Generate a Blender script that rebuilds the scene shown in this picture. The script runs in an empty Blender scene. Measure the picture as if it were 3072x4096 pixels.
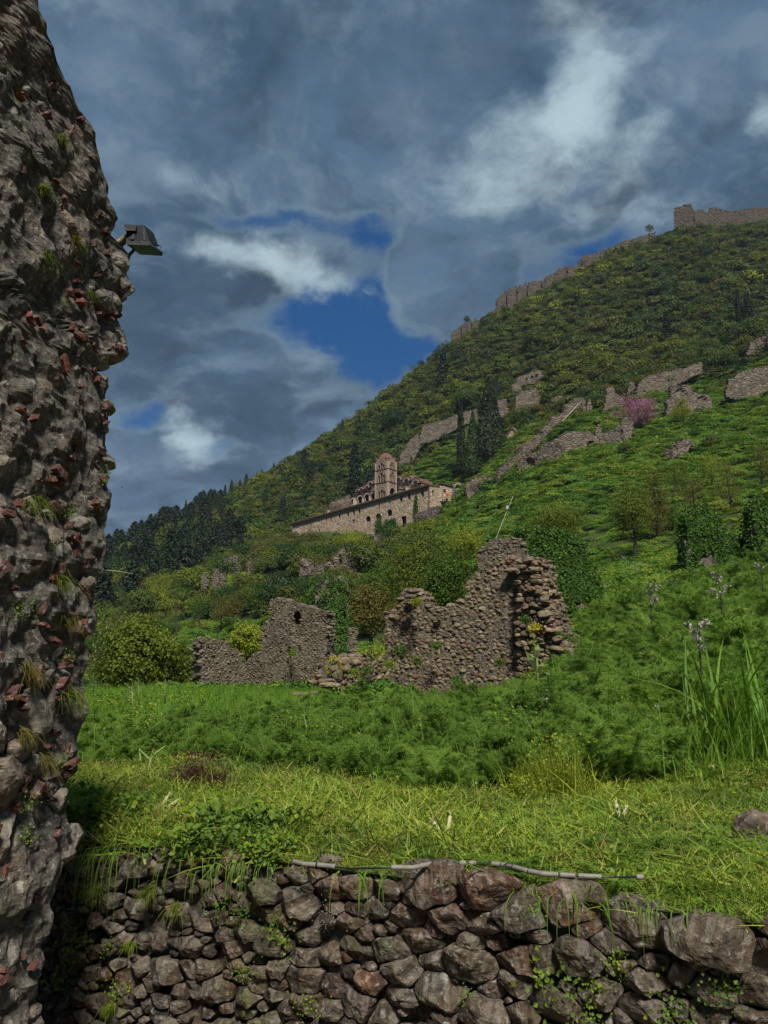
import bpy, bmesh, math, random
import numpy as np
from mathutils import Vector, Matrix
from mathutils.geometry import tessellate_polygon
R = math.radians
scene = bpy.context.scene
COL = scene.collection
rng = np.random.default_rng(7)
random.seed(7)

# ------------------------------------------------------------------ camera
EYE = 1.7
FPX = 3050.0
TH = R(12.0)
cam_d = bpy.data.cameras.new('camera'); cam = bpy.data.objects.new('camera', cam_d); COL.objects.link(cam)
cam.location = (0, 0, EYE); cam.rotation_euler = (R(90) + TH, 0, 0)
cam_d.sensor_fit = 'VERTICAL'; cam_d.sensor_height = 36.0; cam_d.lens = FPX / 4096 * 36
cam_d.clip_start = 0.05; cam_d.clip_end = 6000
scene.camera = cam

# ------------------------------------------------------------------ light, exposure
SUN_EL, SUN_AZ = R(50), R(169)      # azimuth clockwise from +Y: behind the camera, to its left
scene.view_settings.view_transform = 'Standard'; scene.view_settings.look = 'None'
scene.view_settings.exposure = 0.34; scene.view_settings.gamma = 1.0
scene.view_settings.use_curve_mapping = False
sd = bpy.data.lights.new('sun', 'SUN'); sun = bpy.data.objects.new('sun', sd); COL.objects.link(sun)
sd.energy = 4.9; sd.angle = R(9); sd.color = (1.0, 0.955, 0.88)
sdir = Vector((math.sin(SUN_AZ) * math.cos(SUN_EL), math.cos(SUN_AZ) * math.cos(SUN_EL), math.sin(SUN_EL)))
sun.rotation_euler = sdir.to_track_quat('Z', 'Y').to_euler()


class NT:
    """tiny node-tree helper"""
    def __init__(s, tree): s.t = tree; s.n = tree.nodes; s.l = tree.links
    def new(s, typ, **kw):
        nd = s.n.new(typ)
        for k, v in kw.items(): setattr(nd, k, v)
        return nd
    def put(s, sock, v):
        if isinstance(v, bpy.types.NodeSocket): s.l.new(v, sock)
        elif v is not None: sock.default_value = v
    def m(s, op, a, b=None, c=None, clamp=False):
        nd = s.new('ShaderNodeMath', operation=op, use_clamp=clamp)
        s.put(nd.inputs[0], a); s.put(nd.inputs[1], b); s.put(nd.inputs[2], c)
        return nd.outputs[0]
    def v(s, op, a, b=None, sc=None):
        nd = s.new('ShaderNodeVectorMath', operation=op)
        s.put(nd.inputs[0], a); s.put(nd.inputs[1], b)
        if sc is not None: s.put(nd.inputs[3], sc)
        return nd.outputs[1] if op in ('LENGTH', 'DOT_PRODUCT', 'DISTANCE') else nd.outputs[0]
    def noise(s, vec, scale, detail=4, rough=0.55, dist=0.0, col=False, dim='3D'):
        nd = s.new('ShaderNodeTexNoise', noise_dimensions=dim)
        s.put(nd.inputs['Vector'], vec); s.put(nd.inputs['Scale'], scale); s.put(nd.inputs['Detail'], detail)
        s.put(nd.inputs['Roughness'], rough); s.put(nd.inputs['Distortion'], dist)
        return nd.outputs['Color'] if col else nd.outputs['Fac']
    def ss(s, x, a, b, lo=0.0, hi=1.0):
        nd = s.new('ShaderNodeMapRange', interpolation_type='SMOOTHSTEP')
        s.put(nd.inputs[0], x); s.put(nd.inputs[1], a); s.put(nd.inputs[2], b); s.put(nd.inputs[3], lo); s.put(nd.inputs[4], hi)
        return nd.outputs[0]
    def mix(s, f, a, b, mode='MIX'):
        nd = s.new('ShaderNodeMix', data_type='RGBA', blend_type=mode)
        s.put(nd.inputs[0], f)
        for i, x in ((6, a), (7, b)):
            if isinstance(x, tuple): x = (*x, 1) if len(x) == 3 else x
            s.put(nd.inputs[i], x)
        return nd.outputs[2]
    def ramp(s, f, stops, interp='LINEAR'):
        nd = s.new('ShaderNodeValToRGB'); cr = nd.color_ramp; cr.interpolation = interp
        while len(cr.elements) < len(stops): cr.elements.new(0.5)
        for e, (p, c) in zip(cr.elements, stops): e.position = p; e.color = (*c, 1)
        s.put(nd.inputs[0], f)
        return nd.outputs[0]
    def comb(s, x, y, z):
        nd = s.new('ShaderNodeCombineXYZ'); s.put(nd.inputs[0], x); s.put(nd.inputs[1], y); s.put(nd.inputs[2], z)
        return nd.outputs[0]


def azel(px, py):
    """direction of a point of the sky: azimuth (right of north) and elevation"""
    X = (px - 1536) / FPX; Y = (2048 - py) / FPX
    y = math.cos(TH) - Y * math.sin(TH); z = math.sin(TH) + Y * math.cos(TH)
    return math.atan2(X, y), math.atan2(z, math.hypot(X, y))


def make_world():
    w = bpy.data.worlds.new('World'); scene.world = w; w.use_nodes = True
    w.node_tree.nodes.clear(); N = NT(w.node_tree)
    sky = N.new('ShaderNodeTexSky', sky_type='NISHITA', sun_disc=False)
    sky.sun_elevation = SUN_EL; sky.sun_rotation = SUN_AZ; sky.ozone_density = 3.0; sky.air_density = 1.0; sky.dust_density = 0.3
    tc = N.new('ShaderNodeTexCoord').outputs['Generated']
    sep = N.new('ShaderNodeSeparateXYZ'); N.l.new(tc, sep.inputs[0])
    x, y, z = sep.outputs
    az = N.m('ARCTAN2', x, y); el = N.m('ARCSINE', z)
    up = N.m('MAXIMUM', z, 0.0)
    inv = N.m('DIVIDE', 1.0, N.m('ADD', up, 0.35))
    flat = N.comb(N.m('MULTIPLY', x, inv), N.m('MULTIPLY', y, inv), 0.0)      # the cloud layer seen from below
    # domain warp
    w1 = N.noise(flat, 2.2, 5, 0.55, col=True)
    warp = N.v('SCALE', N.v('SUBTRACT', w1, (0.5, 0.5, 0.5)), sc=0.30)
    fw = N.v('ADD', flat, warp)
    big = N.noise(fw, 1.6, 6, 0.52)
    med = N.noise(fw, 4.5, 9, 0.58)
    fine = N.noise(N.v('ADD', flat, N.v('SCALE', warp, sc=0.6)), 10.0, 10, 0.60, 0.0)
    # warped angles for the openings and bright banks of cloud
    wa = N.noise(tc, 4.0, 8, 0.6, col=True)
    ws = N.new('ShaderNodeSeparateXYZ'); N.l.new(N.v('SUBTRACT', wa, (0.5, 0.5, 0.5)), ws.inputs[0])
    azw = N.m('ADD', az, N.m('MULTIPLY', ws.outputs[0], 0.22))
    elw = N.m('ADD', el, N.m('MULTIPLY', ws.outputs[1], 0.16))

    def blob(px, py, rx, ry, rot=0.0, wt=1.0):
        a0, e0 = azel(px, py); ax, _ = azel(px + rx, py); _, ey = azel(px, py - ry)
        rx_, ry_ = abs(ax - a0), abs(ey - e0)
        dx = N.m('SUBTRACT', azw, a0); dy = N.m('SUBTRACT', elw, e0)
        c, s_ = math.cos(rot), math.sin(rot)
        u = N.m('MULTIPLY', N.m('ADD', N.m('MULTIPLY', dx, c), N.m('MULTIPLY', dy, s_)), 1 / rx_)
        v = N.m('MULTIPLY', N.m('SUBTRACT', N.m('MULTIPLY', dy, c), N.m('MULTIPLY', dx, s_)), 1 / ry_)
        r2 = N.m('ADD', N.m('MULTIPLY', u, u), N.m('MULTIPLY', v, v))
        return N.m('MULTIPLY', N.m('EXPONENT', N.m('MULTIPLY', r2, -1.0)), wt)

    def total(lst):
        acc = None
        for b in lst:
            g = blob(*b); acc = g if acc is None else N.m('ADD', acc, g)
        return acc
    hole = total([(1330, 1270, 250, 120, -0.1, 1.3), (1500, 1390, 230, 110, -0.25, 1.2), (1510, 1130, 90, 130, 0.0, 0.9), (1530, 950, 130, 70, 0.0, 0.95), (1330, 885, 420, 45, 0, 0.7), (1000, 890, 200, 40, 0, 0.4),
                  (1800, 1060, 230, 190, 0.0, -1.5), (1680, 1400, 120, 60, 0.2, 0.6), (2380, 985, 240, 80, 0.15, 1.0), (2060, 1150, 110, 180, -0.3, 0.8),
                  (620, 1650, 130, 55, 0.0, 0.8), (930, 1790, 120, 40, 0.2, 0.6), (1450, 1480, 140, 60, 0.3, 0.5)])
    hv = N.m('ADD', hole, N.m('MULTIPLY', N.m('SUBTRACT', fine, 0.5), 1.5))
    hv = N.m('ADD', hv, N.m('MULTIPLY', N.m('SUBTRACT', med, 0.5), 0.9))
    cloud_gap = N.m('MULTIPLY', N.ss(hv, 0.18, 0.88), N.ss(N.m('ADD', fine, N.m('MULTIPLY', hv, -0.14)), 0.56, 0.36, 0.25, 1.0))
    bright = total([(2180, 60, 240, 200, 0.0, 0.55), (2330, 280, 260, 200, 0.3, 0.55), (2060, 560, 330, 200, 0.25, 0.85), (2480, 560, 300, 190, -0.3, 0.75),
                    (2250, 820, 520, 130, -0.1, 0.5), (1180, 1080, 330, 130, -0.3, 0.95), (900, 1030, 160, 100, 0, 0.5), (820, 1760, 170, 90, -0.4, 0.95),
                    (1400, 1450, 120, 70, 0, 0.5), (3072, 520, 90, 150, 0.0, 0.7), (980, 700, 300, 110, 0.1, 0.28), (1600, 790, 500, 90, 0, 0.25), (150, 60, 160, 200, 0, 0.3),
                    (740, 620, 90, 120, 0.3, 0.3)])
    bv = N.m('ADD', bright, N.m('MULTIPLY', N.m('SUBTRACT', fine, 0.5), 1.5))
    bv = N.m('ADD', bv, N.m('MULTIPLY', N.m('SUBTRACT', med, 0.5), 1.0))
    bfac = N.ss(bv, 0.25, 1.25)
    med2 = N.noise(N.v('ADD', fw, (0.035, 0.05, 0.0)), 4.5, 9, 0.58); lit = N.m('MULTIPLY', N.m('SUBTRACT', med, med2), 5.0)      # cloud tops turned to the light
    base = N.mix(N.ss(N.m('ADD', N.m('MULTIPLY', big, 0.6), N.m('MULTIPLY', med, 0.4)), 0.40, 0.60), (0.032, 0.080, 0.138), (0.105, 0.185, 0.290))
    base = N.mix(N.ss(fine, 0.35, 0.75, 0.0, 0.30), base, (0.135, 0.185, 0.240))
    base = N.mix(N.ss(lit, 0.05, 0.9, 0, 0.55), base, (0.19, 0.27, 0.35)); base = N.mix(N.ss(lit, -0.05, -0.9, 0, 0.5), base, (0.035, 0.060, 0.095))
    base = N.mix(N.ss(hv, 0.05, 0.42, 0, 0.35), base, (0.23, 0.33, 0.41))
    cl = N.mix(bfac, base, (0.46, 0.60, 0.67))
    blue = N.v('MULTIPLY', sky.outputs[0], (0.006, 0.022, 0.036))
    blue = N.v('ADD', blue, (0.000, 0.038, 0.125))
    col = N.mix(cloud_gap, cl, blue)
    # below the horizon the dome shows distant dark land
    col = N.mix(N.ss(z, -0.06, 0.0), (0.03, 0.04, 0.03), col)
    bg = N.new('ShaderNodeBackground'); N.put(bg.inputs[0], N.v('SCALE', col, sc=7.7)); bg.inputs[1].default_value = 0.1
    out = N.new('ShaderNodeOutputWorld'); N.l.new(bg.outputs[0], out.inputs[0])
    w.cycles.sampling_method = 'MANUAL'; w.cycles.sample_map_resolution = 512
make_world()
scene.cycles.max_bounces = 6; scene.cycles.diffuse_bounces = 3; scene.cycles.transmission_bounces = 3
scene.cycles.transparent_max_bounces = 6
scene.cycles.use_denoising = True

# ------------------------------------------------------------------ numpy noise
def _h(ix, iy, iz, seed):
    n = (ix.astype(np.int64) * 374761393 + iy.astype(np.int64) * 668265263 + iz.astype(np.int64) * 2147483647 + seed * 1274126177) & 0xFFFFFFFF
    n = ((n ^ (n >> 13)) * 1274126177) & 0xFFFFFFFF
    n = ((n ^ (n >> 16)) * 2246822519) & 0xFFFFFFFF
    return ((n ^ (n >> 15)) & 0xFFFFFF) / float(0xFFFFFF)
def vnoise(P, seed=0):
    P = np.asarray(P, float); i = np.floor(P); f = P - i; f = f * f * (3 - 2 * f); i = i.astype(np.int64)
    x, y, z = i[..., 0], i[..., 1], i[..., 2]; fx, fy, fz = f[..., 0], f[..., 1], f[..., 2]
    r = 0
    for dx in (0, 1):
        for dy in (0, 1):
            for dz in (0, 1):
                w = (fx if dx else 1 - fx) * (fy if dy else 1 - fy) * (fz if dz else 1 - fz)
                r = r + w * _h(x + dx, y + dy, z + dz, seed)
    return r * 2 - 1
def fbm(P, oct=4, seed=0, gain=0.5):
    P = np.asarray(P, float); a = 1.0; s = 0; t = 0
    for o in range(oct):
        s = s + a * vnoise(P * 2 ** o + 17.3 * o, seed + o); t += a; a *= gain
    return s / t

# ------------------------------------------------------------------ object helpers
def tag(o, label=None, cat=None, group=None, kind=None):
    if label: o['label'] = label
    if cat: o['category'] = cat
    if group: o['group'] = group
    if kind: o['kind'] = kind
    return o
def empty(name, loc=(0, 0, 0), rz=0.0, label=None, cat=None, group=None):
    o = bpy.data.objects.new(name, None); COL.objects.link(o); o.location = loc; o.rotation_euler = (0, 0, rz); o.empty_display_size = 0.1
    return tag(o, label, cat, group)
def mesh_data(name, V, F, mats, smooth=False, rnd=None, mi=None):
    """F: one array (n,3)/(n,4) or a list of such arrays / index lists"""
    V = np.asarray(V, np.float32)
    if isinstance(F, np.ndarray): F = [F]
    sizes, idx = [], []
    for f in F:
        f = np.asarray(f)
        if f.size == 0: continue
        if f.ndim == 1: f = f[None]
        sizes.append(np.full(len(f), f.shape[1])); idx.append(f.ravel())
    sizes = np.concatenate(sizes); idx = np.concatenate(idx).astype(np.int32)
    me = bpy.data.meshes.new(name)
    me.vertices.add(len(V)); me.vertices.foreach_set('co', V.ravel())
    me.loops.add(len(idx)); me.loops.foreach_set('vertex_index', idx)
    me.polygons.add(len(sizes)); st = np.concatenate([[0], np.cumsum(sizes)[:-1]]).astype(np.int32)
    me.polygons.foreach_set('loop_start', st)
    if smooth: me.polygons.foreach_set('use_smooth', np.ones(len(sizes), bool))
    else: me.polygons.foreach_set('use_smooth', np.zeros(len(sizes), bool))
    for m in (mats if isinstance(mats, (list, tuple)) else [mats]): me.materials.append(m)
    if mi is not None: me.polygons.foreach_set('material_index', np.asarray(mi, np.int32))
    if rnd is not None:
        a = me.attributes.new('rnd', 'FLOAT', 'POINT'); a.data.foreach_set('value', np.asarray(rnd, np.float32))
    me.update(calc_edges=True)
    return me
def mk(name, V, F, mats, parent=None, smooth=False, rnd=None, mi=None, loc=None):
    me = mesh_data(name, V, F, mats, smooth, rnd, mi)
    o = bpy.data.objects.new(name, me); COL.objects.link(o)
    if loc is not None: o.location = loc
    if parent is not None: adopt(o, parent)
    return o
def basis(o): return Matrix.LocRotScale(o.location, o.rotation_euler, o.scale)
def world_of(o): return basis(o) if o.parent is None else world_of(o.parent) @ o.matrix_parent_inverse @ basis(o)
def adopt(o, parent):
    o.parent = parent; o.matrix_parent_inverse = world_of(parent).inverted()
class MB:
    """collects shapes into one mesh"""
    def __init__(s): s.V = []; s.F3 = []; s.F4 = []; s.n = 0; s.R = []; s.FN = []
    def add(s, V, F, rnd=None):
        V = np.asarray(V, float); F = np.asarray(F)
        (s.F3 if F.shape[1] == 3 else s.F4).append(F + s.n)
        s.V.append(V); s.n += len(V)
        s.R.append(np.full(len(V), random.random()) if rnd is None else (np.full(len(V), rnd) if np.isscalar(rnd) else rnd))
        return s
    def box(s, c, size, rot=None, rnd=None):
        h = np.array(size) / 2
        V = np.array([[x, y, z] for x in (-1, 1) for y in (-1, 1) for z in (-1, 1)]) * h
        if rot is not None: V = V @ np.array(rot).T
        return s.add(V + np.array(c), np.array([[0, 1, 3, 2], [4, 6, 7, 5], [0, 4, 5, 1], [2, 3, 7, 6], [0, 2, 6, 4], [1, 5, 7, 3]]), rnd)
    def tube(s, pts, rad, n=6, cap=True, rnd=None):
        pts = np.asarray(pts, float); m = len(pts)
        rad = np.full(m, rad) if np.isscalar(rad) else np.asarray(rad)
        T = np.gradient(pts, axis=0); T /= np.linalg.norm(T, axis=1)[:, None] + 1e-9
        ref = np.array([0.0, 0, 1.0]) if abs(T[0][2]) < 0.9 else np.array([1.0, 0, 0])
        A = np.cross(T, ref); A /= np.linalg.norm(A, axis=1)[:, None] + 1e-9; B = np.cross(T, A)
        th = np.arange(n) * 2 * math.pi / n
        V = pts[:, None] + rad[:, None, None] * (A[:, None] * np.cos(th)[None, :, None] + B[:, None] * np.sin(th)[None, :, None])
        i, j = np.meshgrid(np.arange(m - 1), np.arange(n), indexing='ij'); j2 = (j + 1) % n
        F = np.stack([i * n + j, i * n + j2, (i + 1) * n + j2, (i + 1) * n + j], -1).reshape(-1, 4)
        V = V.reshape(-1, 3)
        s.add(V, F, rnd)
        if cap:
            b = s.n - len(V)
            s.FN.append(np.arange(n)[::-1] + b); s.FN.append(np.arange(n) + b + (m - 1) * n)
        return s
    def build(s, name, mat, parent=None, smooth=False, loc=None):
        F = []
        if s.F3: F.append(np.concatenate(s.F3))
        if s.F4: F.append(np.concatenate(s.F4))
        F += s.FN
        return mk(name, np.concatenate(s.V), F, mat, parent, smooth, np.concatenate(s.R), loc=loc)

# ------------------------------------------------------------------ view directions -> places
def st(px, py):
    X = (px - 1536) / FPX; Y = (2048 - py) / FPX
    y = math.cos(TH) - Y * math.sin(TH); z = math.sin(TH) + Y * math.cos(TH)
    return X / y, z / y
def at(px, py, d):
    s, t = st(px, py); return np.array([s * d, d, EYE + t * d])
def project(P):
    P = np.asarray(P, float); x, y, z = P[..., 0], P[..., 1], P[..., 2] - EYE
    dep = y * math.cos(TH) + z * math.sin(TH); v = -y * math.sin(TH) + z * math.cos(TH)
    return 1536 + FPX * x / dep, 2048 - FPX * v / dep

# ------------------------------------------------------------------ the lie of the land
WALL_Z = 0.95                                    # top of the dry stone terrace wall
CTRL = []
for d, row in {
    2.6: [(-200, None), (1536, None), (3300, None)], 4: [(-200, None), (800, None), (1536, None), (2300, None), (3300, None)],
    6: [(0, None), (800, None), (1536, None), (2300, 3085), (3072, 3010)],
    10: [(0, None), (800, None), (1536, None), (2300, 2900), (3072, 2780)],
    15: [(0, None), (800, None), (1536, None), (2100, 2820), (2500, 2690), (3072, 2500)],
    25: [(0, 2800), (800, 2795), (1300, 2790), (1700, 2775), (2100, 2700), (2500, 2540), (3072, 2340), (3700, 2150)],
    35: [(0, 2870), (800, 2850), (1300, 2790), (1700, 2690), (2100, 2520), (2500, 2400), (3072, 2265), (3700, 2100)],
    60: [(0, 2850), (300, 2830), (800, 2730), (1300, 2610), (1700, 2500), (2100, 2340), (2500, 2230), (3072, 2080)],
    100: [(0, 2750), (300, 2690), (800, 2590), (1300, 2430), (1700, 2330), (2100, 2110), (2500, 2010), (3072, 1880)],
    150: [(300, 2560), (800, 2430), (1300, 2300), (1700, 2220), (2100, 1960), (2500, 1820), (3072, 1690)],
    200: [(0, 2480), (300, 2440), (800, 2290), (1300, 2215), (1700, 2160), (1850, 1990), (2100, 1800), (2500, 1640), (3072, 1500)],
    235: [(1150, 2200), (1500, 2190), (1700, 2110), (1900, 1900)],
    265: [(800, 2190), (1150, 2160), (1400, 2030), (1700, 1900), (2100, 1610), (2500, 1460), (3072, 1320)],
    330: [(0, 2390), (300, 2290), (800, 2090), (1300, 1920), (1700, 1700), (2100, 1440), (2500, 1290), (3072, 1150)],
}.items():
    for px, py in row:
        if py is None:
            s = (px - 1536) / FPX / 1.04; CTRL.append((s, d, 0.0))
        else:
            s, t = st(px, py); CTRL.append((s, d, t + 0.75 / d))
RIDGE = [(-900, 2500, 300), (0, 2400, 310), (300, 2270, 330), (600, 2135, 360), (850, 2020, 400), (1100, 1885, 430), (1350, 1735, 460), (1600, 1560, 480), (1800, 1390, 480),
         (2000, 1262, 470), (2200, 1150, 460), (2450, 1020, 455), (2700, 925, 450), (3072, 878, 445), (3600, 830, 440)]
RIDGE = [(x, y + (30 if x > 1700 else 22), d) for x, y, d in RIDGE]
for px, py, d in RIDGE:
    s, t = st(px, py); CTRL.append((s, d, t + 0.75 / d)); CTRL.append((s, d * 1.25, (t + 0.75 / d) * 0.74)); CTRL.append((s, d * 2.2, t * 0.30))
for d in (3, 8, 20, 60, 150, 350):
    CTRL.append((-1.5, d, [0, 0, -.02, -.03, 0.02, .05][(3, 8, 20, 60, 150, 350).index(d)])); CTRL.append((1.5, d, [0, .05, .3, .4, .45, .5][(3, 8, 20, 60, 150, 350).index(d)]))
CT = np.array(CTRL)
def _tps():
    X = np.stack([CT[:, 0] * 2.2, np.log(CT[:, 1])], 1); n = len(X)
    def K(A, B):
        r2 = ((A[:, None] - B[None]) ** 2).sum(-1); return 0.5 * r2 * np.log(r2 + 1e-12)
    A = np.zeros((n + 3, n + 3)); A[:n, :n] = K(X, X) + np.eye(n) * 0.002
    P = np.c_[np.ones(n), X]; A[:n, n:] = P; A[n:, :n] = P.T
    w = np.linalg.solve(A, np.r_[CT[:, 2], np.zeros(3)])
    gs = np.linspace(-1.6, 1.6, 241); gd = np.linspace(math.log(1.5), math.log(1600), 301)
    S, D = np.meshgrid(gs, gd, indexing='ij'); Q = np.stack([S.ravel() * 2.2, D.ravel()], 1)
    return gs, gd, (K(Q, X) @ w[:n] + np.c_[np.ones(len(Q)), Q] @ w[n:]).reshape(S.shape)
_gs, _gd, _gt = _tps()
def ground(x, y, rough=True):
    x = np.asarray(x, float); y = np.maximum(np.asarray(y, float), 1.6)
    s = np.clip(x / y, -1.59, 1.59); l = np.clip(np.log(y), _gd[0], _gd[-1] - 1e-6)
    a = (s - _gs[0]) / (_gs[1] - _gs[0]); b = (l - _gd[0]) / (_gd[1] - _gd[0])
    i = np.clip(a.astype(int), 0, len(_gs) - 2); j = np.clip(b.astype(int), 0, len(_gd) - 2); fa = a - i; fb = b - j
    t = (_gt[i, j] * (1 - fa) * (1 - fb) + _gt[i + 1, j] * fa * (1 - fb) + _gt[i, j + 1] * (1 - fa) * fb + _gt[i + 1, j + 1] * fa * fb)
    fl = np.clip((y - 3.4) / 3.0, 0, 1); fl = fl * fl * (3 - 2 * fl)
    t = t * fl
    z = EYE - 0.75 + t * y
    if rough:
        P = np.stack([x, y, x * 0], -1)
        z = z + 0.035 * fbm(P * 1.3, 3, 3) * np.clip((y - 3.3) / 2, 0, 1) + np.clip((y - 25) / 60, 0, 1) * (1.5 * fbm(P / 11, 3, 5) + 0.8 * fbm(P / 4, 2, 8)) + np.clip((y - 120) / 150, 0, 1) * 2.2 * fbm(P / 30, 3, 11)
    return z
_dm = np.exp(np.linspace(math.log(3.0), math.log(1000), 2500))
def hit(px, py, dmin=3.0):
    """the first ground point in a direction"""
    s, t = st(px, py); d = _dm[_dm >= dmin]
    g = ground(s * d, d); k = np.nonzero(g >= EYE + t * d)[0]
    if len(k) == 0:
        k = [int(np.argmin(np.abs(g - EYE - t * d) / d))]
    dd = d[k[0]]; return np.array([s * dd, dd, float(ground(s * dd, dd))])
# ------------------------------------------------------------------ materials
def new_mat(name):
    m = bpy.data.materials.new(name); m.use_nodes = True; m.node_tree.nodes.clear(); N = NT(m.node_tree)
    return m, N
def finish(N, col, rough=0.85, bump=None, bstr=0.5, bdist=0.02, spec=0.3, trans=0.0, metal=0.0):
    b = N.new('ShaderNodeBsdfPrincipled'); N.put(b.inputs['Base Color'], (*col, 1) if isinstance(col, tuple) else col)
    N.put(b.inputs['Roughness'], rough); b.inputs['Specular IOR Level'].default_value = spec; b.inputs['Metallic'].default_value = metal
    if bump is not None:
        bp = N.new('ShaderNodeBump'); bp.inputs['Strength'].default_value = bstr; bp.inputs['Distance'].default_value = bdist
        N.put(bp.inputs['Height'], bump); N.l.new(bp.outputs[0], b.inputs['Normal'])
    sh = b.outputs[0]
    if trans > 0:
        t = N.new('ShaderNodeBsdfTranslucent'); N.put(t.inputs[0], (*col, 1) if isinstance(col, tuple) else col)
        mx = N.new('ShaderNodeMixShader'); mx.inputs[0].default_value = trans
        N.l.new(sh, mx.inputs[1]); N.l.new(t.outputs[0], mx.inputs[2]); sh = mx.outputs[0]
    o = N.new('ShaderNodeOutputMaterial'); N.l.new(sh, o.inputs[0])
def rnd_in(N, k=1.0):
    a = N.new('ShaderNodeAttribute', attribute_name='rnd').outputs['Fac']; o = N.new('ShaderNodeObjectInfo').outputs['Random']
    return N.m('FRACT', N.m('ADD', N.m('MULTIPLY', a, 1.0), N.m('MULTIPLY', o, k)))
def pos(N): return N.new('ShaderNodeNewGeometry').outputs['Position']

def stone_mat(name, stops, scale=1.0, lichen=0.4, moss=0.25, strata=0.5, bdist=0.012, fixed=None, bstr=0.9, dark=0.35):
    m, N = new_mat(name); P = pos(N); r = rnd_in(N)
    off = N.comb(N.m('MULTIPLY', r, 31.0), N.m('MULTIPLY', r, 17.0), N.m('MULTIPLY', r, 7.0))
    Q = N.v('ADD', P, off)
    base = N.ramp(r, stops) if fixed is None else fixed
    n1 = N.noise(Q, 9 * scale, 6, 0.62); n2 = N.noise(Q, 38 * scale, 5, 0.65); n3 = N.noise(Q, 3.2 * scale, 4, 0.6)
    # schist bands, each stone bedded its own way
    rot = N.new('ShaderNodeVectorRotate', rotation_type='AXIS_ANGLE'); N.put(rot.inputs['Vector'], Q)
    N.put(rot.inputs['Axis'], (0.3, 0.9, 0.2)); N.put(rot.inputs['Angle'], N.m('MULTIPLY', r, 6.0))
    band = N.noise(N.v('MULTIPLY', rot.outputs[0], (3, 3, 34)), 1.0 * scale, 4, 0.6)
    c = N.mix(N.ss(n1, 0.36, 0.62), N.mix(dark, base, (0.015, 0.014, 0.012)), base)
    c = N.mix(N.ss(n3, 0.56, 0.70, 0, 0.6), c, N.mix(0.5, base, (0.16, 0.08, 0.03)))
    c = N.mix(N.ss(band, 0.42, 0.62, 0, min(1, strata * 1.1)), c, N.mix(0.5, base, (0.30, 0.27, 0.22)))
    c = N.mix(N.ss(n2, 0.54, 0.66, 0, 0.55), c, N.mix(0.6, base, (0.42, 0.40, 0.35)))
    c = N.mix(N.ss(n2, 0.46, 0.36, 0, 0.7), c, (0.02, 0.018, 0.015))
    c = N.mix(N.ss(N.noise(P, 1.7 * scale, 5, 0.62), 0.5, 0.7, 0, 0.55), c, N.mix(0.35, c, (0.07, 0.05, 0.03), 'MULTIPLY') if False else N.mix(0.45, c, (0.05, 0.045, 0.04)))
    li = N.m('MULTIPLY', N.ss(N.noise(Q, 13 * scale, 7, 0.7), 0.56, 0.66), N.ss(n3, 0.45, 0.62))
    c = N.mix(N.m('MULTIPLY', li, lichen), c, (0.40, 0.40, 0.34))
    mo = N.m('MULTIPLY', N.ss(N.noise(P, 2.6 * scale, 6, 0.65), 0.54, 0.68), N.ss(n2, 0.35, 0.6))
    c = N.mix(N.m('MULTIPLY', mo, moss), c, (0.075, 0.09, 0.02))
    h = N.m('ADD', N.m('ADD', N.m('MULTIPLY', n1, 1.0), N.m('MULTIPLY', n2, 0.45)), N.m('MULTIPLY', band, strata * 0.9))
    finish(N, c, 0.82, h, bstr, bdist, 0.35)
    return m
GREY = [(0.0, (0.056, 0.038, 0.022)), (0.2, (0.080, 0.053, 0.029)), (0.36, (0.037, 0.027, 0.016)), (0.5, (0.064, 0.034, 0.016)), (0.62, (0.089, 0.061, 0.034)),
        (0.74, (0.048, 0.028, 0.016)), (0.85, (0.084, 0.033, 0.010)), (0.93, (0.058, 0.015, 0.006)), (1.0, (0.022, 0.017, 0.013))]
M_WALLSTONE = stone_mat('dry_stone', GREY, 0.95, 0.6, 0.8, 0.5, 0.028, dark=0.75, bstr=1.0)
M_PILLARSTONE = stone_mat('pillar_stone', [(0, (0.137, 0.121, 0.096)), (0.3, (0.086, 0.077, 0.063)), (0.5, (0.180, 0.152, 0.112)), (0.7, (0.101, 0.086, 0.073)), (0.85, (0.122, 0.079, 0.046)), (1, (0.166, 0.159, 0.135))], 1.3, 0.5, 0.3, 0.5, 0.012, dark=0.5)
M_BRICK = stone_mat('old_brick', [(0, (0.094, 0.023, 0.014)), (0.5, (0.058, 0.016, 0.013)), (0.8, (0.130, 0.034, 0.019)), (1, (0.043, 0.016, 0.014))], 1.8, 0.2, 0.1, 0.1, 0.008)
M_MORTAR = stone_mat('lime_mortar', GREY, 1.6, 0.5, 0.35, 0.15, 0.020, fixed=(0.085, 0.076, 0.06), dark=0.8)
RUIN = [(0, (0.123, 0.075, 0.037)), (0.2, (0.167, 0.108, 0.055)), (0.4, (0.089, 0.060, 0.031)), (0.55, (0.198, 0.139, 0.074)), (0.7, (0.133, 0.080, 0.041)), (0.82, (0.247, 0.191, 0.106)), (0.92, (0.138, 0.048, 0.021)), (1, (0.075, 0.057, 0.034))]
M_RUINSTONE = stone_mat('ruin_stone', RUIN, 0.5, 0.45, 0.25, 0.4, 0.03, dark=0.4)
M_RUINCORE = stone_mat('ruin_mortar', RUIN, 0.6, 0.2, 0.35, 0.2, 0.05, fixed=(0.12, 0.093, 0.068), dark=0.7)
M_SLAB = stone_mat('slab_stone', [(0, (0.082, 0.057, 0.030)), (0.3, (0.121, 0.088, 0.046)), (0.55, (0.063, 0.048, 0.027)), (0.8, (0.159, 0.124, 0.066)), (1, (0.097, 0.065, 0.034))], 0.6, 0.3, 0.25, 0.6, 0.025)

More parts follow.
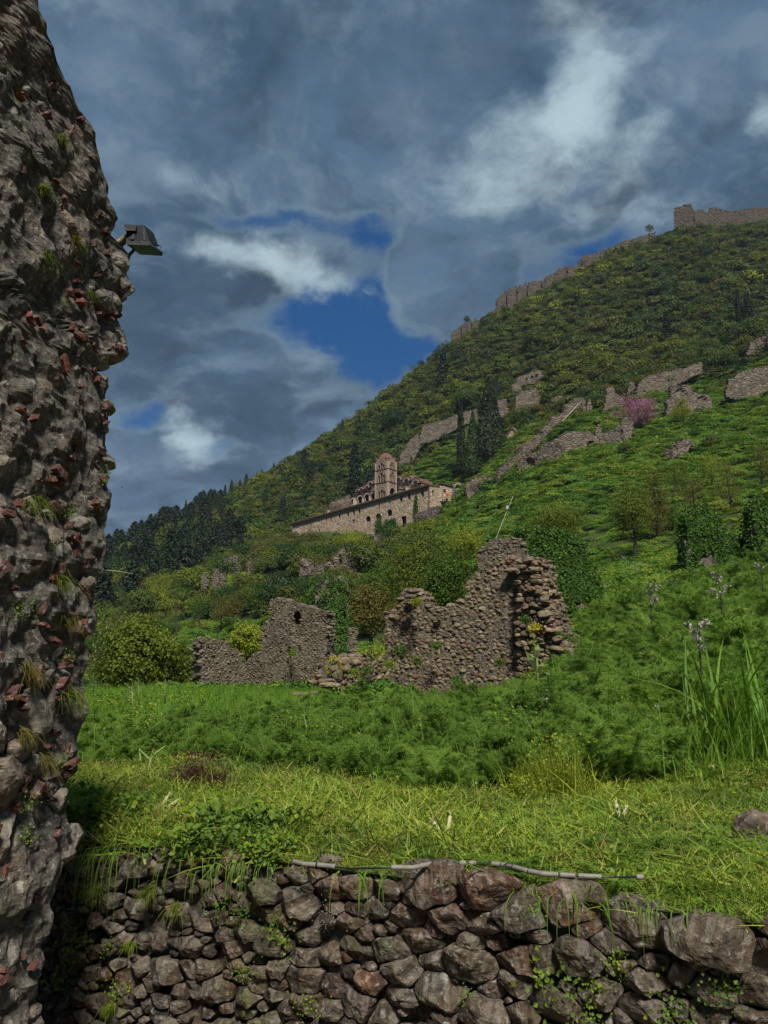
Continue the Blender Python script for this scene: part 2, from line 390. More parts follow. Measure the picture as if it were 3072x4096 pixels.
def rubble_mat(name, stone_a, stone_b, mortar, scale, bdist=0.15, stain=0.5):
    """masonry too far off to tell its stones apart"""
    m, N = new_mat(name); P = pos(N)
    Pw = N.v('MULTIPLY', P, (1.0, 1.0, 1.7))
    vo = N.new('ShaderNodeTexVoronoi', feature='F1'); N.put(vo.inputs['Vector'], Pw); vo.inputs['Scale'].default_value = scale
    ve = N.new('ShaderNodeTexVoronoi', feature='DISTANCE_TO_EDGE'); N.put(ve.inputs['Vector'], Pw); ve.inputs['Scale'].default_value = scale
    sp = N.new('ShaderNodeSeparateColor'); N.l.new(vo.outputs['Color'], sp.inputs[0])
    c = N.mix(sp.outputs[0], stone_a, stone_b); c = N.mix(N.m('MULTIPLY', sp.outputs[1], 0.35), c, (0.06, 0.05, 0.045))
    c = N.mix(N.ss(ve.outputs['Distance'], 0.0, 0.12, 0.8, 0.0), c, mortar)
    n = N.noise(P, 0.35, 7, 0.65); c = N.mix(N.ss(n, 0.5, 0.75, 0, stain), c, (0.05, 0.048, 0.04))
    drip = N.noise(N.v('MULTIPLY', P, (1.5, 1.5, 0.12)), 1.0, 5, 0.6); c = N.mix(N.ss(drip, 0.52, 0.7, 0, stain * 0.7), c, (0.06, 0.058, 0.05))
    finish(N, c, 0.9, N.m('ADD', N.ss(ve.outputs['Distance'], 0, 0.2), N.noise(P, 2.5, 5, 0.6)), 0.8, bdist, 0.15)
    return m
M_MONASTERY = rubble_mat('monastery_masonry', (0.50, 0.385, 0.265), (0.30, 0.22, 0.15), (0.45, 0.35, 0.25), 1.1, 0.2, 0.4)
M_FARWALL = rubble_mat('far_ruin_masonry', (0.22, 0.18, 0.135), (0.11, 0.09, 0.07), (0.15, 0.12, 0.095), 1.0, 0.3, 0.8)
M_FORT = rubble_mat('fortress_masonry', (0.135, 0.105, 0.08), (0.085, 0.068, 0.055), (0.10, 0.08, 0.063), 0.6, 0.5, 0.8)
M_DRESSED = rubble_mat('church_masonry', (0.30, 0.225, 0.165), (0.23, 0.16, 0.12), (0.27, 0.15, 0.10), 1.6, 0.08, 0.45)

def plain_mat(name, col, rough=0.6, var=0.3, scale=6.0, spec=0.3, metal=0.0, trans=0.0):
    m, N = new_mat(name); n = N.noise(pos(N), scale, 5, 0.6)
    c = N.mix(N.ss(n, 0.3, 0.7, 0, var), col, tuple(x * 0.35 for x in col)); finish(N, c, rough, n, 0.3, 0.01, spec, trans, metal)
    return m
M_TILE = stone_mat('roof_tile', [(0, (0.17, 0.06, 0.04)), (0.5, (0.13, 0.05, 0.036)), (0.8, (0.21, 0.095, 0.07)), (1, (0.09, 0.05, 0.04))], 0.6, 0.3, 0.1, 0.0, 0.03)
M_ROOFDARK = plain_mat('eaves_timber', (0.055, 0.04, 0.03), 0.8)
M_DARK = plain_mat('painted_dim_interior', (0.02, 0.017, 0.015), 0.9)  # near-black colour painted in for the unlit inside of openings
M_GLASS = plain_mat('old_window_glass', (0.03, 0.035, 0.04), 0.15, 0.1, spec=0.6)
M_SHUTTER = plain_mat('pale_shutter', (0.36, 0.35, 0.31), 0.7)
M_WOOD = plain_mat('weathered_wood', (0.13, 0.085, 0.055), 0.8, 0.4)
M_GREENSH = plain_mat('green_shutter', (0.17, 0.23, 0.19), 0.7)
M_TRIM = plain_mat('pale_dressed_stone', (0.36, 0.30, 0.24), 0.8, 0.4, 2.0)
M_PLASTER = plain_mat('dirty_plaster', (0.33, 0.27, 0.21), 0.9, 0.6, 0.9)
M_RED = plain_mat('red_cloth', (0.45, 0.02, 0.02), 0.8, 0.1)
M_BLACKMET = plain_mat('black_metal', (0.012, 0.013, 0.015), 0.45, 0.2, 20, 0.5)
M_GREYMET = plain_mat('dark_painted_metal', (0.008, 0.009, 0.011), 0.7, 0.3, 20, 0.2)
M_OLIVE = plain_mat('olive_painted_tube', (0.10, 0.09, 0.05), 0.5, 0.35, 25, 0.4)
M_GLASSD = plain_mat('lamp_glass', (0.008, 0.012, 0.010), 0.25, 0.05, 20, 0.8)
M_PIPE = plain_mat('ivory_plastic_pipe', (0.20, 0.188, 0.16), 0.5, 0.25, 30)
M_POLE = plain_mat('galvanised_pole', (0.35, 0.35, 0.36), 0.4, 0.3, 3, 0.5)

def leaf_mat(name, stops, trans=0.3, patch=None, patch_scale=0.05, rough=0.55, k=1.0, leafvar=0.35, spec=0.25, by_obj=False, patch2=None):
    m, N = new_mat(name); P = pos(N)
    a = N.new('ShaderNodeAttribute', attribute_name='rnd').outputs['Fac']; oi = N.new('ShaderNodeObjectInfo')
    if by_obj:
        f = N.m('ADD', N.m('MULTIPLY', oi.outputs['Random'], 0.62), N.m('MULTIPLY', N.ss(N.noise(oi.outputs['Location'], patch_scale, 3, 0.6), 0.3, 0.7), 0.38))
        f = N.m('ADD', f, N.m('MULTIPLY', N.m('SUBTRACT', a, 0.5), 0.09))
    else:
        f = N.m('FRACT', N.m('ADD', a, N.m('MULTIPLY', oi.outputs['Random'], 0.15)))
    c = N.ramp(f, stops)
    c = N.mix(N.m('MULTIPLY', a, leafvar), c, N.mix(0.62, c, (0.02, 0.03, 0.01)))
    if patch: c = N.mix(N.ss(N.noise(P, patch_scale, 4, 0.6), 0.45, 0.65, 0, 0.75), c, patch)
    if patch2: c = N.mix(N.m('MULTIPLY', N.ss(N.noise(N.v('ADD', P, (7, 3, 1)), patch_scale * 2.1, 4, 0.6), 0.52, 0.66), 0.8), c, patch2)
    finish(N, c, rough, None, spec=spec, trans=trans)
    return m
FOREST = [(0.0, (0.011, 0.036, 0.009)), (0.18, (0.020, 0.055, 0.010)), (0.33, (0.044, 0.083, 0.011)), (0.45, (0.090, 0.119, 0.014)), (0.56, (0.108, 0.096, 0.019)),
          (0.68, (0.058, 0.112, 0.013)), (0.82, (0.154, 0.184, 0.014)), (1.0, (0.241, 0.288, 0.016))]
M_SCRUBX = None
M_SCRUB = leaf_mat('scrub_leaves', FOREST, 0.25, patch_scale=0.018, by_obj=True, leafvar=0.2)
M_FIR = leaf_mat('fir_needles', [(0, (0.010, 0.024, 0.016)), (0.5, (0.018, 0.036, 0.020)), (1, (0.030, 0.050, 0.024))], 0.1)
M_CYPRESS = leaf_mat('cypress_leaves', [(0, (0.008, 0.021, 0.008)), (0.5, (0.014, 0.029, 0.010)), (1, (0.024, 0.041, 0.013))], 0.1)
M_CYPRESSL = leaf_mat('light_cypress_leaves', [(0, (0.022, 0.050, 0.012)), (0.5, (0.034, 0.066, 0.014)), (1, (0.055, 0.09, 0.02))], 0.15)
M_YELLOW = leaf_mat('spring_leaves', [(0, (0.149, 0.196, 0.015)), (0.5, (0.241, 0.287, 0.022)), (1, (0.356, 0.380, 0.030))], 0.35)
M_OAK = leaf_mat('young_oak_leaves', [(0, (0.069, 0.105, 0.010)), (0.5, (0.125, 0.167, 0.014)), (1, (0.210, 0.247, 0.022))], 0.35)
M_OLIVEL = leaf_mat('olive_brown_leaves', [(0, (0.09, 0.09, 0.018)), (0.5, (0.14, 0.125, 0.022)), (1, (0.19, 0.16, 0.03))], 0.3)
M_MIDGREEN = leaf_mat('mid_green_leaves', [(0, (0.035, 0.086, 0.011)), (0.5, (0.070, 0.138, 0.014)), (1, (0.120, 0.190, 0.020))], 0.3)
M_PINK = leaf_mat('judas_blossom', [(0, (0.26, 0.08, 0.16)), (0.5, (0.38, 0.14, 0.25)), (1, (0.50, 0.24, 0.36))], 0.25)
M_PALEPINK = leaf_mat('pale_pink_blossom', [(0, (0.20, 0.10, 0.09)), (0.5, (0.30, 0.17, 0.16)), (1, (0.42, 0.28, 0.26))], 0.25)
M_IVY = leaf_mat('ivy_leaves', [(0, (0.020, 0.063, 0.007)), (0.6, (0.041, 0.105, 0.010)), (1, (0.091, 0.178, 0.014))], 0.15, spec=0.2, rough=0.5)
M_IVYTOP = leaf_mat('young_ivy_leaves', [(0, (0.07, 0.12, 0.015)), (1, (0.16, 0.22, 0.03))], 0.3)
M_FENNEL = leaf_mat('fennel_threads', [(0, (0.096, 0.187, 0.025)), (0.5, (0.160, 0.284, 0.038)), (1, (0.269, 0.417, 0.064))], 0.4, leafvar=0.2, by_obj=True, patch_scale=0.3)
M_STALK = leaf_mat('green_stalks', [(0, (0.14, 0.19, 0.06)), (1, (0.26, 0.30, 0.11))], 0.15)
M_GRASS = leaf_mat('tall_grass', [(0, (0.070, 0.179, 0.014)), (0.5, (0.122, 0.268, 0.018)), (1, (0.227, 0.389, 0.030))], 0.4, patch=(0.12, 0.20, 0.02), patch_scale=0.7)
M_CUT = leaf_mat('cut_grass', [(0, (0.125, 0.236, 0.018)), (0.3, (0.271, 0.377, 0.022)), (0.55, (0.376, 0.448, 0.046)), (0.8, (0.480, 0.495, 0.118)), (1, (0.271, 0.188, 0.055))], 0.4, patch=(0.07, 0.15, 0.03), patch_scale=1.3, patch2=(0.22, 0.14, 0.05))
M_WEED = leaf_mat('weed_leaves', [(0, (0.08, 0.17, 0.015)), (0.5, (0.18, 0.28, 0.022)), (1, (0.30, 0.34, 0.035))], 0.35, patch=(0.05, 0.12, 0.025), patch_scale=1.1)
M_MEADOW = leaf_mat('meadow_leaves', [(0, (0.030, 0.082, 0.011)), (0.25, (0.068, 0.160, 0.018)), (0.45, (0.117, 0.240, 0.027)), (0.65, (0.161, 0.249, 0.023)), (0.82, (0.234, 0.302, 0.023)), (0.92, (0.109, 0.088, 0.020)), (1, (0.293, 0.373, 0.023))], 0.3, by_obj=True, patch_scale=0.05)
M_WHITEF = leaf_mat('white_petals', [(0, (0.30, 0.25, 0.24)), (1, (0.48, 0.42, 0.40))], 0.3)
M_YELLOWF = leaf_mat('yellow_petals', [(0, (0.40, 0.38, 0.02)), (1, (0.55, 0.50, 0.03))], 0.3)
M_STRAW = leaf_mat('pale_cut_stalk', [(0, (0.34, 0.36, 0.14)), (1, (0.54, 0.51, 0.28))], 0.15)
M_BARK = stone_mat('bark', [(0, (0.05, 0.04, 0.032)), (1, (0.085, 0.07, 0.058))], 1.0, 0.1, 0.1, 0.3, 0.02)
M_DARKTWIG = plain_mat('dark_twigs', (0.035, 0.028, 0.022), 0.9)

def ground_mat():
    m, N = new_mat('hill_soil'); P = pos(N)
    n = N.noise(P, 0.12, 6, 0.6); n2 = N.noise(P, 2.5, 6, 0.65); n3 = N.noise(P, 30, 4, 0.6)
    c = N.mix(N.ss(n, 0.4, 0.6), (0.022, 0.040, 0.010), (0.040, 0.060, 0.013)); c = N.mix(N.ss(n2, 0.45, 0.7, 0, 0.8), c, (0.05, 0.038, 0.02))
    c = N.mix(N.ss(n3, 0.4, 0.7, 0, 0.5), c, (0.05, 0.075, 0.02))
    finish(N, c, 0.95, N.m('ADD', n2, n3), 0.7, 0.04, 0.1)
    return m
M_GROUND = ground_mat()
m_, N_ = new_mat('trodden_earth'); n_ = N_.noise(pos(N_), 5, 6, 0.65)
finish(N_, N_.mix(N_.ss(n_, 0.35, 0.65), (0.11, 0.085, 0.055), (0.16, 0.13, 0.09)), 0.95, n_, 0.6, 0.03, 0.1); M_EARTH = m_

# ------------------------------------------------------------------ ground
def terrain():
    # wall line: y = 3.12 - 0.5 x; the hillside sheet starts just behind the wall's face
    ns, nd = 420, 460
    s = np.linspace(-1.55, 1.55, ns); d0 = 3.13 / (1 + 0.5 * s); d0 = np.clip(d0, 1.9, 14)
    k = np.linspace(0, 1, nd); D = np.exp(np.log(d0)[:, None] * (1 - k)[None] + math.log(1500) * k[None])
    X = s[:, None] * D; Z = ground(X, D)
    V = np.stack([X, D, Z], -1).reshape(-1, 3)
    i, j = np.meshgrid(np.arange(ns - 1), np.arange(nd - 1), indexing='ij')
    F = np.stack([i * nd + j, (i + 1) * nd + j, (i + 1) * nd + j + 1, i * nd + j + 1], -1).reshape(-1, 4)
    o = mk('terrain', V, F, M_GROUND, smooth=True); tag(o, 'grassy terrace rising into a steep overgrown mountainside', kind='structure')
    g = np.linspace(-1, 1, 60); X, Y = np.meshgrid(g * 60, g * 40 - 34, indexing='ij')
    Z = 0.02 * fbm(np.stack([X, Y, X * 0], -1) * 0.7, 3, 1)
    V = np.stack([X, Y, Z], -1).reshape(-1, 3); i, j = np.meshgrid(np.arange(59), np.arange(59), indexing='ij')
    F = np.stack([i * 60 + j, (i + 1) * 60 + j, (i + 1) * 60 + j + 1, i * 60 + j + 1], -1).reshape(-1, 4)
    tag(mk('lower_ground', V, F, M_EARTH, smooth=True), 'bare trodden earth below the terrace wall', kind='structure')
terrain()

def haze():
    V = np.array([[x, y, z] for x in (-900, 1300) for y in (-80, 1620) for z in (-3.0, 420.0)], float)
    zmin = float(ground(np.linspace(-1.5, 1.5, 60)[:, None] * np.geomspace(3, 1500, 80)[None], np.repeat(np.geomspace(3, 1500, 80)[None], 60, 0)).min()); V[V[:, 2] < 0, 2] = min(-3.0, zmin - 1)
    m = bpy.data.materials.new('thin_air'); m.use_nodes = True; m.node_tree.nodes.clear(); N = NT(m.node_tree)
    v = N.new('ShaderNodeVolumePrincipled'); v.inputs['Color'].default_value = (0.72, 0.82, 1.0, 1); v.inputs['Density'].default_value = 0.00008; v.inputs['Anisotropy'].default_value = 0.1
    o = N.new('ShaderNodeOutputMaterial'); N.l.new(v.outputs[0], o.inputs['Volume'])
    tag(mk('haze', V, np.array([[0, 1, 3, 2], [4, 6, 7, 5], [0, 4, 5, 1], [2, 3, 7, 6], [0, 2, 6, 4], [1, 5, 7, 3]]), m), kind='stuff')
haze()
# ------------------------------------------------------------------ masonry tools
def throw(bounds, radii, inside=None, pre=None, k=0.82, tries=60, seed=1, aniso=1.0):
    """non-overlapping seeds of given radii in (u, v); returns array (n,3) u, v, r"""
    g = np.random.default_rng(seed); u0, u1, v0, v1 = bounds
    P = np.array(pre, float).reshape(-1, 3) if pre is not None and len(pre) else np.zeros((0, 3)); n = len(P)
    buf = np.zeros((n + len(radii), 3)); buf[:n] = P
    for r in sorted(radii, reverse=True):
        c = np.stack([g.uniform(u0, u1, tries), g.uniform(v0, v1, tries)], 1)
        for q in c:
            if inside is not None and not inside(q[0], q[1], r): continue
            if n:
                dd = (buf[:n, 0] - q[0]) ** 2 + ((buf[:n, 1] - q[1]) * aniso) ** 2
                if (dd < (k * (buf[:n, 2] + r)) ** 2).any(): continue
            buf[n] = (q[0], q[1], r); n += 1; break
    return buf[:n]
def clip_half(poly, a, b, c):
    out = []; n = len(poly)
    for i in range(n):
        p, q = poly[i], poly[(i + 1) % n]; dp = a * p[0] + b * p[1] - c; dq = a * q[0] + b * q[1] - c
        if dp <= 0: out.append(p)
        if (dp < 0 < dq) or (dq < 0 < dp):
            t = dp / (dp - dq); out.append((p[0] + t * (q[0] - p[0]), p[1] + t * (q[1] - p[1])))
    return out
def power_cells(S, aniso=1.0, cap=1.5, seed=3):
    """power diagram cells of the seeds, each capped by a rough octagon round its seed"""
    g = random.Random(seed); Q = S.copy(); Q[:, 1] *= aniso; res = []
    for i in range(len(Q)):
        x, y, r = Q[i]; ph = g.random() * 6.28
        poly = [(x + cap * r * g.uniform(0.9, 1.1) * math.cos(ph + a * math.pi / 4), y + cap * r * g.uniform(0.9, 1.1) * math.sin(ph + a * math.pi / 4)) for a in range(8)]
        d2 = (Q[:, 0] - x) ** 2 + (Q[:, 1] - y) ** 2
        for j in np.argsort(d2)[1:18]:
            xj, yj, rj = Q[j]
            if d2[j] > (2 * cap * r + cap * rj) ** 2: break
            a, b = 2 * (xj - x), 2 * (yj - y); c = xj * xj + yj * yj - rj * rj - (x * x + y * y - r * r)
            poly = clip_half(poly, a, b, c)
            if len(poly) < 3: break
        if len(poly) < 3: res.append(None); continue
        res.append(np.array(poly) / np.array([1, aniso]))
    return res
def radial(poly, c, n, ph=0.0):
    th = np.arange(n) * 2 * math.pi / n + ph; D = np.stack([np.cos(th), np.sin(th)], 1); rho = np.full(n, 1e9)
    for i in range(len(poly)):
        p = poly[i] - c; q = poly[(i + 1) % len(poly)] - c; e = q - p
        den = D[:, 0] * e[1] - D[:, 1] * e[0]; den = np.where(np.abs(den) < 1e-9, 1e-9, den)
        t = (p[0] * e[1] - p[1] * e[0]) / den; s_ = (p[0] * D[:, 1] - p[1] * D[:, 0]) / den
        ok = (t > 0) & (s_ >= -1e-6) & (s_ <= 1 + 1e-6); rho = np.where(ok, np.minimum(rho, t), rho)
    rho = np.where(rho > 1e8, np.median(rho[rho < 1e8]) if (rho < 1e8).any() else 0.05, rho)
    return D, rho
def rock(poly, depth, nseg=20, nring=5, back=0.08, gap=0.006, seed=0, rough=0.10, facets=4, e=3.2, soft=1, spike=0.06):
    g = np.random.default_rng(seed); c = poly.mean(0); D, rho = radial(poly, c, nseg, g.uniform(0, 1))
    for _ in range(soft): rho = 0.5 * rho + 0.25 * (np.roll(rho, 1) + np.roll(rho, -1))
    size = rho.mean(); rho = np.maximum(rho - gap, size * 0.35)
    rho = rho * (1 + spike * fbm(np.stack([D[:, 0] * 1.7, D[:, 1] * 1.7, np.full(nseg, seed * 3.1)], 1), 2, seed % 97))
    rr = (np.arange(1, nring + 1) / nring) ** 0.75
    XY = c + rr[:, None, None] * (rho[:, None] * D)[None]; W = depth * np.repeat(((1 - rr ** e) ** (1 / 2.2))[:, None], nseg, 1)
    XY = XY.reshape(-1, 2); W = W.ravel(); XY = np.vstack([c[None], XY]); W = np.r_[depth, W]; L = XY - c
    for _ in range(facets):
        a = g.uniform(0, 6.28); sl = g.uniform(0.15, 0.95); off = g.uniform(0.5, 1.0) * depth
        W = np.minimum(W, off + sl * (L[:, 0] * math.cos(a) + L[:, 1] * math.sin(a)))
    Q = np.c_[L / size * 1.3, np.full(len(L), seed * 1.7)]
    nz = fbm(Q, 3, seed % 89); nz = nz - 0.55 * np.abs(fbm(Q * 1.9 + 4, 3, seed % 71)) + 0.1; edge = np.r_[1.0, np.repeat(1 - 0.6 * rr, nseg)]
    W = W + rough * size * nz * 1.6 * edge
    back_xy = c + (XY[-nseg:] - c) * 0.9
    V = np.c_[np.vstack([XY, back_xy]), np.r_[W, np.full(nseg, -back)]]
    F3 = np.array([[0, 1 + j, 1 + (j + 1) % nseg] for j in range(nseg)])
    F4 = np.array([[1 + k * nseg + j, 1 + (k + 1) * nseg + j, 1 + (k + 1) * nseg + (j + 1) % nseg, 1 + k * nseg + (j + 1) % nseg] for k in range(nring) for j in range(nseg)])
    return V, F3, F4, np.r_[c, 0]
def frame(p0, direction):
    """a vertical plane: origin, horizontal unit vector u, outward normal (towards the viewer's side)"""
    u = np.array([direction[0], direction[1], 0.0]); u /= np.linalg.norm(u); n = np.array([u[1], -u[0], 0.0])
    return np.array(p0, float), u, n
def to_world(fr, V):
    O, u, n = fr; return O + V[:, :1] * u + V[:, 1:2] * np.array([0, 0, 1.0]) + V[:, 2:3] * n
def px_plane(fr, px, py):
    """where a view direction meets the plane, as (u, v)"""
    O, u, n = fr; s, t = st(px, py); d = np.array([s, 1.0, t]); k = ((O - np.array([0, 0, EYE])) @ n) / (d @ n)
    P = np.array([0, 0, EYE]) + k * d; return np.array([(P - O) @ u, P[2] - O[2]])
def in_poly(poly, x, y):
    poly = np.asarray(poly); c = False; j = len(poly) - 1
    for i in range(len(poly)):
        if (poly[i][1] > y) != (poly[j][1] > y) and x < (poly[j][0] - poly[i][0]) * (y - poly[i][1]) / (poly[j][1] - poly[i][1] + 1e-12) + poly[i][0]: c = not c
        j = i
    return c
def in_poly_v(poly, X, Y):
    poly = np.asarray(poly, float); c = np.zeros(np.shape(X), bool); j = len(poly) - 1
    for i in range(len(poly)):
        xi, yi = poly[i]; xj, yj = poly[j]
        c ^= ((yi > Y) != (yj > Y)) & (X < (xj - xi) * (Y - yi) / (yj - yi + 1e-12) + xi); j = i
    return c
def lay_stones(parent, fr, S, cells, mat, name='stone', limit=300, depth=0.5, nseg=20, nring=5, low=(9, 2), seed0=0, gap=0.006, rough=0.1, back=None, e=3.2, soft=1, facets=4, score=None, spike=0.06, proud=0.0, crag=False):
    order = [i for i in range(len(S)) if cells[i] is not None]
    key = (lambda i: -S[i][2]) if score is None else (lambda i: -score[i])
    order.sort(key=key); g = np.random.default_rng(seed0 + 5); rest = MB()
    for k, i in enumerate(order):
        r = S[i][2]; dp = r * depth * g.uniform(0.7, 1.35)
        hi = k < limit; ns, nr = (nseg, nring) if hi else low
        V, F3, F4, c = rock(cells[i], dp, ns, nr, back if back else r * 0.7, gap, seed0 + i, rough, facets, e, soft, spike)
        V[:, 2] += g.uniform(-0.3, 0.5) * proud * r
        if hi:
            W = to_world(fr, V); o = to_world(fr, c[None])[0]
            mk(name, W - o, [F3, F4], mat, parent, smooth=(not crag) and ns > 12, rnd=np.full(len(V), g.random()), loc=o)
        else:
            W = to_world(fr, V); b = rest.n; rest.add(W, F3, float(g.random())); rest.F4.append(F4 + b)
    if rest.n: tag(rest.build('small_' + name + 's', mat, parent), kind='stuff')

# ------------------------------------------------------------------ the dry stone terrace wall in front
WF = frame((0.0, 3.12, 0.0), (1.0, -0.5))
def terrace_wall():
    root = empty('terrace_wall', (0, 3.12, 0), label='rough dry stone retaining wall holding up the mown grass terrace', cat='stone wall')
    hero = []
    for ox, oy, f, lst in ((1500, 3100, .9476, [(220, 450, 125, 85), (480, 440, 150, 60), (600, 580, 105, 100), (820, 560, 115, 95), (1080, 640, 120, 90), (1430, 680, 225, 165), (870, 765, 95, 110),
            (390, 800, 115, 85), (620, 780, 85, 55), (280, 910, 105, 85), (130, 600, 90, 55), (320, 610, 70, 60), (450, 620, 70, 80), (720, 770, 80, 60), (600, 890, 75, 50), (460, 990, 100, 65),
            (760, 970, 110, 90), (1150, 870, 110, 50), (1430, 900, 130, 60), (1150, 1000, 130, 80), (1640, 950, 70, 100), (50, 740, 60, 90), (180, 700, 70, 70), (110, 820, 80, 60), (40, 500, 50, 50),
            (620, 1000, 45, 50), (930, 910, 110, 50), (1410, 1020, 120, 55)]),
            (0, 3100, .9042, [(1310, 560, 75, 85), (1450, 510, 60, 80), (1570, 500, 50, 50), (1180, 520, 75, 70), (1000, 410, 70, 60), (590, 410, 50, 70), (520, 390, 40, 65), (730, 865, 70, 75),
            (830, 865, 45, 55), (970, 950, 65, 60), (1340, 900, 80, 80), (1600, 780, 50, 100), (1070, 690, 45, 50), (1220, 740, 45, 75), (900, 650, 45, 60), (590, 590, 50, 60), (500, 560, 35, 60),
            (850, 750, 50, 60), (550, 920, 55, 65), (300, 640, 45, 45), (330, 980, 60, 60), (1590, 1020, 70, 70), (1090, 980, 50, 50), (760, 600, 40, 30), (430, 640, 40, 35)])):
        for x, y, rx, ry in lst:
            p = px_plane(WF, ox + x * f, oy + y * f); q = px_plane(WF, ox + (x + rx) * f, oy + y * f); w = px_plane(WF, ox + x * f, oy + (y - ry) * f)
            hero.append((p[0], min(p[1], 0.93), 0.90 * math.sqrt((q[0] - p[0]) * max(w[1] - p[1], .02) * 1.6)))
    hero = [(u, v, min(r, 0.108)) for u, v, r in hero]
    g = np.random.default_rng(11); radii = list(g.uniform(0.024, 0.060, 460)) + list(g.uniform(0.014, 0.026, 220))
    ins = lambda u, v, r: v < 0.93 + 0.02 * math.sin(u * 5) and r < 0.040 + 0.03 * (u + 2.4) / 4
    S = throw((-2.6, 2.3, 0.0, 0.95), radii, ins, hero, 0.80, 60, 12, 1.75)
    cells = power_cells(S, 1.75, 1.7, 4)
    big = int(np.argmax(S[:, 2])); cells[big] = (cells[big] - S[big, :2]) * np.array([1.05, 0.86]) + S[big, :2] - np.array([0, 0.02])
    vis = np.array([s[2] * (1.0 if s[1] > (0.12 if s[0] < 0.2 else 0.42) else 0.01) for s in S])
    lay_stones(root, WF, S, cells, M_WALLSTONE, 'stone', 300, 0.72, 32, 8, (12, 3), 100, 0.002, 0.21, 0.10, 6.5, 0, 8, vis, 0.16, 0.8, True)
    b = MB()
    g_ = np.linspace(-2.8, 2.6, 60); v_ = np.linspace(-0.05, 0.955, 14); U, Vv = np.meshgrid(g_, v_, indexing='ij')
    W_ = -0.045 + 0.02 * fbm(np.stack([U * 6, Vv * 6, U * 0], -1), 3, 5)
    P = to_world(WF, np.stack([U.ravel(), Vv.ravel(), W_.ravel()], 1)); n = 14
    i, j = np.meshgrid(np.arange(59), np.arange(13), indexing='ij')
    b.add(P, np.stack([i * n + j, (i + 1) * n + j, (i + 1) * n + j + 1, i * n + j + 1], -1).reshape(-1, 4), 0.5)
    b.build('earth_core', M_RUINCORE, root)
    return root
terrace_wall()

# ------------------------------------------------------------------ the ruined corner on the left
PIL = [(180, 4150), (190, 3750), (205, 3600), (235, 3480), (268, 3400), (290, 3300), (300, 3100), (330, 3000), (340, 2800), (366, 2600), (385, 2400), (398, 2250), (418, 2100), (432, 2000), (428, 1960),
       (438, 1880), (450, 1800), (448, 1620), (440, 1560), (402, 1515), (418, 1455), (485, 1440), (502, 1370), (485, 1300), (480, 1235), (508, 1180), (506, 1050), (452, 985), (425, 900), (430, 800), (430, 720),
       (372, 600), (330, 520), (252, 350), (232, 270), (178, 220), (122, 130), (130, 60), (118, -60), (80, -400)]
FA, FB = -1.826, 0.24                       # plan line of the wall face: x = FA + FB*y
_e = []
for px, py in PIL:
    s, t = st(px, py); y = FA / (s - FB); _e.append((EYE + t * y, y))
_e = np.array(sorted(_e))
PF_dir = np.array([-FB, -1.0]); PF_dir /= np.linalg.norm(PF_dir)          # from the broken edge towards the viewer
def edge_y(z): return sum(np.interp(z + o, _e[:, 0], _e[:, 1]) for o in (-.09, -.045, 0, .045, .09)) / 5 if np.max(z) > 2.9 + 0.6 else np.interp(z, _e[:, 0], _e[:, 1])
_n = np.array([1.0, -FB, 0]); _n /= np.linalg.norm(_n)
PFR = (np.array([FA + FB * 3.0, 3.0, 0.0]), np.array([-PF_dir[0], -PF_dir[1], 0.0]), _n)     # u grows away from the viewer, the edge is near u = 0
def edge_u(z): return (edge_y(z) - 3.0) / (-PF_dir[1]) - 0.045
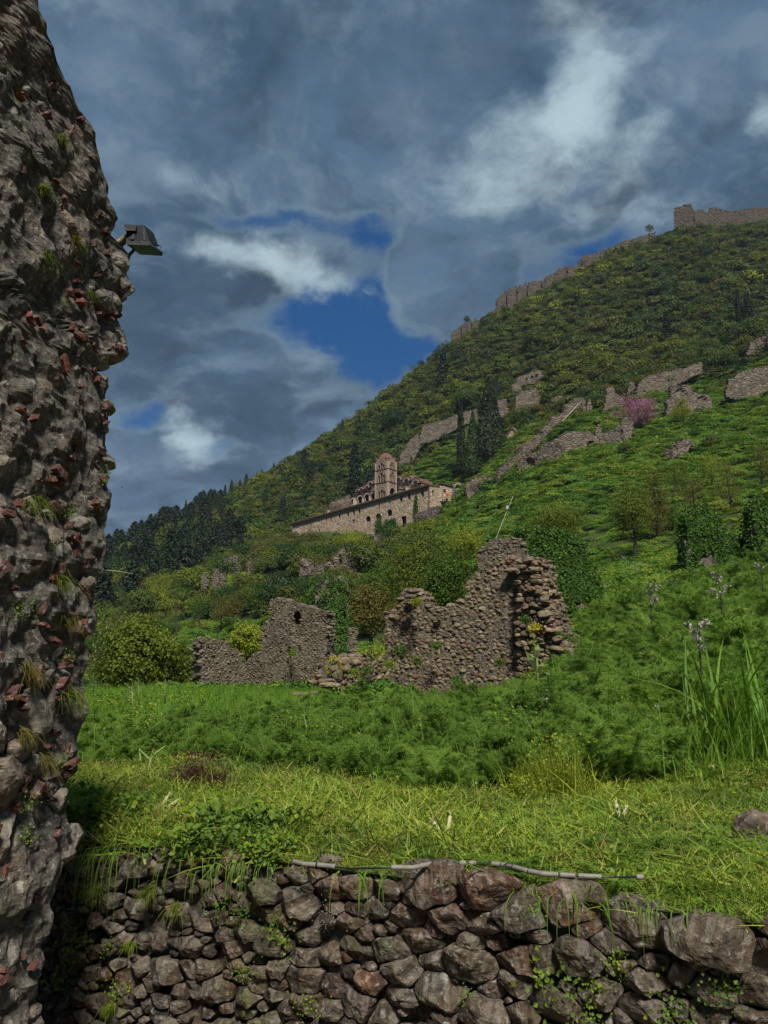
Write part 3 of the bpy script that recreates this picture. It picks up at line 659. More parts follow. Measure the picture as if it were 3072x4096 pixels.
def pillar():
    root = empty('ruined_masonry_pier', (FA + FB * 2.6, 2.6, 0), label='tall ruined rubble and brick wall end close on the left edge', cat='ruined wall')
    zs = np.linspace(-0.1, 5.2, 330); cols = np.r_[-np.linspace(1.3, 0.05, 9), -np.array([0.02]), np.linspace(0, 0.9, 110), np.linspace(0.93, 2.2, 24) ]
    # negative columns run back from the edge round the far side
    V = np.zeros((len(zs), len(cols), 3))
    for i, z in enumerate(zs):
        eu = edge_u(z)
        for j, c in enumerate(cols):
            if c >= 0: u, w = eu - c, 0.030
            else: u, w = eu + 0.10 * (1 - math.exp(c * 2)) - 0.05, c - 0.03
            V[i, j] = (u, z, w)
    P = V.reshape(-1, 3); W = to_world(PFR, P)
    d1 = fbm(W * 3.0, 4, 21) * 0.075 + fbm(W * 11, 3, 22) * 0.034 + fbm(W * 35, 3, 25) * 0.010; d2 = fbm(W * 7.0 + 9, 4, 23) * 0.018
    d1 = d1 - 0.05 * np.abs(fbm(W * 6.0 + 3, 4, 27)) - 0.03 * np.abs(fbm(W * 17.0 + 3, 3, 28)) + 0.008
    W = W + PFR[2] * d1[:, None] + PFR[1] * d2[:, None]
    n = len(cols); i, j = np.meshgrid(np.arange(len(zs) - 1), np.arange(n - 1), indexing='ij')
    F = np.stack([i * n + j, i * n + j + 1, (i + 1) * n + j + 1, (i + 1) * n + j], -1).reshape(-1, 4)
    mk('mortar_mass', W, F, M_MORTAR, root, smooth=False)
    # stones set in the mortar
    g = np.random.default_rng(31)
    pre = []
    for px, py, rx, ry in [(310, 1310, 70, 70), (60, 870, 45, 90), (20, 1000, 60, 120), (60, 150, 60, 150), (115, 1440, 40, 90), (150, 1640, 75, 60), (400, 1540, 50, 45), (310, 1590, 50, 45), (300, 3350, 55, 60),
                           (60, 2150, 75, 130), (215, 2160, 50, 90), (230, 1020, 60, 70), (330, 1750, 80, 60), (330, 900, 55, 75), (360, 770, 50, 60), (90, 3240, 60, 60), (230, 3200, 45, 60), (40, 3450, 45, 70),
                           (120, 3700, 50, 60), (110, 3960, 55, 70), (250, 2700, 45, 60), (80, 2600, 70, 90), (190, 2480, 60, 70), (340, 2480, 40, 90), (300, 2080, 60, 60), (170, 1850, 60, 50), (320, 1870, 60, 60),
                           (470, 1360, 36, 40), (160, 3560, 60, 60), (30, 3800, 50, 90), (170, 1150, 60, 100), (60, 500, 60, 110), (170, 420, 60, 70), (250, 620, 50, 80), (150, 700, 50, 80), (30, 1250, 50, 80), (200, 1400, 50, 50)]:
        a = px_plane(PFR, px, py); b = px_plane(PFR, px + rx, py); c = px_plane(PFR, px, py - ry)
        pre.append((a[0], a[1], min(0.14, 0.9 * math.sqrt(abs((b[0] - a[0]) * (c[1] - a[1]))))))
    ins = lambda u, v, r: edge_u(v) - 1.0 < u < edge_u(v) - r * 0.35
    S = throw((-1.9, 0.35, 0.0, 4.3), list(g.uniform(0.06, 0.115, 60)) + list(g.uniform(0.03, 0.06, 200)) + list(g.uniform(0.014, 0.03, 300)), ins, pre, 0.84, 80, 33, 1.35)
    cells = power_cells(S, 1.35, 1.25, 6)
    vis = np.array([s[2] if s[0] > edge_u(s[1]) - 0.62 and s[1] > 0.3 else 0.001 for s in S])
    lay_stones(root, PFR, S, cells, M_PILLARSTONE, 'stone', 300, 0.55, 30, 8, (12, 3), 900, 0.006, 0.20, 0.14, 3.6, 1, 6, vis, 0.18, 0.5, True)
    # stones that stand out of the broken edge
    for k in range(60):
        z = g.uniform(0.5, 3.9); eu = float(edge_u(z)); r = g.uniform(0.02, 0.055)
        blob_rock(root, to_world(PFR, np.array([[eu - r * 0.6, z, g.uniform(-0.25, 0.02)]]))[0], (r * 1.3, r * 0.9, r * 0.8), M_PILLARSTONE if g.random() < .88 else M_BRICK, 'stone', int(g.integers(1e6)))
    # the big lumps that jut out against the sky
    for px, py, rx, ry in [(462, 1130, 45, 110), (465, 1395, 45, 60), (440, 1210, 40, 60), (415, 880, 36, 60), (418, 1620, 36, 40), (425, 1840, 40, 36), (395, 740, 40, 60), (240, 3420, 50, 60)]:
        a = px_plane(PFR, px, py); b = px_plane(PFR, px + rx, py); c = px_plane(PFR, px, py - ry)
        blob_rock(root, to_world(PFR, np.array([[a[0], a[1], -0.03]]))[0], (abs(b[0] - a[0]), 0.09, abs(c[1] - a[1])), M_PILLARSTONE, 'stone', px + py)
    # broken bricks
    used = S.copy(); n = 0
    for k in range(1400):
        z = g.uniform(0.3, 4.1); eu = float(edge_u(z)); u = eu - 0.035 - abs(g.normal(0, 0.33)); 
        if u < eu - 0.8: continue
        r = g.uniform(0.008, 0.024); dd = np.hypot(used[:, 0] - u, used[:, 1] - z)
        if (dd < used[:, 2] * 0.75 + r * 0.7).any(): continue
        used = np.vstack([used, (u, z, r)]); n += 1
        w, h = r * g.uniform(1.1, 1.7), r * g.uniform(0.5, 0.95)
        brick_chip(root, to_world(PFR, np.array([[u, z, 0.028 + g.uniform(-.01, .02)]]))[0], (w * .9, 0.015, h * .85), g.normal(0, 0.5) + (1.3 if g.random() < .25 else 0), int(g.integers(1e6)))
        if n >= 190: break
    return root
def ico(sub=2):
    bm = bmesh.new(); bmesh.ops.create_icosphere(bm, subdivisions=sub, radius=1.0)
    V = np.array([v.co[:] for v in bm.verts]); F = np.array([[v.index for v in f.verts] for f in bm.faces]); bm.free(); return V, F
ICO1, ICO2, ICO3 = ico(1), ico(2), ico(3)
def rock_shape(sc, seed, src=None, rough=0.28, cuts=7):
    V, F = src or ICO2; g = np.random.default_rng(seed); P = V * (1 + rough * fbm(V * 1.4 + seed % 1000, 3, seed % 83))[:, None]
    for _ in range(cuts):
        n = g.normal(size=3); n /= np.linalg.norm(n); lim = g.uniform(0.62, 0.9); d = P @ n - lim; P = P - np.maximum(d, 0)[:, None] * n * 0.9
    return P * np.array(sc), F
def blob_rock(parent, loc, sc, mat, name, seed, rz=None, src=None):
    V, F = rock_shape(sc, seed, src or (ICO3 if max(sc) > 0.04 else ICO2)); g = random.Random(seed); a = g.uniform(0, 6.28) if rz is None else rz
    if rz is None and max(sc) < 0.08: V = V @ np.array(Matrix.Rotation(a, 3, 'Z'))
    return mk(name, V, F, mat, parent, smooth=False, rnd=np.full(len(V), g.random()), loc=loc)
def brick_chip(parent, loc, size, roll, seed):
    g = np.random.default_rng(seed); bm = bmesh.new(); bmesh.ops.create_cube(bm, size=2.0); bmesh.ops.bevel(bm, geom=bm.edges[:], offset=0.25, segments=1, affect='EDGES')
    V = np.array([v.co[:] for v in bm.verts]); Fs = [np.array([v.index for v in f.verts]) for f in bm.faces]; bm.free()
    V = V * (1 + 0.16 * g.normal(size=(len(V), 1))) + 0.16 * g.normal(size=V.shape); V = V * np.array([size[0], size[2], size[1]])
    c, s_ = math.cos(roll), math.sin(roll); V = np.c_[V[:, 0] * c - V[:, 1] * s_, V[:, 0] * s_ + V[:, 1] * c, V[:, 2]]
    W = V[:, :1] * PFR[1] + V[:, 1:2] * np.array([0, 0, 1.0]) + V[:, 2:3] * PFR[2]
    return mk('brick', W, Fs, M_BRICK, parent, rnd=np.full(len(V), g.random()), loc=loc)
pillar()
# ------------------------------------------------------------------ ruins on the terrace
def px_poly(fr, pts): return np.array([px_plane(fr, x, y) for x, y in pts])
def core_block(name, fr, poly, thick, mat, parent, cell=0.1, holes=(), jag=0.0, front=-0.03, relief=0.03, holedepth=0.35, seed=0, noise_scale=6.0):
    """a solid of masonry inside the outline: grid of cells, the rim ragged, holes sunk to real depth"""
    poly = np.asarray(poly); u0, v0 = poly.min(0) - cell; u1, v1 = poly.max(0) + cell
    nu = int((u1 - u0) / cell) + 2; nv = int((v1 - v0) / cell) + 2
    U, Vv = np.meshgrid(u0 + np.arange(nu) * cell, v0 + np.arange(nv) * cell, indexing='ij')
    Uc, Vc = U[:-1, :-1] + cell / 2, Vv[:-1, :-1] + cell / 2
    jx = jag * fbm(np.stack([Uc * 1.1 / max(jag, .05) * .3, Vc * 1.1 / max(jag, .05) * .3, Uc * 0 + seed], -1), 2, seed)
    M = in_poly_v(poly, Uc + jx, Vc + jx)
    W = np.full(U.shape, front); through = np.zeros(M.shape, bool)
    for h in holes:
        hp = np.asarray(h[0]); hm = in_poly_v(hp, Uc, Vc)
        if h[1] is None: M &= ~hm
        else:
            hv = in_poly_v(hp, U, Vv); W[hv] = front - h[1]
    W = W + relief * fbm(np.stack([U * noise_scale, Vv * noise_scale, U * 0 + seed], -1), 3, seed + 1)
    ju = cell * 0.3 * fbm(np.stack([U * 9, Vv * 9, U * 0], -1), 2, seed + 2); jv = cell * 0.3 * fbm(np.stack([U * 9, Vv * 9, U * 0 + 5], -1), 2, seed + 3)
    Uj, Vj = U + ju, Vv + jv
    n = U.size; V3 = np.concatenate([np.stack([Uj, Vj, W], -1).reshape(-1, 3), np.stack([Uj, Vj, np.full(U.shape, front - thick)], -1).reshape(-1, 3)])
    idx = np.arange(n).reshape(U.shape); i, j = np.nonzero(M)
    a, b, c, d = idx[i, j], idx[i + 1, j], idx[i + 1, j + 1], idx[i, j + 1]
    F = [np.stack([a, b, c, d], -1), np.stack([d, c, b, a], -1) + n]
    Mp = np.pad(M, 1)
    for di, dj, e0, e1 in ((-1, 0, 3, 0), (1, 0, 1, 2), (0, -1, 0, 1), (0, 1, 2, 3)):
        bm_ = ~Mp[i + 1 + di, j + 1 + dj]; q = np.stack([a, b, c, d], -1)[bm_]
        F.append(np.stack([q[:, e1], q[:, e0], q[:, e0] + n, q[:, e1] + n], -1))
    F = np.concatenate(F); used = np.unique(F); remap = np.full(2 * n, -1); remap[used] = np.arange(len(used))
    return mk(name, to_world(fr, V3[used]), remap[F], mat, parent)
def box_px(fr, x, y, w, h, arch=False, n=8):
    pts = [(x - w / 2, y + h / 2), (x + w / 2, y + h / 2)]
    if arch: pts += [(x + w / 2 * math.cos(a), y - h / 2 + w / 2 - w / 2 * math.sin(a)) for a in np.linspace(0, math.pi, n)]
    else: pts += [(x + w / 2, y - h / 2), (x - w / 2, y - h / 2)]
    return px_poly(fr, pts)
def stone_wall(root, fr, poly, thick, rad, count, mat, core, aniso, seed, limit=300, holes=(), depth=0.55, cell=0.1, small=None, top=True, nseg=14, nring=3, topr=None, k=0.78, cap=1.7, topn=3):
    poly = np.asarray(poly); g = np.random.default_rng(seed)
    hp = [np.asarray(h[0]) for h in holes]
    ins = lambda u, v, r: in_poly(poly, u, v) and not any(in_poly(h, u, v) for h in hp)
    b = (poly[:, 0].min(), poly[:, 0].max(), poly[:, 1].min(), poly[:, 1].max())
    S = throw(b, list(rad[0] + (rad[1] - rad[0]) * g.random(count) ** 2.0), ins, None, k, 40, seed, aniso)
    cells = power_cells(S, aniso, cap, seed)
    lay_stones(root, fr, S, cells, mat, 'stone', limit, depth, nseg, nring, (8, 2), seed * 100, rad[0] * 0.06, 0.20, None, 4.0, 0, 4, None, 0.14, 0.5)
    core_block('mortar_core', fr, poly, thick, core, root, cell, holes, cell * 0.7, -0.012, 0.045, seed=seed)
    if top:     # loose stones along the broken top and ends, through the wall's thickness
        mb = MB(); n = len(poly); tr = topr or rad[1]
        for i in range(n):
            p, q = poly[i], poly[(i + 1) % n]; L = np.linalg.norm(q - p); 
            if max(p[1], q[1]) < poly[:, 1].min() + 0.4: continue
            for _ in range(int(L / (tr * 1.1)) + 1):
                for w in range(topn):
                    c = p + (q - p) * g.random(); r = tr * g.uniform(0.4, 1.5); V, F = rock_shape((r * 1.35, r, r * g.uniform(0.22, 0.7)), int(g.integers(1e6)), ICO1, 0.2, 4)
                    O = to_world(fr, np.array([[c[0] + g.normal(0, r * .25), c[1] + g.normal(-0.02, r * 0.25), -0.05 - thick * g.random()]]))[0]; mb.add(V + O, F, g.random())
        if mb.n: tag(mb.build('rim_stones', mat, root), kind='stuff')
    return S
def pxframe(x0, y0, d0, x1, y1, d1):
    a = at(x0, y0, d0); b = at(x1, y1, d1); return frame((a[0], a[1], 0.0), (b[0] - a[0], b[1] - a[1]))

def big_ruin():
    fr = pxframe(1530, 2700, 26.0, 2150, 2700, 23.6)
    root = empty('ruined_wall', tuple(fr[0]), label='tall ragged ruin of rounded rubble with a peaked right end on the terrace', cat='ruined wall')
    A = px_poly(fr, [(1520, 2860), (1535, 2700), (1552, 2600), (1546, 2455), (1560, 2440), (1592, 2450), (1598, 2420), (1612, 2400), (1600, 2390), (1625, 2362), (1650, 2355), (1680, 2372), (1690, 2395), (1712, 2430),
                     (1742, 2432), (1765, 2448), (1790, 2432), (1822, 2412), (1850, 2408), (1878, 2402), (1876, 2340), (1890, 2310), (1918, 2292), (1950, 2275), (1968, 2235), (1990, 2226), (2040, 2236), (2070, 2232),
                     (2110, 2240), (2120, 2300), (2135, 2380), (2160, 2450), (2180, 2530), (2200, 2600), (2215, 2680), (2210, 2860)])
    H = [(box_px(fr, 1928, 2526, 20, 30), 0.4), (box_px(fr, 2010, 2515, 12, 16), 0.3), (box_px(fr, 2035, 2525, 12, 16), 0.3), (box_px(fr, 2075, 2592, 60, 20), 0.35), (box_px(fr, 1745, 2540, 14, 90), 0.12)]
    stone_wall(root, fr, A, 0.85, (0.032, 0.15), 4600, M_RUINSTONE, M_RUINCORE, 1.9, 41, 300, H, 0.30, 0.09, nseg=12, nring=3, topr=0.12)
    # broken end of the cross wall, courses of flat stones stepping down to the right and towards the viewer
    f2 = pxframe(2090, 2500, 23.4, 2290, 2500, 22.2)
    B = px_poly(f2, [(2080, 2860), (2075, 2500), (2078, 2300), (2090, 2240), (2125, 2238), (2138, 2262), (2142, 2310), (2158, 2355), (2166, 2400), (2186, 2440), (2192, 2480), (2222, 2525), (2236, 2565), (2262, 2590), (2285, 2625), (2290, 2660),
                     (2260, 2690), (2232, 2720), (2240, 2860)])
    r2 = root
    g = np.random.default_rng(8)
    core_block('mortar_core', f2, B, 0.9, M_RUINCORE, r2, 0.1, [], 0.08, -0.10, 0.06, seed=9)
    insb = lambda u, v, r: in_poly(B, u, v)
    Sb = throw((B[:, 0].min(), B[:, 0].max(), B[:, 1].min(), B[:, 1].max()), list(0.04 + 0.15 * g.random(420) ** 2.2), insb, None, 0.8, 40, 77, 1.7)
    lay_stones(r2, f2, Sb, power_cells(Sb, 1.7, 1.5, 7), M_RUINSTONE, 'stone', 110, 0.75, 12, 3, (9, 2), 7700, 0.008, 0.18, None, 3.4, 0, 4, None, 0.12, 1.6)
    mbr = MB()
    for i in range(len(B)):
        p, q = B[i], B[(i + 1) % len(B)]
        for _ in range(int(np.linalg.norm(q - p) / 0.07) + 1):
            for w in range(4):
                c = p + (q - p) * g.random(); r = 0.13 * g.uniform(.4, 1.3); V, F = rock_shape((r * 1.3, r, r * g.uniform(.3, .7)), int(g.integers(1e6)), ICO1, .2, 4)
                mbr.add(V + to_world(f2, np.array([[c[0] + g.normal(0, .04), c[1] + g.normal(0, .04), -.05 - 0.95 * g.random()]]))[0], F, g.random())
    tag(mbr.build('rim_stones', M_RUINSTONE, r2), kind='stuff')
    # flat slabs jutting out of the broken edge
    for k in range(46):
        v = B[:, 1].min() + 0.5 + (B[:, 1].max() - B[:, 1].min() - 0.55) * g.random(); row = [u for u in np.linspace(B[:, 0].min(), B[:, 0].max(), 90) if in_poly(B, u, v)]
        if not row: continue
        w = g.uniform(0.12, 0.34); h = g.uniform(0.05, 0.13)
        V, F = rock_shape((w, 0.26, h), int(g.integers(1e6)), ICO2, 0.22, 7)
        O = to_world(f2, np.array([[max(row) - w * 0.45 + g.uniform(-.25, .12) - (g.random() < .3) * 0.5, v, -0.1 - 0.5 * g.random() ** 2 + 0.05]]))[0]
        Rm = np.array(Matrix.Rotation(g.uniform(0, 3.1), 3, 'Z') @ Matrix.Rotation(g.normal(0, 0.12), 3, 'X'))
        mk('slab', V @ Rm.T, F, M_SLAB if g.random() < .6 else M_RUINSTONE, r2, rnd=np.full(len(V), g.random()), loc=O)
    # the fragment standing behind
    f3 = pxframe(1912, 2300, 27.2, 2080, 2300, 26.4)
    C = px_poly(f3, [(1905, 2800), (1910, 2400), (1912, 2300), (1913, 2205), (1930, 2190), (1955, 2178), (1960, 2165), (2000, 2158), (2030, 2150), (2058, 2150), (2068, 2170), (2072, 2200), (2080, 2260), (2085, 2800)])
    t = empty('tower_fragment', tuple(f3[0]), label='thin slab-built wall fragment rising behind the peak of the rubble ruin', cat='ruined wall')
    stone_wall(t, f3, C, 0.8, (0.035, 0.085), 800, M_SLAB, M_RUINCORE, 1.9, 43, 120, [], 0.5, 0.1, nseg=10, nring=2, topr=0.09)
big_ruin()

def left_ruin():
    root = empty('ruined_house', tuple(at(1050, 2790, 25.5)), label='dark slab-built ruined house walls with blind arches left of the ivy pier', cat='ruined building')
    f1 = pxframe(920, 2700, 27.0, 1310, 2700, 26.0)
    A = px_poly(f1, [(930, 2860), (935, 2720), (975, 2660), (1000, 2640), (1010, 2618), (1030, 2612), (1048, 2602), (1050, 2545), (1058, 2500), (1075, 2490), (1085, 2465), (1082, 2410), (1090, 2398), (1112, 2394), (1140, 2404), (1175, 2412), (1190, 2424),
                     (1235, 2428), (1256, 2436), (1300, 2450), (1310, 2860)])
    H = [(box_px(f1, 1189, 2470, 38, 56, True), 0.45), (box_px(f1, 1160, 2650, 28, 134, True), 0.5), (box_px(f1, 1062, 2546, 14, 10), 0.3), (box_px(f1, 1102, 2546, 16, 10), 0.3), (box_px(f1, 1118, 2477, 10, 8), .3), (box_px(f1, 1125, 2608, 14, 10), .3),
         (box_px(f1, 1240, 2480, 8, 14), .3), (box_px(f1, 1066, 2744, 26, 14), .35), (box_px(f1, 1120, 2744, 22, 16), .35), (box_px(f1, 1008, 2748, 14, 10), .3)]
    stone_wall(root, f1, A, 0.7, (0.034, 0.10), 2600, M_SLAB, M_RUINCORE, 2.9, 51, 200, H, 0.32, 0.08, nseg=10, nring=2, topr=0.10)
    f2 = pxframe(800, 2700, 25.2, 1000, 2700, 26.3)
    B = px_poly(f2, [(805, 2880), (808, 2700), (812, 2600), (814, 2560), (838, 2552), (858, 2558), (862, 2570), (885, 2566), (902, 2572), (918, 2590), (945, 2600), (960, 2612), (968, 2632), (982, 2650), (990, 2700), (1000, 2880)])
    H2 = [(box_px(f2, 858, 2720, 5, 260), 0.15), (box_px(f2, 838, 2590, 10, 12), .25)]
    stone_wall(root, f2, B, 0.7, (0.04, 0.10), 700, M_SLAB, M_RUINCORE, 2.1, 52, 60, H2, 0.38, 0.08, nseg=10, nring=2, topr=0.09)
    f3 = pxframe(1165, 2700, 24.6, 1310, 2700, 24.4)
    C = px_poly(f3, [(1178, 2880), (1180, 2700), (1172, 2640), (1170, 2580), (1190, 2562), (1212, 2545), (1230, 2530), (1255, 2520), (1262, 2495), (1285, 2500), (1298, 2520), (1302, 2700), (1296, 2880)])
    H3 = [(box_px(f3, 1196, 2590, 16, 20), .3), (box_px(f3, 1222, 2680, 12, 14), .3), (box_px(f3, 1226, 2728, 12, 20), .3), (box_px(f3, 1284, 2730, 14, 18), .3), (box_px(f3, 1212, 2652, 8, 8), .2)]
    stone_wall(root, f3, C, 1.0, (0.035, 0.09), 800, M_SLAB, M_RUINCORE, 2.5, 53, 40, H3, 0.35, 0.08, nseg=10, nring=2, topr=0.10)
    # low collapsed wall joining the two ruins
    lw = empty('low_ruined_wall', tuple(at(1450, 2800, 23.5)), label='low collapsed rubble wall between the two ruins, ferns growing on it', cat='ruined wall')
    f4 = pxframe(1340, 2760, 22.5, 1560, 2760, 24.6)
    D = px_poly(f4, [(1335, 2900), (1345, 2740), (1352, 2690), (1362, 2650), (1390, 2648), (1420, 2640), (1440, 2632), (1500, 2630), (1545, 2632), (1575, 2640), (1575, 2900)])
    H4 = [(box_px(f4, 1370, 2745, 26, 26), .4), (box_px(f4, 1490, 2745, 50, 26), .4)]
    stone_wall(lw, f4, D, 0.8, (0.05, 0.13), 260, M_RUINSTONE, M_RUINCORE, 1.4, 54, 110, H4, 0.6, 0.1, topr=0.16)
left_ruin()

def heap(name, label, cat, pts, d, mat=None, seed=1, sc=1.0):
    root = empty(name, tuple(at(pts[0][0], pts[0][1], d)), label=label, cat=cat)
    g = np.random.default_rng(seed)
    for px, py, rx, ry in pts:
        c = at(px, py, d + g.uniform(-0.3, 0.3)); k = d / FPX
        blob_rock(root, c, (rx * k, max(rx, ry) * k * 0.8, ry * k), mat or M_RUINSTONE, 'stone', int(px * 7 + py), rz=0, src=ICO3)
heap('stone_heap', 'grey boulders and flat slabs tumbled before the slab-built ruined house', 'stone heap',
     [(1235, 2812, 42, 34), (1195, 2838, 26, 26), (1210, 2778, 50, 10), (1275, 2772, 44, 9), (1320, 2742, 48, 14), (1345, 2760, 30, 22), (1280, 2800, 40, 22), (1300, 2840, 40, 26), (1255, 2870, 30, 18), (1205, 2868, 26, 20),
      (1330, 2800, 30, 24), (1225, 2850, 26, 14), (1365, 2790, 26, 20), (1180, 2800, 20, 12)], 17.5, None, 3)
heap('stone_heap', 'pale cap stones balanced on the left shoulder of the rubble ruin', 'stone heap',
     [(1652, 2366, 30, 12), (1640, 2388, 26, 10), (1602, 2398, 22, 4), (1672, 2402, 20, 10), (1640, 2412, 28, 10), (1575, 2470, 24, 18), (1848, 2420, 26, 12), (1756, 2444, 20, 9)], 24.9, M_RUINSTONE, 4)
heap('stone_heap', 'rounded grey boulders at the foot of the low collapsed wall', 'stone heap',
     [(1395, 2672, 34, 26), (1368, 2655, 24, 14), (1420, 2650, 24, 14), (1350, 2700, 22, 22)], 21.8, None, 5)

# ------------------------------------------------------------------ walls buried in ivy
def leaf_quads(C, Nn, size, g, asp=0.75, fold=0.15):
    n = len(C); A = np.cross(Nn, g.normal(size=(n, 3))); A /= np.linalg.norm(A, axis=1)[:, None] + 1e-9; B = np.cross(Nn, A)
    L = size * g.uniform(0.6, 1.25, n)[:, None]; w = L * asp
    V = np.stack([C - A * L * .5, C + B * w * .5 + Nn * L * fold, C + A * L * .5, C - B * w * .5 + Nn * L * fold], 1).reshape(-1, 3)
    F = np.arange(4 * n).reshape(-1, 4); return V, F, np.repeat(g.random(n), 4)
def ivy_wall(x0, d0, x1, d1, pts, label, seed, thick=0.8, leaf=0.11, dens=170, bare=None, name='ivy_clad_wall', topmat=True, lump=0.14):
    fr = pxframe(x0, 2400, d0, x1, 2400, d1); poly = px_poly(fr, pts); g = np.random.default_rng(seed)
    root = empty(name, tuple(fr[0]), label=label, cat='ruined wall')
    core_block('masonry', fr, poly, thick, M_RUINCORE, root, 0.18, [], 0.1, -0.05, 0.1, seed=seed)
    b = (poly[:, 0].min(), poly[:, 0].max(), poly[:, 1].min(), poly[:, 1].max()); area = (b[1] - b[0]) * (b[3] - b[2]); n = int(area * dens * 2.2)
    u = g.uniform(b[0] - .1, b[1] + .1, n); v = g.uniform(b[2], b[3] + .1, n); P = np.stack([u, v, u * 0], -1)
    keep = in_poly_v(poly, u + 0.12 * fbm(P * 3, 2, 1), v + 0.12 * fbm(P * 3 + 4, 2, 2)); 
    if bare is not None: keep &= ~(in_poly_v(px_poly(fr, bare), u, v) & (fbm(P * 2.2, 3, 5) > -0.15))
    u, v, P = u[keep], v[keep], P[keep]; w = 0.02 + lump * (0.5 + fbm(P * 1.6, 3, seed)) * g.random(len(u)) ** 0.5
    C = to_world(fr, np.stack([u, v, w], 1)); Nn = fr[2] + 0.55 * g.normal(size=C.shape) + np.array([0, 0, 0.25]); Nn /= np.linalg.norm(Nn, axis=1)[:, None]
    V, F, r = leaf_quads(C, Nn, leaf, g, 0.85); 
    # ends, top and far side
    m = int(len(u) * 1.1); e = g.integers(0, len(poly), m); p, q = poly[e], poly[(e + 1) % len(poly)]; c = p + (q - p) * g.random((m, 1))
    C2 = to_world(fr, np.c_[c + g.normal(0, 0.13, (m, 2)), -thick * g.random(m) * 1.1]); N2 = g.normal(size=C2.shape); N2[:, 2] = np.abs(N2[:, 2]); N2 /= np.linalg.norm(N2, axis=1)[:, None]
    V2, F2, r2 = leaf_quads(C2, N2, leaf, g, 0.85)
    tag(mk('ivy', np.vstack([V, V2]), np.vstack([F, F2 + len(V)]), M_IVY, root, rnd=np.r_[r, r2]), kind='stuff')
    if topmat:
        tops = [(poly[i], poly[(i + 1) % len(poly)]) for i in range(len(poly)) if min(poly[i][1], poly[(i + 1) % len(poly)][1]) > b[2] + 0.45 * (b[3] - b[2])]
        C3 = []
        for p, q in tops:
            for _ in range(int(np.linalg.norm(q - p) * 110)): c = p + (q - p) * g.random(); C3.append([c[0] + g.normal(0, .05), c[1] + abs(g.normal(0, 0.10)), -thick * g.random() + .1])
        if C3:
            C3 = to_world(fr, np.array(C3)); N3 = g.normal(size=C3.shape); N3[:, 2] = np.abs(N3[:, 2]) + .3; N3 /= np.linalg.norm(N3, axis=1)[:, None]
            V3, F3, r3 = leaf_quads(C3, N3, leaf, g, 0.7); tag(mk('young_shoots', V3, F3, M_IVYTOP, root, rnd=r3), kind='stuff')
ivy_wall(2105, 33, 2400, 34.5, [(2118, 2500), (2110, 2300), (2105, 2200), (2106, 2135), (2125, 2118), (2190, 2120), (2250, 2130), (2300, 2148), (2335, 2180), (2358, 2230), (2370, 2285), (2398, 2315), (2408, 2380), (2412, 2500)],
         'tall blocky ruin smothered in dark ivy behind the peaked rubble wall', 61, 1.2, 0.12, 260, [(2250, 2500), (2262, 2410), (2420, 2400), (2420, 2500)])
ivy_wall(1280, 28, 1400, 28.4, [(1290, 2800), (1290, 2500), (1268, 2420), (1262, 2380), (1285, 2345), (1320, 2318), (1360, 2310), (1385, 2335), (1392, 2380), (1388, 2500), (1392, 2800)],
         'slender ivy-covered pier beside the slab-built ruined house', 62, 0.9, 0.09, 300, None, 'ivy_clad_pier', False, 0.3)
ivy_wall(2745, 38, 2960, 38, [(2750, 2300), (2745, 2180), (2744, 2080), (2770, 2045), (2810, 2032), (2845, 2042), (2868, 2075), (2880, 2110), (2930, 2140), (2965, 2160), (2990, 2200), (2990, 2300)],
         'hump-shaped ruin covered in ivy on the right slope', 63, 1.0, 0.14, 220, [(2790, 2300), (2800, 2225), (2850, 2205), (2860, 2300)])
ivy_wall(3010, 37, 3200, 37, [(3010, 2300), (3012, 2100), (3018, 2025), (3060, 1998), (3120, 1995), (3200, 2020), (3200, 2300)],
         'ivy-covered ruin cut off by the right edge of the view', 64, 1.0, 0.14, 220)
# a narrow brick-built remnant and a bare slab pier beside the ivy pier
def remnant():
    fr = pxframe(1388, 2600, 30, 1425, 2600, 30); t = empty('wall_stub', tuple(fr[0]), label='narrow upright stub of slab masonry just right of the ivy pier', cat='ruined wall')
    stone_wall(t, fr, px_poly(fr, [(1392, 2700), (1392, 2520), (1400, 2512), (1414, 2512), (1416, 2600), (1412, 2700)]), 0.6, (0.05, 0.10), 160, M_SLAB, M_RUINCORE, 1.9, 58, 60, [], 0.5, 0.1, nseg=9, nring=2)
remnant()
# ------------------------------------------------------------------ building tools
def slab_with_holes(fr, outer, holes, w_front, thick, mb, rnd=None, reveal=None):
    """front face of a wall with real openings, their reveals, and the far side; added to mb in world space"""
    loops = [np.asarray(outer)] + [np.asarray(h) for h in holes]; flat = np.vstack(loops)
    tris = np.array(tessellate_polygon([[Vector((p[0], p[1], 0)) for p in l] for l in loops]))
    if len(tris) == 0: return
    n = len(flat); A = np.c_[flat, np.full(n, w_front)]; B = np.c_[flat, np.full(n, w_front - thick)]
    P = flat[tris[:, 1]] - flat[tris[:, 0]]; Q = flat[tris[:, 2]] - flat[tris[:, 0]]; neg = (P[:, 0] * Q[:, 1] - P[:, 1] * Q[:, 0]) < 0
    tris[neg] = tris[neg][:, ::-1]
    b = mb.n; mb.add(to_world(fr, np.vstack([A, B])), np.vstack([tris, tris[:, ::-1] + n]), rnd)
    q = []; o = 0
    for l in loops:
        m = len(l); i = np.arange(m); j = (i + 1) % m; q.append(np.stack([o + i, o + j, o + j + n, o + i + n], -1)); o += m
    mb.F4.append(np.vstack(q) + b)
def rect(u, v, w, h): return np.array([(u - w / 2, v), (u + w / 2, v), (u + w / 2, v + h), (u - w / 2, v + h)])
def arch(u, v, w, h, n=9):
    r = w / 2; return np.array([(u - r, v), (u + r, v)] + [(u + r * math.cos(a), v + h - r + r * math.sin(a)) for a in np.linspace(0, math.pi, n)])
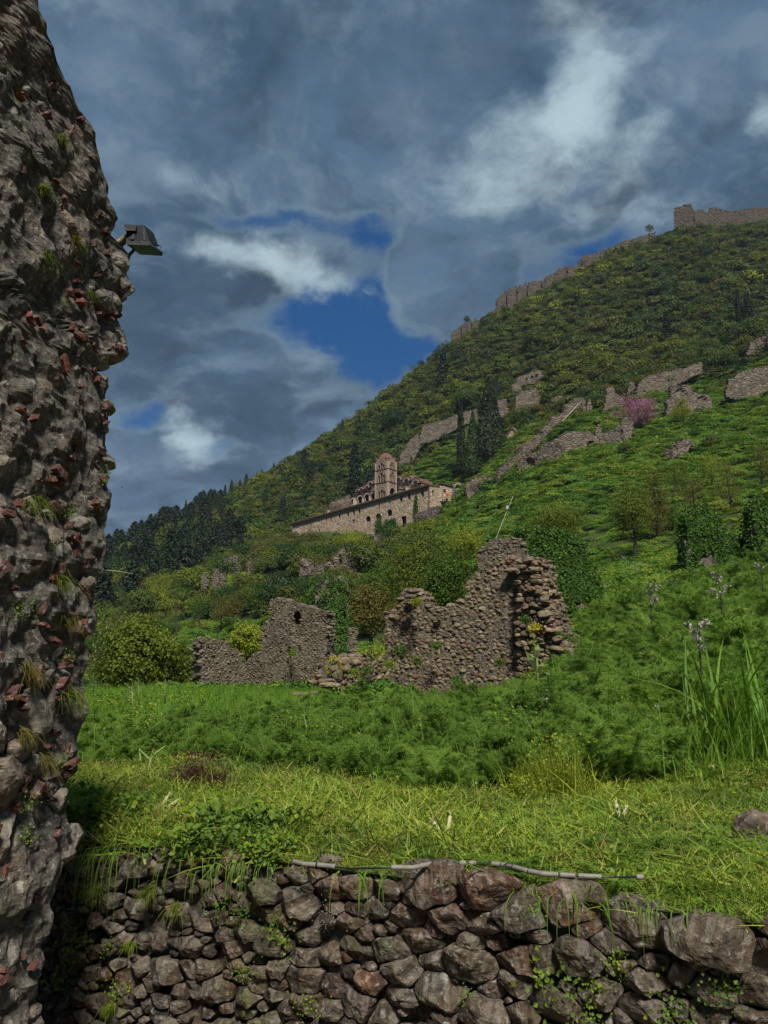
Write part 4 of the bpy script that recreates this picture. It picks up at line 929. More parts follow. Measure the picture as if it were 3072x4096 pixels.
def panel(fr, poly, w, mat, name, parent, thick=0.06):
    mb = MB(); slab_with_holes(fr, poly, [], w, thick, mb); return mb.build(name, mat, parent)
def ring(fr, u, v, r, dr, w, thick, n=12, a0=0.0, a1=math.pi, mb=None):
    mb = mb or MB(); a = np.linspace(a0, a1, n); out = np.stack([u + (r + dr) * np.cos(a), v + (r + dr) * np.sin(a)], 1); inn = np.stack([u + r * np.cos(a[::-1]), v + r * np.sin(a[::-1])], 1)
    slab_with_holes(fr, np.vstack([out, inn]), [], w, thick, mb); return mb
def dome_mb(c, r, h, n=20, m=7, ribs=True, mb=None, a0=0, a1=2 * math.pi, rib=0.06):
    """half dome shell with raised tile ribs"""
    mb = mb or MB(); n2 = n * 2; th = np.linspace(a0, a1, n2, endpoint=abs(a1 - a0) < 6.2); ph = np.linspace(0, math.pi / 2, m)
    rr = np.where(np.arange(len(th)) % 2 == 0, 1.0, 1.0 + (rib if ribs else 0))
    V = np.stack([c[0] + r * np.cos(ph)[:, None] * (np.cos(th) * rr)[None], c[1] + r * np.cos(ph)[:, None] * (np.sin(th) * rr)[None], c[2] + h * np.sin(ph)[:, None] * np.ones(len(th))[None]], -1)
    k = len(th); i, j = np.meshgrid(np.arange(m - 1), np.arange(k if abs(a1 - a0) > 6.2 else k - 1), indexing='ij'); j2 = (j + 1) % k
    mb.add(V.reshape(-1, 3), np.stack([i * k + j, i * k + j2, (i + 1) * k + j2, (i + 1) * k + j], -1).reshape(-1, 4)); return mb
def prism(fr, u, v, w, d, h, w0=0.0, n=8, mb=None):
    """upright cylinder-like drum in the frame"""
    mb = mb or MB(); c = to_world(fr, np.array([[u, v, w0]]))[0]; mb.tube([c, c + np.array([0, 0, h])], [w / 2, w / 2], n, True); return mb
def barrel_roof(fr, u, v, r, depth, w_front, name, parent, ribs=9, h=None):
    """half-round tiled vault running back from the facade"""
    a = np.linspace(0, math.pi, ribs * 2 + 1); rr = np.where(np.arange(len(a)) % 2 == 0, r, r + 0.12); h = h or r
    V = np.array([[u + rr[i] * math.cos(a[i]), v + (h / r) * rr[i] * math.sin(a[i]), ww] for ww in (w_front, w_front - depth) for i in range(len(a))]); k = len(a)
    F = np.array([[i, i + 1, i + 1 + k, i + k] for i in range(k - 1)]); mb = MB(); mb.add(to_world(fr, V), F); mb.FN.append((np.arange(k) + k)[::-1]); return mb.build(name, M_TILE, parent)

# ------------------------------------------------------------------ the monastery on the slope
def monastery():
    a = at(1168, 2095, 262); b = at(1722, 1937, 222); fr = frame((a[0], a[1], 0.0), (b[0] - a[0], b[1] - a[1])); L = float(np.linalg.norm((b - a)[:2]))
    root = empty('monastery', tuple(to_world(fr, np.array([[L / 2, 42, -5]]))[0]), label='long sandstone monastery with a domed bell tower high on the green slope', cat='monastery')
    P = lambda x, y: px_plane(fr, x, y)
    Z1 = lambda x, y: P(1100 + x * .5425, 1700 + y * .5425)
    # openings, as (x, y, w, h) in the close view of the building: dark, pale shutter, pale blind
    dark = [(1087, 506, 24, 46), (990, 527, 22, 46), (931, 545, 22, 46), (622, 633, 17, 44), (581, 645, 17, 44), (538, 655, 16, 36), (579, 705, 18, 20), (325, 777, 12, 24), (476, 673, 14, 34)]
    pale = [(845, 582, 20, 40, 'g'), (768, 598, 13, 30, 'w'), (722, 610, 15, 34, 'p'), (672, 625, 14, 36, 'p'), (327, 716, 18, 40, 'p'), (264, 741, 13, 30, 'w'), (165, 775, 24, 48, 'p'), (412, 690, 12, 30, 'w'), (444, 745, 10, 70, 'p'), (378, 697, 10, 30, 'w'), (460, 742, 13, 30, 'p')]
    arches = [(687, 712, 38, 82, 'door'), (762, 690, 42, 76, 'plain'), (845, 645, 40, 48, 'dark'), (210, 828, 12, 26, 'dark')]
    slot = [(950, 742, 38, 140)]
    def box(x, y, w, h):
        c0 = Z1(x, y + h / 2); c1 = Z1(x, y - h / 2); ww = (Z1(x + w / 2, y) - Z1(x - w / 2, y))[0]; return float(c0[0]), float(c0[1]), float(ww), float(c1[1] - c0[1])
    outer = [Z1(128, 735), Z1(128, 930), Z1(700, 850), Z1(1000, 860), Z1(1140, 830), Z1(1140, 445)][::-1]
    outer = np.array(outer); outer[1:5, 1] -= 3 * np.array([1, 1, 1, 1]) if True else 0
    holes = []
    def window(fr_, u, v, w, h, kind, depth=0.45, arched=False):
        f = arch(u, v, w, h) if arched else rect(u, v, w, h)
        o = MB(); cx = 0.10
        if arched: slab_with_holes(fr_, arch(u, v - 0, w + 2 * cx, h + cx), [arch(u, v + .02, w - .02, h - .02)], 0.05, 0.25, o)
        else: slab_with_holes(fr_, rect(u, v - cx, w + 2 * cx, h + 2 * cx), [rect(u, v + .01, w - .02, h - .02)], 0.04, 0.25, o)
        wd = o.build('window', M_TRIM, root)
        m = {'d': M_GLASS, 'p': M_SHUTTER, 'g': M_GREENSH, 'w': M_WOOD, 'h': M_DARK}[kind]
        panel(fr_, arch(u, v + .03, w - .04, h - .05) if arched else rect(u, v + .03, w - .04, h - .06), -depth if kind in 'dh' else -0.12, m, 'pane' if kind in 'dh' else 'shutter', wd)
        if kind == 'd': mb = MB(); slab_with_holes(fr_, rect(u, v + .03, 0.07, h - .06), [], -depth + .08, .06, mb); mb.build('mullion', M_WOOD, wd)
        return f
    for x, y, w, h in dark: holes.append(window(fr, *box(x, y, w, h), 'd'))
    for x, y, w, h, k in pale: holes.append(window(fr, *box(x, y, w, h), k))
    for x, y, w, h, k in arches:
        u, v, ww, hh = box(x, y, w, h); holes.append(window(fr, u, v, ww, hh, 'h', 1.0, True))
        if k == 'door': panel(fr, rect(u - ww * .1, v, ww * .75, hh * .55), -0.5, M_PLASTER, 'door', root)
        if k == 'plain': panel(fr, rect(u + ww * .12, v, ww * .7, hh * .62), -0.6, M_PLASTER, 'door', root)
    for x, y, w, h in slot:
        u, v, ww, hh = box(x, y, w, h); f = rect(u, v, ww, hh); holes.append(f)
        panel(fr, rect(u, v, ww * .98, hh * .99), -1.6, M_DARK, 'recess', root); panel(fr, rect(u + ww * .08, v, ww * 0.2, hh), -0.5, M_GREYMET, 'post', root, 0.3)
    # putlog holes
    g = np.random.default_rng(4); used = [h.mean(0) for h in holes]
    for _ in range(150):
        x, y = g.uniform(150, 1120), 0; yt = 735 + (445 - 735) * (x - 128) / 1012; y = yt + g.uniform(25, 250); c = Z1(x, y)
        if in_poly(outer, *c) and min(np.linalg.norm((c - q) * np.array([1, .5])) for q in used) > 1.7 and len(used) < 100: holes.append(rect(c[0], c[1], 0.26, 0.28)); used.append(c)
    mb = MB(); slab_with_holes(fr, outer, holes, 0.0, 0.75, mb); mb.build('front_wall', M_MONASTERY, root)
    # added dark lining, room shade put into its colour, set well inside
    panel(fr, np.array([(p[0], p[1] - 0.3) for p in outer]), -2.2, M_DARK, 'dark_lining', root, 0.2)
    # end wall turning away on the right
    u = fr[1]; n = fr[2]; cR = to_world(fr, np.array([[outer[0][0], 0, 0]]))[0]
    fe = (np.array([cR[0], cR[1], 0]), -n, u)
    E = lambda x, y: px_plane(fe, 1100 + x * .5425, 1700 + y * .5425)
    eo = np.array([(E(1140, 445) if False else np.array([0.0, outer[0][1]])), E(1182, 452), E(1240, 470), np.array([E(1240, 470)[0], E(1240, 540)[1]]), E(1232, 720), np.array([0.0, outer[1][1]])])[::-1]
    x0, x1 = E(1158, 500)[0], E(1173, 500)[0]; vv0, vv1 = E(1165, 517)[1], E(1165, 480)[1]
    hw = rect((x0 + x1) / 2, vv0, x1 - x0, vv1 - vv0); mb = MB(); slab_with_holes(fe, eo, [hw], 0.0, 0.7, mb); mb.build('end_wall', M_MONASTERY, root)
    window(fe, (x0 + x1) / 2, vv0, x1 - x0, vv1 - vv0, 'd')
    # lean-to masonry at the foot of the corner
    g2 = frame(to_world(fr, np.array([[Z1(1040, 650)[0], 0, 1.2]]))[0], u); q = lambda x, y: px_plane(g2, 1100 + x * .5425, 1700 + y * .5425)
    core_block('buttress', g2, np.array([q(1028, 790), q(1028, 655), q(1085, 640), q(1140, 605), q(1180, 595), q(1215, 598), q(1228, 620), q(1228, 660), q(1205, 700), q(1150, 730), q(1100, 790)]), 4.0, M_FARWALL, root, 0.4, [], 0.2, 0.0, 0.2, seed=3)
    # roof: eaves line, then a low-pitched tiled slope up and back
    e0, e1 = Z1(118, 732), Z1(1142, 443); ln = e1 - e0
    mb = MB(); V = []
    for k in range(2):
        c = (e0, e1)[k]; V += [(c[0], c[1] - 0.35, 0.75), (c[0], c[1] + 0.1, 0.8), (c[0], c[1] + .55, -5.0), (c[0], c[1] + 0.2, -5.0)]
    V = np.array(V); mb.add(to_world(fr, V), np.array([[0, 4, 5, 1], [1, 5, 6, 2], [2, 6, 7, 3], [3, 7, 4, 0]])); mb.FN += [np.array([0, 1, 2, 3]), np.array([7, 6, 5, 4])]
    rf = mb.build('roof', M_ROOFDARK, root)
    mb = MB(); steps = 110
    for k in range(steps):
        t = (k + .5) / steps; c = e0 + ln * t; w = ln[0] / steps * .34
        A = np.array([(c[0] - w, c[1] + .1, 0.86), (c[0] + w, c[1] + .1, 0.86), (c[0], c[1] + .28, 0.86), (c[0] - w, c[1] + .55, -5.0), (c[0] + w, c[1] + .55, -5.0), (c[0], c[1] + .72, -5.0)]); b0 = mb.n
        mb.add(to_world(fr, A), np.array([[0, 1, 2], [5, 4, 3]])); mb.F4.append(np.array([[0, 2, 5, 3], [2, 1, 4, 5]]) + b0)
    mb.build('roof_tiles', M_TILE, rf)
    # short raised roof at the far left end and chimneys
    l0, l1 = Z1(125, 728), Z1(300, 672); mb = MB(); V = []
    for c, hh in ((l0, 0.25), (l1, 0.9)): V += [(c[0], c[1], 0.3), (c[0], c[1] + hh, -3.5), (c[0], c[1] - .2, -7)]
    mb.add(to_world(fr, np.array(V)), np.array([[0, 3, 4, 1], [1, 4, 5, 2], [2, 5, 3, 0]])); mb.FN += [np.array([0, 1, 2]), np.array([5, 4, 3])]; mb.build('side_roof', M_TILE, root)
    for x, y, h in ((357, 655, 1.6), (548, 590, 2.6), (935, 487, 1.8)):
        c = Z1(x, y); mb = MB(); o = to_world(fr, np.array([[c[0], c[1] + h / 2 - .6, -2.5]]))[0]; mb.box(o, (0.9, 0.9, h + 1)); mb.box(o + np.array([0, 0, h / 2 + .5]), (1.15, 1.15, 0.2)); mb.build('chimney', M_TRIM, root)
    # ---- church behind: its own frame, parallel, set back
    def back_frame(w): return frame(to_world(fr, np.array([[0, 0, -w]]))[0], u)
    f2 = back_frame(9.0); q = lambda x, y: px_plane(f2, 1100 + x * .5425, 1700 + y * .5425)
    # arcade of the portico
    top = [q(528, 620), q(528, 570)]; hs = []; cols = []
    centers = [(577, 590, 34), (627, 572, 34), (678, 556, 34), (722, 545, 28)]
    for x, y, w in centers:
        c = q(x, y - w * .1); r = (q(x + w / 2 + 7, y) - q(x - w / 2 - 7, y))[0] / 2; cy = q(x, y - 22)[1]
        top += [(c[0] - r * math.cos(a), cy + r * 1.05 * math.sin(a)) for a in np.linspace(0.05, math.pi - .05, 9)]
        ri = r * 0.74; hs.append(arch(c[0], cy - 3.6, 2 * ri, 3.6 + ri))
    top += [q(745, 545), q(745, 640)]
    top = np.array([np.array(t, float) for t in top]); bot = min(t[1] for t in top) - 2.5
    top[0][1] = top[-1][1] = bot
    mb = MB(); slab_with_holes(f2, top[::-1], hs, 0.0, 0.8, mb); mb.build('arcade_wall', M_DRESSED, root)
    for (x, y, w), h in zip(centers, hs):
        c = h[2:].mean(0); r = (h[1][0] - h[0][0]) / 2; ring(f2, h[0][0] + r, h[2][1], r + .05, 0.45, 0.12, 0.2).build('arch_ring', M_TRIM, root)
        barrel_roof(f2, h[0][0] + r, h[2][1], r + 0.75, 5, 0.3, 'vault_roof', root, 8)
    for h in hs[:-1]: prism(f2, h[1][0] + 0.35, h[0][1], 0.75, 0.6, h[2][1] - h[0][1], 0.2, 8).build('column', M_TRIM, root)
    panel(f2, top[::-1] + np.array([0, -1.2]), -5.5, M_PLASTER, 'portico_back_wall', root, 0.3)
    # body of the church behind the portico: stepped lunettes rising to the tower
    f3 = back_frame(14.0); q3 = lambda x, y: px_plane(f3, 1100 + x * .5425, 1700 + y * .5425)
    body = np.array([q3(597, 600), q3(602, 500), q3(625, 478), q3(640, 462), q3(665, 455), q3(672, 430), q3(695, 422), q3(712, 428), q3(735, 410), q3(735, 600)])[::-1]
    mb = MB(); slab_with_holes(f3, body, [], 0, 8, mb); mb.build('nave_block', M_DRESSED, root)
    for x, y, r in ((622, 492, 1.0), (650, 480, 1.05), (690, 468, 1.3), (715, 440, 1.35)):
        c = q3(x, y); barrel_roof(f3, c[0], c[1], r + .2, 6, 0.9, 'lunette_roof', root, 7); ring(f3, c[0], c[1], r * .62, r * .25, 1.0, .2, mb=None).build('lunette_arch', M_TRIM, root)
        panel(f3, arch(c[0], c[1] - 1.0, r * .6, 1.0 + r * .5), 0.97, M_DARK, 'lunette_window', root, .1)
    for x, y, r in ((690, 428, 1.0), (632, 472, .95)):
        c = to_world(f3, np.array([[*q3(x, y), -3.0]]))[0]; mb = MB(); mb.tube([c - np.array([0, 0, 3.0]), c], r, 10); mb.build('dome_drum', M_DRESSED, root); dome_mb(c, r * 1.15, r * .75, 14).build('small_dome', M_TILE, root)
    # right part: big dome and nave wall with gables
    f4 = back_frame(15.0); q4 = lambda x, y: px_plane(f4, 1100 + x * .5425, 1700 + y * .5425)
    nave = np.array([q4(885, 560), q4(893, 405), q4(915, 385), q4(965, 385), q4(1000, 405), q4(1060, 420), q4(1085, 440), q4(1090, 560)])[::-1]
    mb = MB(); slab_with_holes(f4, nave, [], 0, 9, mb); mb.build('nave_wall', M_DRESSED, root)
    for x, y, r in ((920, 412, 1.65), (980, 418, 1.55), (1048, 434, 1.65)):
        c = q4(x, y); barrel_roof(f4, c[0], c[1], r + .3, 7, 0.9, 'gable_roof', root, 7)
        for k in (0.85, 0.6): ring(f4, c[0], c[1], r * k, 0.18, 1.0, .2).build('gable_arch', M_TRIM, root)
        panel(f4, arch(c[0], c[1] - 1.6, r * .7, 1.6 + r * .35), 0.98, M_DARK, 'gable_window', root, .1)
    c = to_world(f4, np.array([[*q4(944, 385), -4.5]]))[0]; mb = MB(); mb.tube([c - np.array([0, 0, 4.0]), c], 2.1, 14); mb.build('dome_drum', M_DRESSED, root); dome_mb(c, 2.35, 1.25, 14, rib=.1).build('main_dome', M_TILE, root)
    for x0_, x1_, y_ in ((893, 1090, 470),):
        A = q4(x0_, y_); B = q4(x1_, y_ + 6); mb = MB(); slab_with_holes(f4, np.array([A, (B[0], B[1]), (B[0], B[1] + .25), (A[0], A[1] + .25)]), [], 0.2, .2, mb); mb.build('string_course', M_TRIM, root)
    # ---- bell tower
    ft = back_frame(7.0); qt = lambda x, y: px_plane(ft, 1100 + x * .5425, 1700 + y * .5425)
    uL, uR = qt(737, 400)[0], qt(833, 400)[0]; W = uR - uL; base = qt(790, 600)[1]; eave = qt(785, 262)[1]; uc = (uL + uR) / 2
    side = (to_world(ft, np.array([[uR, 0, 0]]))[0] * np.array([1, 1, 0]), -n, u); sx = lambda x, y: px_plane(side, 1100 + x * .5425, 1700 + y * .5425)
    D = abs(sx(897, 400)[0]); tw = root
    lv = [base, qt(790, 425)[1], qt(790, 330)[1], qt(790, 330)[1]]
    tiers = [(qt(785, 545)[1], 3.3, 'low'), (qt(785, 425)[1], 3.2, 'mid'), (qt(785, 330)[1], 2.6, 'top')]
    for fr_, c_, wd in ((ft, uc, W), (side, D / 2, D)):
        hs = []
        for v0, h, kind in tiers:
            s_ = wd / 5.6
            if kind == 'top': sp = [(-0.85, 1.5, .62), (0, 2.2, .72), (0.85, 1.5, .62)]
            elif kind == 'mid': sp = [(-0.95, 2.4, .72), (0, 3.3, .82), (0.95, 2.4, .72)]
            else: sp = [(-0.95, 2.5, .7), (0, 2.9, .8), (0.95, 2.5, .7)]
            if kind == 'low' and fr_ is side: sp = [(0, 4.0, 3.0)]; 
            for du, hh, ww in sp: hs.append(arch(c_ + du * s_ * 1.06, v0 + .15, ww * s_ * (1.24 if len(sp) > 1 else 1), hh * (1 if kind != 'low' or fr_ is ft else .9)))
        out = np.array([(c_ - wd / 2, base - 3), (c_ + wd / 2, base - 3), (c_ + wd / 2, eave - 0.3)] + [(c_ + wd * .5 * (1 - t), eave - .3 + 1.35 * math.sin(math.pi * min(1, t * .5 + 0) ) ) for t in (0.25, 0.5, 0.75, 1.0)] +
                       [(c_ - wd * .5 * t, eave - .3 + 1.35 * math.sin(math.pi * (0.5 + t * .5))) for t in (0.25, .5, .75)] + [(c_ - wd / 2, eave - .3)])
        mb = MB(); slab_with_holes(fr_, out, hs, 0.0, 0.55, mb); mb.build('tower_face', M_DRESSED, tw)
        for v0, h, kind in tiers:
            s_ = wd / 5.6
            for sgn in (-.5, .5): prism(fr_, c_ + sgn * (.9 if kind != 'mid' else .98) * s_, v0 + .15, .16, .2, (1.3, 2.0, 2.2)[('top', 'mid', 'low').index(kind)] * (0 if kind == 'low' and fr_ is side else 1) + .01, -0.1, 6).build('colonnette', M_TRIM, tw)
            ring(fr_, c_, v0 + {'top': 1.3, 'mid': 2.3, 'low': 2.2}[kind], 1.85 * s_, 0.14, 0.10, 0.15).build('blind_arch', M_TRIM, tw)
            mb = MB(); slab_with_holes(fr_, np.array([(c_ - wd / 2 - .1, v0 - .12), (c_ + wd / 2 + .1, v0 - .12), (c_ + wd / 2 + .1, v0 + .1), (c_ - wd / 2 - .1, v0 + .1)]), [], 0.16, .25, mb); mb.build('string_course', M_ROOFDARK if kind != 'low' else M_TRIM, tw)
        for sg in (-1, 1):      # corner strips
            mb = MB(); slab_with_holes(fr_, rect(c_ + sg * (wd / 2 - .3), base - 2.9, .6, eave - base + 2.3), [], 0.08, .12, mb); mb.build('quoin', M_TRIM, tw)
    # rear faces, and an added dark box painting shade behind the tower openings
    cc = to_world(ft, np.array([[uc, 0, -D / 2]]))[0]
    mb = MB(); rot = np.stack([u, n, np.array([0, 0, 1.0])], 1); mb.box(cc + np.array([0, 0, (base + eave) / 2 - 1]), (W - 2.0, D - 2.0, eave - base + .5), rot); mb.build('tower_dark_box', M_DARK, tw)
    for fr_, c_, wd, off in ((ft, uc, W, D), (side, D / 2, D, W)):
        hs = [arch(c_, t[0] + .15, 2.0, 2.2) for t in tiers[1:]]
        mb = MB(); slab_with_holes(fr_, rect(c_, base - 3, wd - .01, eave - base + 2.6), hs, -off + .5, .5, mb); mb.build('tower_rear_face', M_DRESSED, tw)
    ctop = np.array([cc[0], cc[1], eave + 0.25]); hd = 2.35
    mb = MB(); mb.tube([ctop - np.array([0, 0, .8]), ctop + np.array([0, 0, .25])], 1.95, 8); mb.build('dome_drum', M_DRESSED, tw)
    dm = dome_mb(ctop + np.array([0, 0, .2]), 2.1, (qt(820, 205)[1] - eave) * 1.12, 14, 8, rib=.12).build('tower_dome', M_TILE, tw)
    for sx_, sy_ in ((-1, -1), (1, -1), (-1, 1), (1, 1)):
        c = to_world(ft, np.array([[uc + sx_ * W * .40, eave - .5, -D / 2 + sy_ * D * .40]]))[0]; mb = MB(); mb.tube([c, c + np.array([0, 0, .9])], .6, 8); t_ = mb.build('turret', M_DRESSED, tw); dome_mb(c + np.array([0, 0, .9]), .75, .75, 8).build('turret_cap', M_TILE, t_)
    # ---- monastery forecourt at the right end
    fg = frame(tuple(at(1760, 1950, 226)), (1.0, -0.28)); qg = lambda x, y: px_plane(fg, 1100 + x * .5425, 1700 + y * .5425)
    t = empty('outbuilding', tuple(fg[0]), label='small stone outbuilding with a sloping roof right of the monastery range', cat='building')
    bd = np.array([qg(1205, 560), qg(1205, 455), qg(1220, 440), qg(1260, 450), qg(1310, 462), qg(1312, 520), qg(1300, 560)])[::-1]
    mb = MB(); slab_with_holes(fg, bd, [rect(*qg(1248, 500), .9, 1.2)], 0, 5, mb); mb.build('wall', M_MONASTERY, t); 
    A, B, C_ = qg(1200, 448), qg(1222, 433), qg(1315, 456); mb = MB()
    slab_with_holes(fg, np.array([A, B, C_, C_ + [0, .35], B + [0, .4], A + [0, .35]]), [], .4, 5.8, mb); mb.build('roof', M_ROOFDARK, t)
    t = empty('gateway', tuple(to_world(fg, np.array([[qg(1350, 480)[0], 45, 0]]))[0]), label='pale arched gateway in the wall beside the monastery', cat='gateway')
    gp = np.array([qg(1312, 540), qg(1312, 440), qg(1335, 425), qg(1365, 424), qg(1380, 430), qg(1405, 428), qg(1410, 520), qg(1380, 540)])[::-1]; w_ = (qg(1372, 500) - qg(1332, 500))[0]
    ah = arch(qg(1352, 520)[0], qg(1352, 522)[1], w_, qg(1352, 438)[1] - qg(1352, 522)[1]); mb = MB(); slab_with_holes(fg, gp, [ah], 0.3, .9, mb); mb.build('wall', M_FARWALL, t)
    ring(fg, ah[:2, 0].mean(), ah[2][1], w_ / 2, .3, .42, .15).build('arch_ring', M_TRIM, t); panel(fg, ah, -0.4, M_TRIM, 'blind_panel', t)
    # red cloth and a pale notice on posts
    c = to_world(fg, np.array([[*qg(1277, 520), 1.0]]))[0]; k = 226 / FPX * .5425
    mb = MB(); mb.box(c, (20 * k, .08, 22 * k)); o = mb.build('red_banner', M_RED, None); tag(o, 'small bright red cloth hung outside the monastery gate', 'banner')
    t = empty('notice_board', tuple(c - np.array([3, 0, 1])), label='small pale blue notice on a post at the monastery end', cat='sign')
    c2 = to_world(fg, np.array([[*qg(1252, 522), 1.0]]))[0]; mb = MB(); mb.box(c2, (16 * k, .08, 18 * k)); mb.build('board', M_SHUTTER, t); mb = MB(); mb.tube([c2 - np.array([.3, 0, 2.2]), c2 + np.array([-.3 + .3, 0, 3])], .07, 6); mb.build('post', M_POLE, t)
monastery()

# ------------------------------------------------------------------ ruined walls over the hillside
def far_wall(label, pts, d0, d1, thick=1.0, cell=0.45, mat=None, holes=(), name='ruined_wall', jag=0.35, base=3.0, cat='ruined wall', relief=0.18, parent=None, group=None):
    x0, x1 = min(p[0] for p in pts), max(p[0] for p in pts); ym = np.mean([p[1] for p in pts])
    if name not in ('fortress_keep', 'fortress_wall'):      # stand it where its foot meets the slope
        yl = max(p[1] for p in pts if p[0] <= x0 + 0.34 * (x1 - x0)); yr = max(p[1] for p in pts if p[0] >= x1 - 0.34 * (x1 - x0))
        d0, d1 = hit(x0, yl, 60)[1] * .97, hit(x1, yr, 60)[1] * .97
        if abs(d0 - d1) > 0.6 * (x1 - x0) * d0 / FPX * 1.4 and len(pts) < 18: d0 = d1 = (d0 + d1) / 2
    fr = pxframe(x0, ym, d0, x1, ym, d1)
    poly = px_poly(fr, pts); hs = [(box_px(fr, *h[:5]), h[5]) for h in holes]
    # sink the foot into the slope
    lo = poly[:, 1] < poly[:, 1].min() + 0.35 * np.ptp(poly[:, 1]); poly[lo, 1] -= base * 0.5
    root = parent or empty(name, tuple(to_world(fr, np.array([[poly[:, 0].mean(), poly[:, 1].min(), 0]]))[0]), label=label, cat=cat, group=group)
    core_block('masonry', fr, poly, thick, mat or M_FARWALL, root, cell, hs, jag, 0.0, relief, seed=int(x0), noise_scale=1.2)
    # broken blocks standing proud along the top
    g = np.random.default_rng(int(x0 + ym)); mb = MB(); n = len(poly); k = (d0 + d1) / 2 / FPX
    for i in range(n):
        p, q = poly[i], poly[(i + 1) % n]
        if min(p[1], q[1]) < poly[:, 1].min() + 1.0: continue
        for _ in range(int(np.linalg.norm(q - p) / (cell * 1.1)) + 1):
            c = p + (q - p) * g.random(); r = cell * g.uniform(0.35, 0.8); V, F = rock_shape((r, r, r * .7), int(g.integers(1e6)), ICO1, .2, 4); mb.add(V + to_world(fr, np.array([[c[0], c[1] - r * .2, -thick * g.random()]]))[0], F)
    for _ in range(int(np.ptp(poly[:, 0]) * np.ptp(poly[:, 1]) * 0.35)):
        c = np.array([g.uniform(poly[:, 0].min(), poly[:, 0].max()), g.uniform(poly[:, 1].min(), poly[:, 1].max())])
        if not in_poly(poly, *c) or any(in_poly(h[0], *c) for h in hs): continue
        r = cell * g.uniform(0.3, 0.6); V, F = rock_shape((r, r * .5, r * .6), int(g.integers(1e6)), ICO1, .2, 4); mb.add(V + to_world(fr, np.array([[c[0], c[1], 0.02]]))[0], F)
    if mb.n: tag(mb.build('loose_blocks', mat or M_FARWALL, root), kind='stuff')
    return root
Z7 = lambda pts: [(1900 + x * .7065, 1350 + y * .7065) for x, y in pts]
def ruins_on_hill():
    far_wall('highest arcaded ruin fragment above the middle of the hillside ruins', Z7([(206, 330), (207, 268), (235, 255), (238, 225), (300, 205), (340, 190), (372, 183), (388, 200), (392, 240), (392, 262), (300, 262), (262, 275), (262, 330)]), 240, 232,
             holes=[(1900 + 320 * .7065, 1350 + 222 * .7065, 9, 12, True, None), (1900 + 350 * .7065, 1350 + 214 * .7065, 9, 12, True, None), (1900 + 292 * .7065, 1350 + 232 * .7065, 8, 12, True, None)])
    far_wall('stepped grey ruin left of the ivy-hung pale wall', Z7([(225, 420), (230, 330), (262, 305), (300, 298), (345, 284), (350, 325), (372, 330), (374, 420), (340, 428), (338, 370), (300, 430)]), 222, 212)
    far_wall('grey ruin fragment directly behind the tall dark cypresses', Z7([(125, 420), (128, 355), (180, 345), (182, 400), (205, 440), (150, 430)]), 226, 224)
    far_wall('pale square wall above the top of the long stepped wall', Z7([(405, 460), (425, 395), (436, 345), (470, 335), (562, 326), (564, 350), (562, 390), (500, 410), (470, 445), (440, 462)]), 205, 203)
    far_wall('long grey wall stepping diagonally up the slope to the pale square wall', Z7([(130, 800), (132, 720), (185, 690), (190, 672), (250, 640), (262, 610), (330, 575), (340, 560), (382, 540), (385, 505), (430, 480), (432, 450), (505, 430), (507, 385), (560, 362), (562, 345), (602, 340), (604, 395),
             (560, 410), (500, 470), (450, 500), (400, 560), (340, 620), (260, 680), (200, 760), (180, 790)]), 150, 203, 0.9, 0.4, base=2)
    far_wall('ruin with a round-headed doorway at the foot of the diagonal wall', Z7([(248, 752), (250, 660), (262, 645), (310, 650), (320, 660), (378, 640), (380, 592), (440, 588), (470, 600), (500, 625), (500, 650), (450, 680), (400, 700), (330, 740), (280, 760)]), 150, 150, 1.0, 0.35,
             holes=[(1900 + 310 * .7065, 1350 + 712 * .7065, 34, 44, True, 0.7), (1900 + 400 * .7065, 1350 + 640 * .7065, 4, 5, False, .5), (1900 + 345 * .7065, 1350 + 690 * .7065, 4, 5, False, .5)])
    far_wall('long low ruined wall right of the round-headed doorway', Z7([(445, 605), (450, 580), (500, 545), (560, 530), (640, 528), (665, 545), (680, 560), (690, 510), (705, 480), (715, 500), (720, 545), (735, 575), (733, 610), (690, 655), (650, 665), (610, 650), (520, 625)]), 155, 152, 1.0, 0.35,
             holes=[(1900 + 655 * .7065, 1350 + 610 * .7065, 26, 36, True, .6)])
    far_wall('crumbling terrace wall below the pink tree, hung with plants', Z7([(730, 600), (735, 540), (780, 515), (830, 500), (835, 560), (820, 600), (770, 620)]), 152, 151, 1.0, 0.35)
    far_wall('upright rubble pier just below the pink flowering tree', Z7([(836, 600), (838, 500), (830, 480), (840, 450), (858, 448), (868, 470), (895, 480), (892, 540), (868, 555), (866, 600)]), 150, 150, 1.0, 0.3)
    far_wall('small triangular ruin with a peaked gable left of the pink tree', Z7([(715, 395), (735, 360), (742, 300), (755, 278), (785, 275), (795, 310), (820, 335), (845, 345), (850, 390), (780, 405)]), 196, 192)
    far_wall('tiny jagged remnant between the pale wall and the peaked gable', Z7([(604, 415), (606, 338), (618, 345), (630, 395), (640, 355), (655, 352), (668, 400), (640, 418)]), 197, 195, .8, .3)
    far_wall('narrow upright pier at the left end of the big pale wall', Z7([(864, 330), (868, 262), (880, 250), (900, 252), (906, 300), (904, 335)]), 190, 189, 1.0, .3)
    far_wall('big pale ruined wall with a long sloping top above the pink tree', Z7([(912, 320), (914, 255), (950, 238), (1000, 210), (1060, 200), (1120, 185), (1180, 175), (1240, 150), (1280, 143), (1290, 155), (1284, 205), (1240, 215), (1200, 240), (1150, 262), (1105, 280), (1108, 320), (1020, 300), (980, 325)]), 188, 178, 1.2, .4,
             holes=[(1900 + 1262 * .7065, 1350 + 185 * .7065, 5, 6, False, .5), (1900 + 1212 * .7065, 1350 + 205 * .7065, 4, 5, False, .5)])
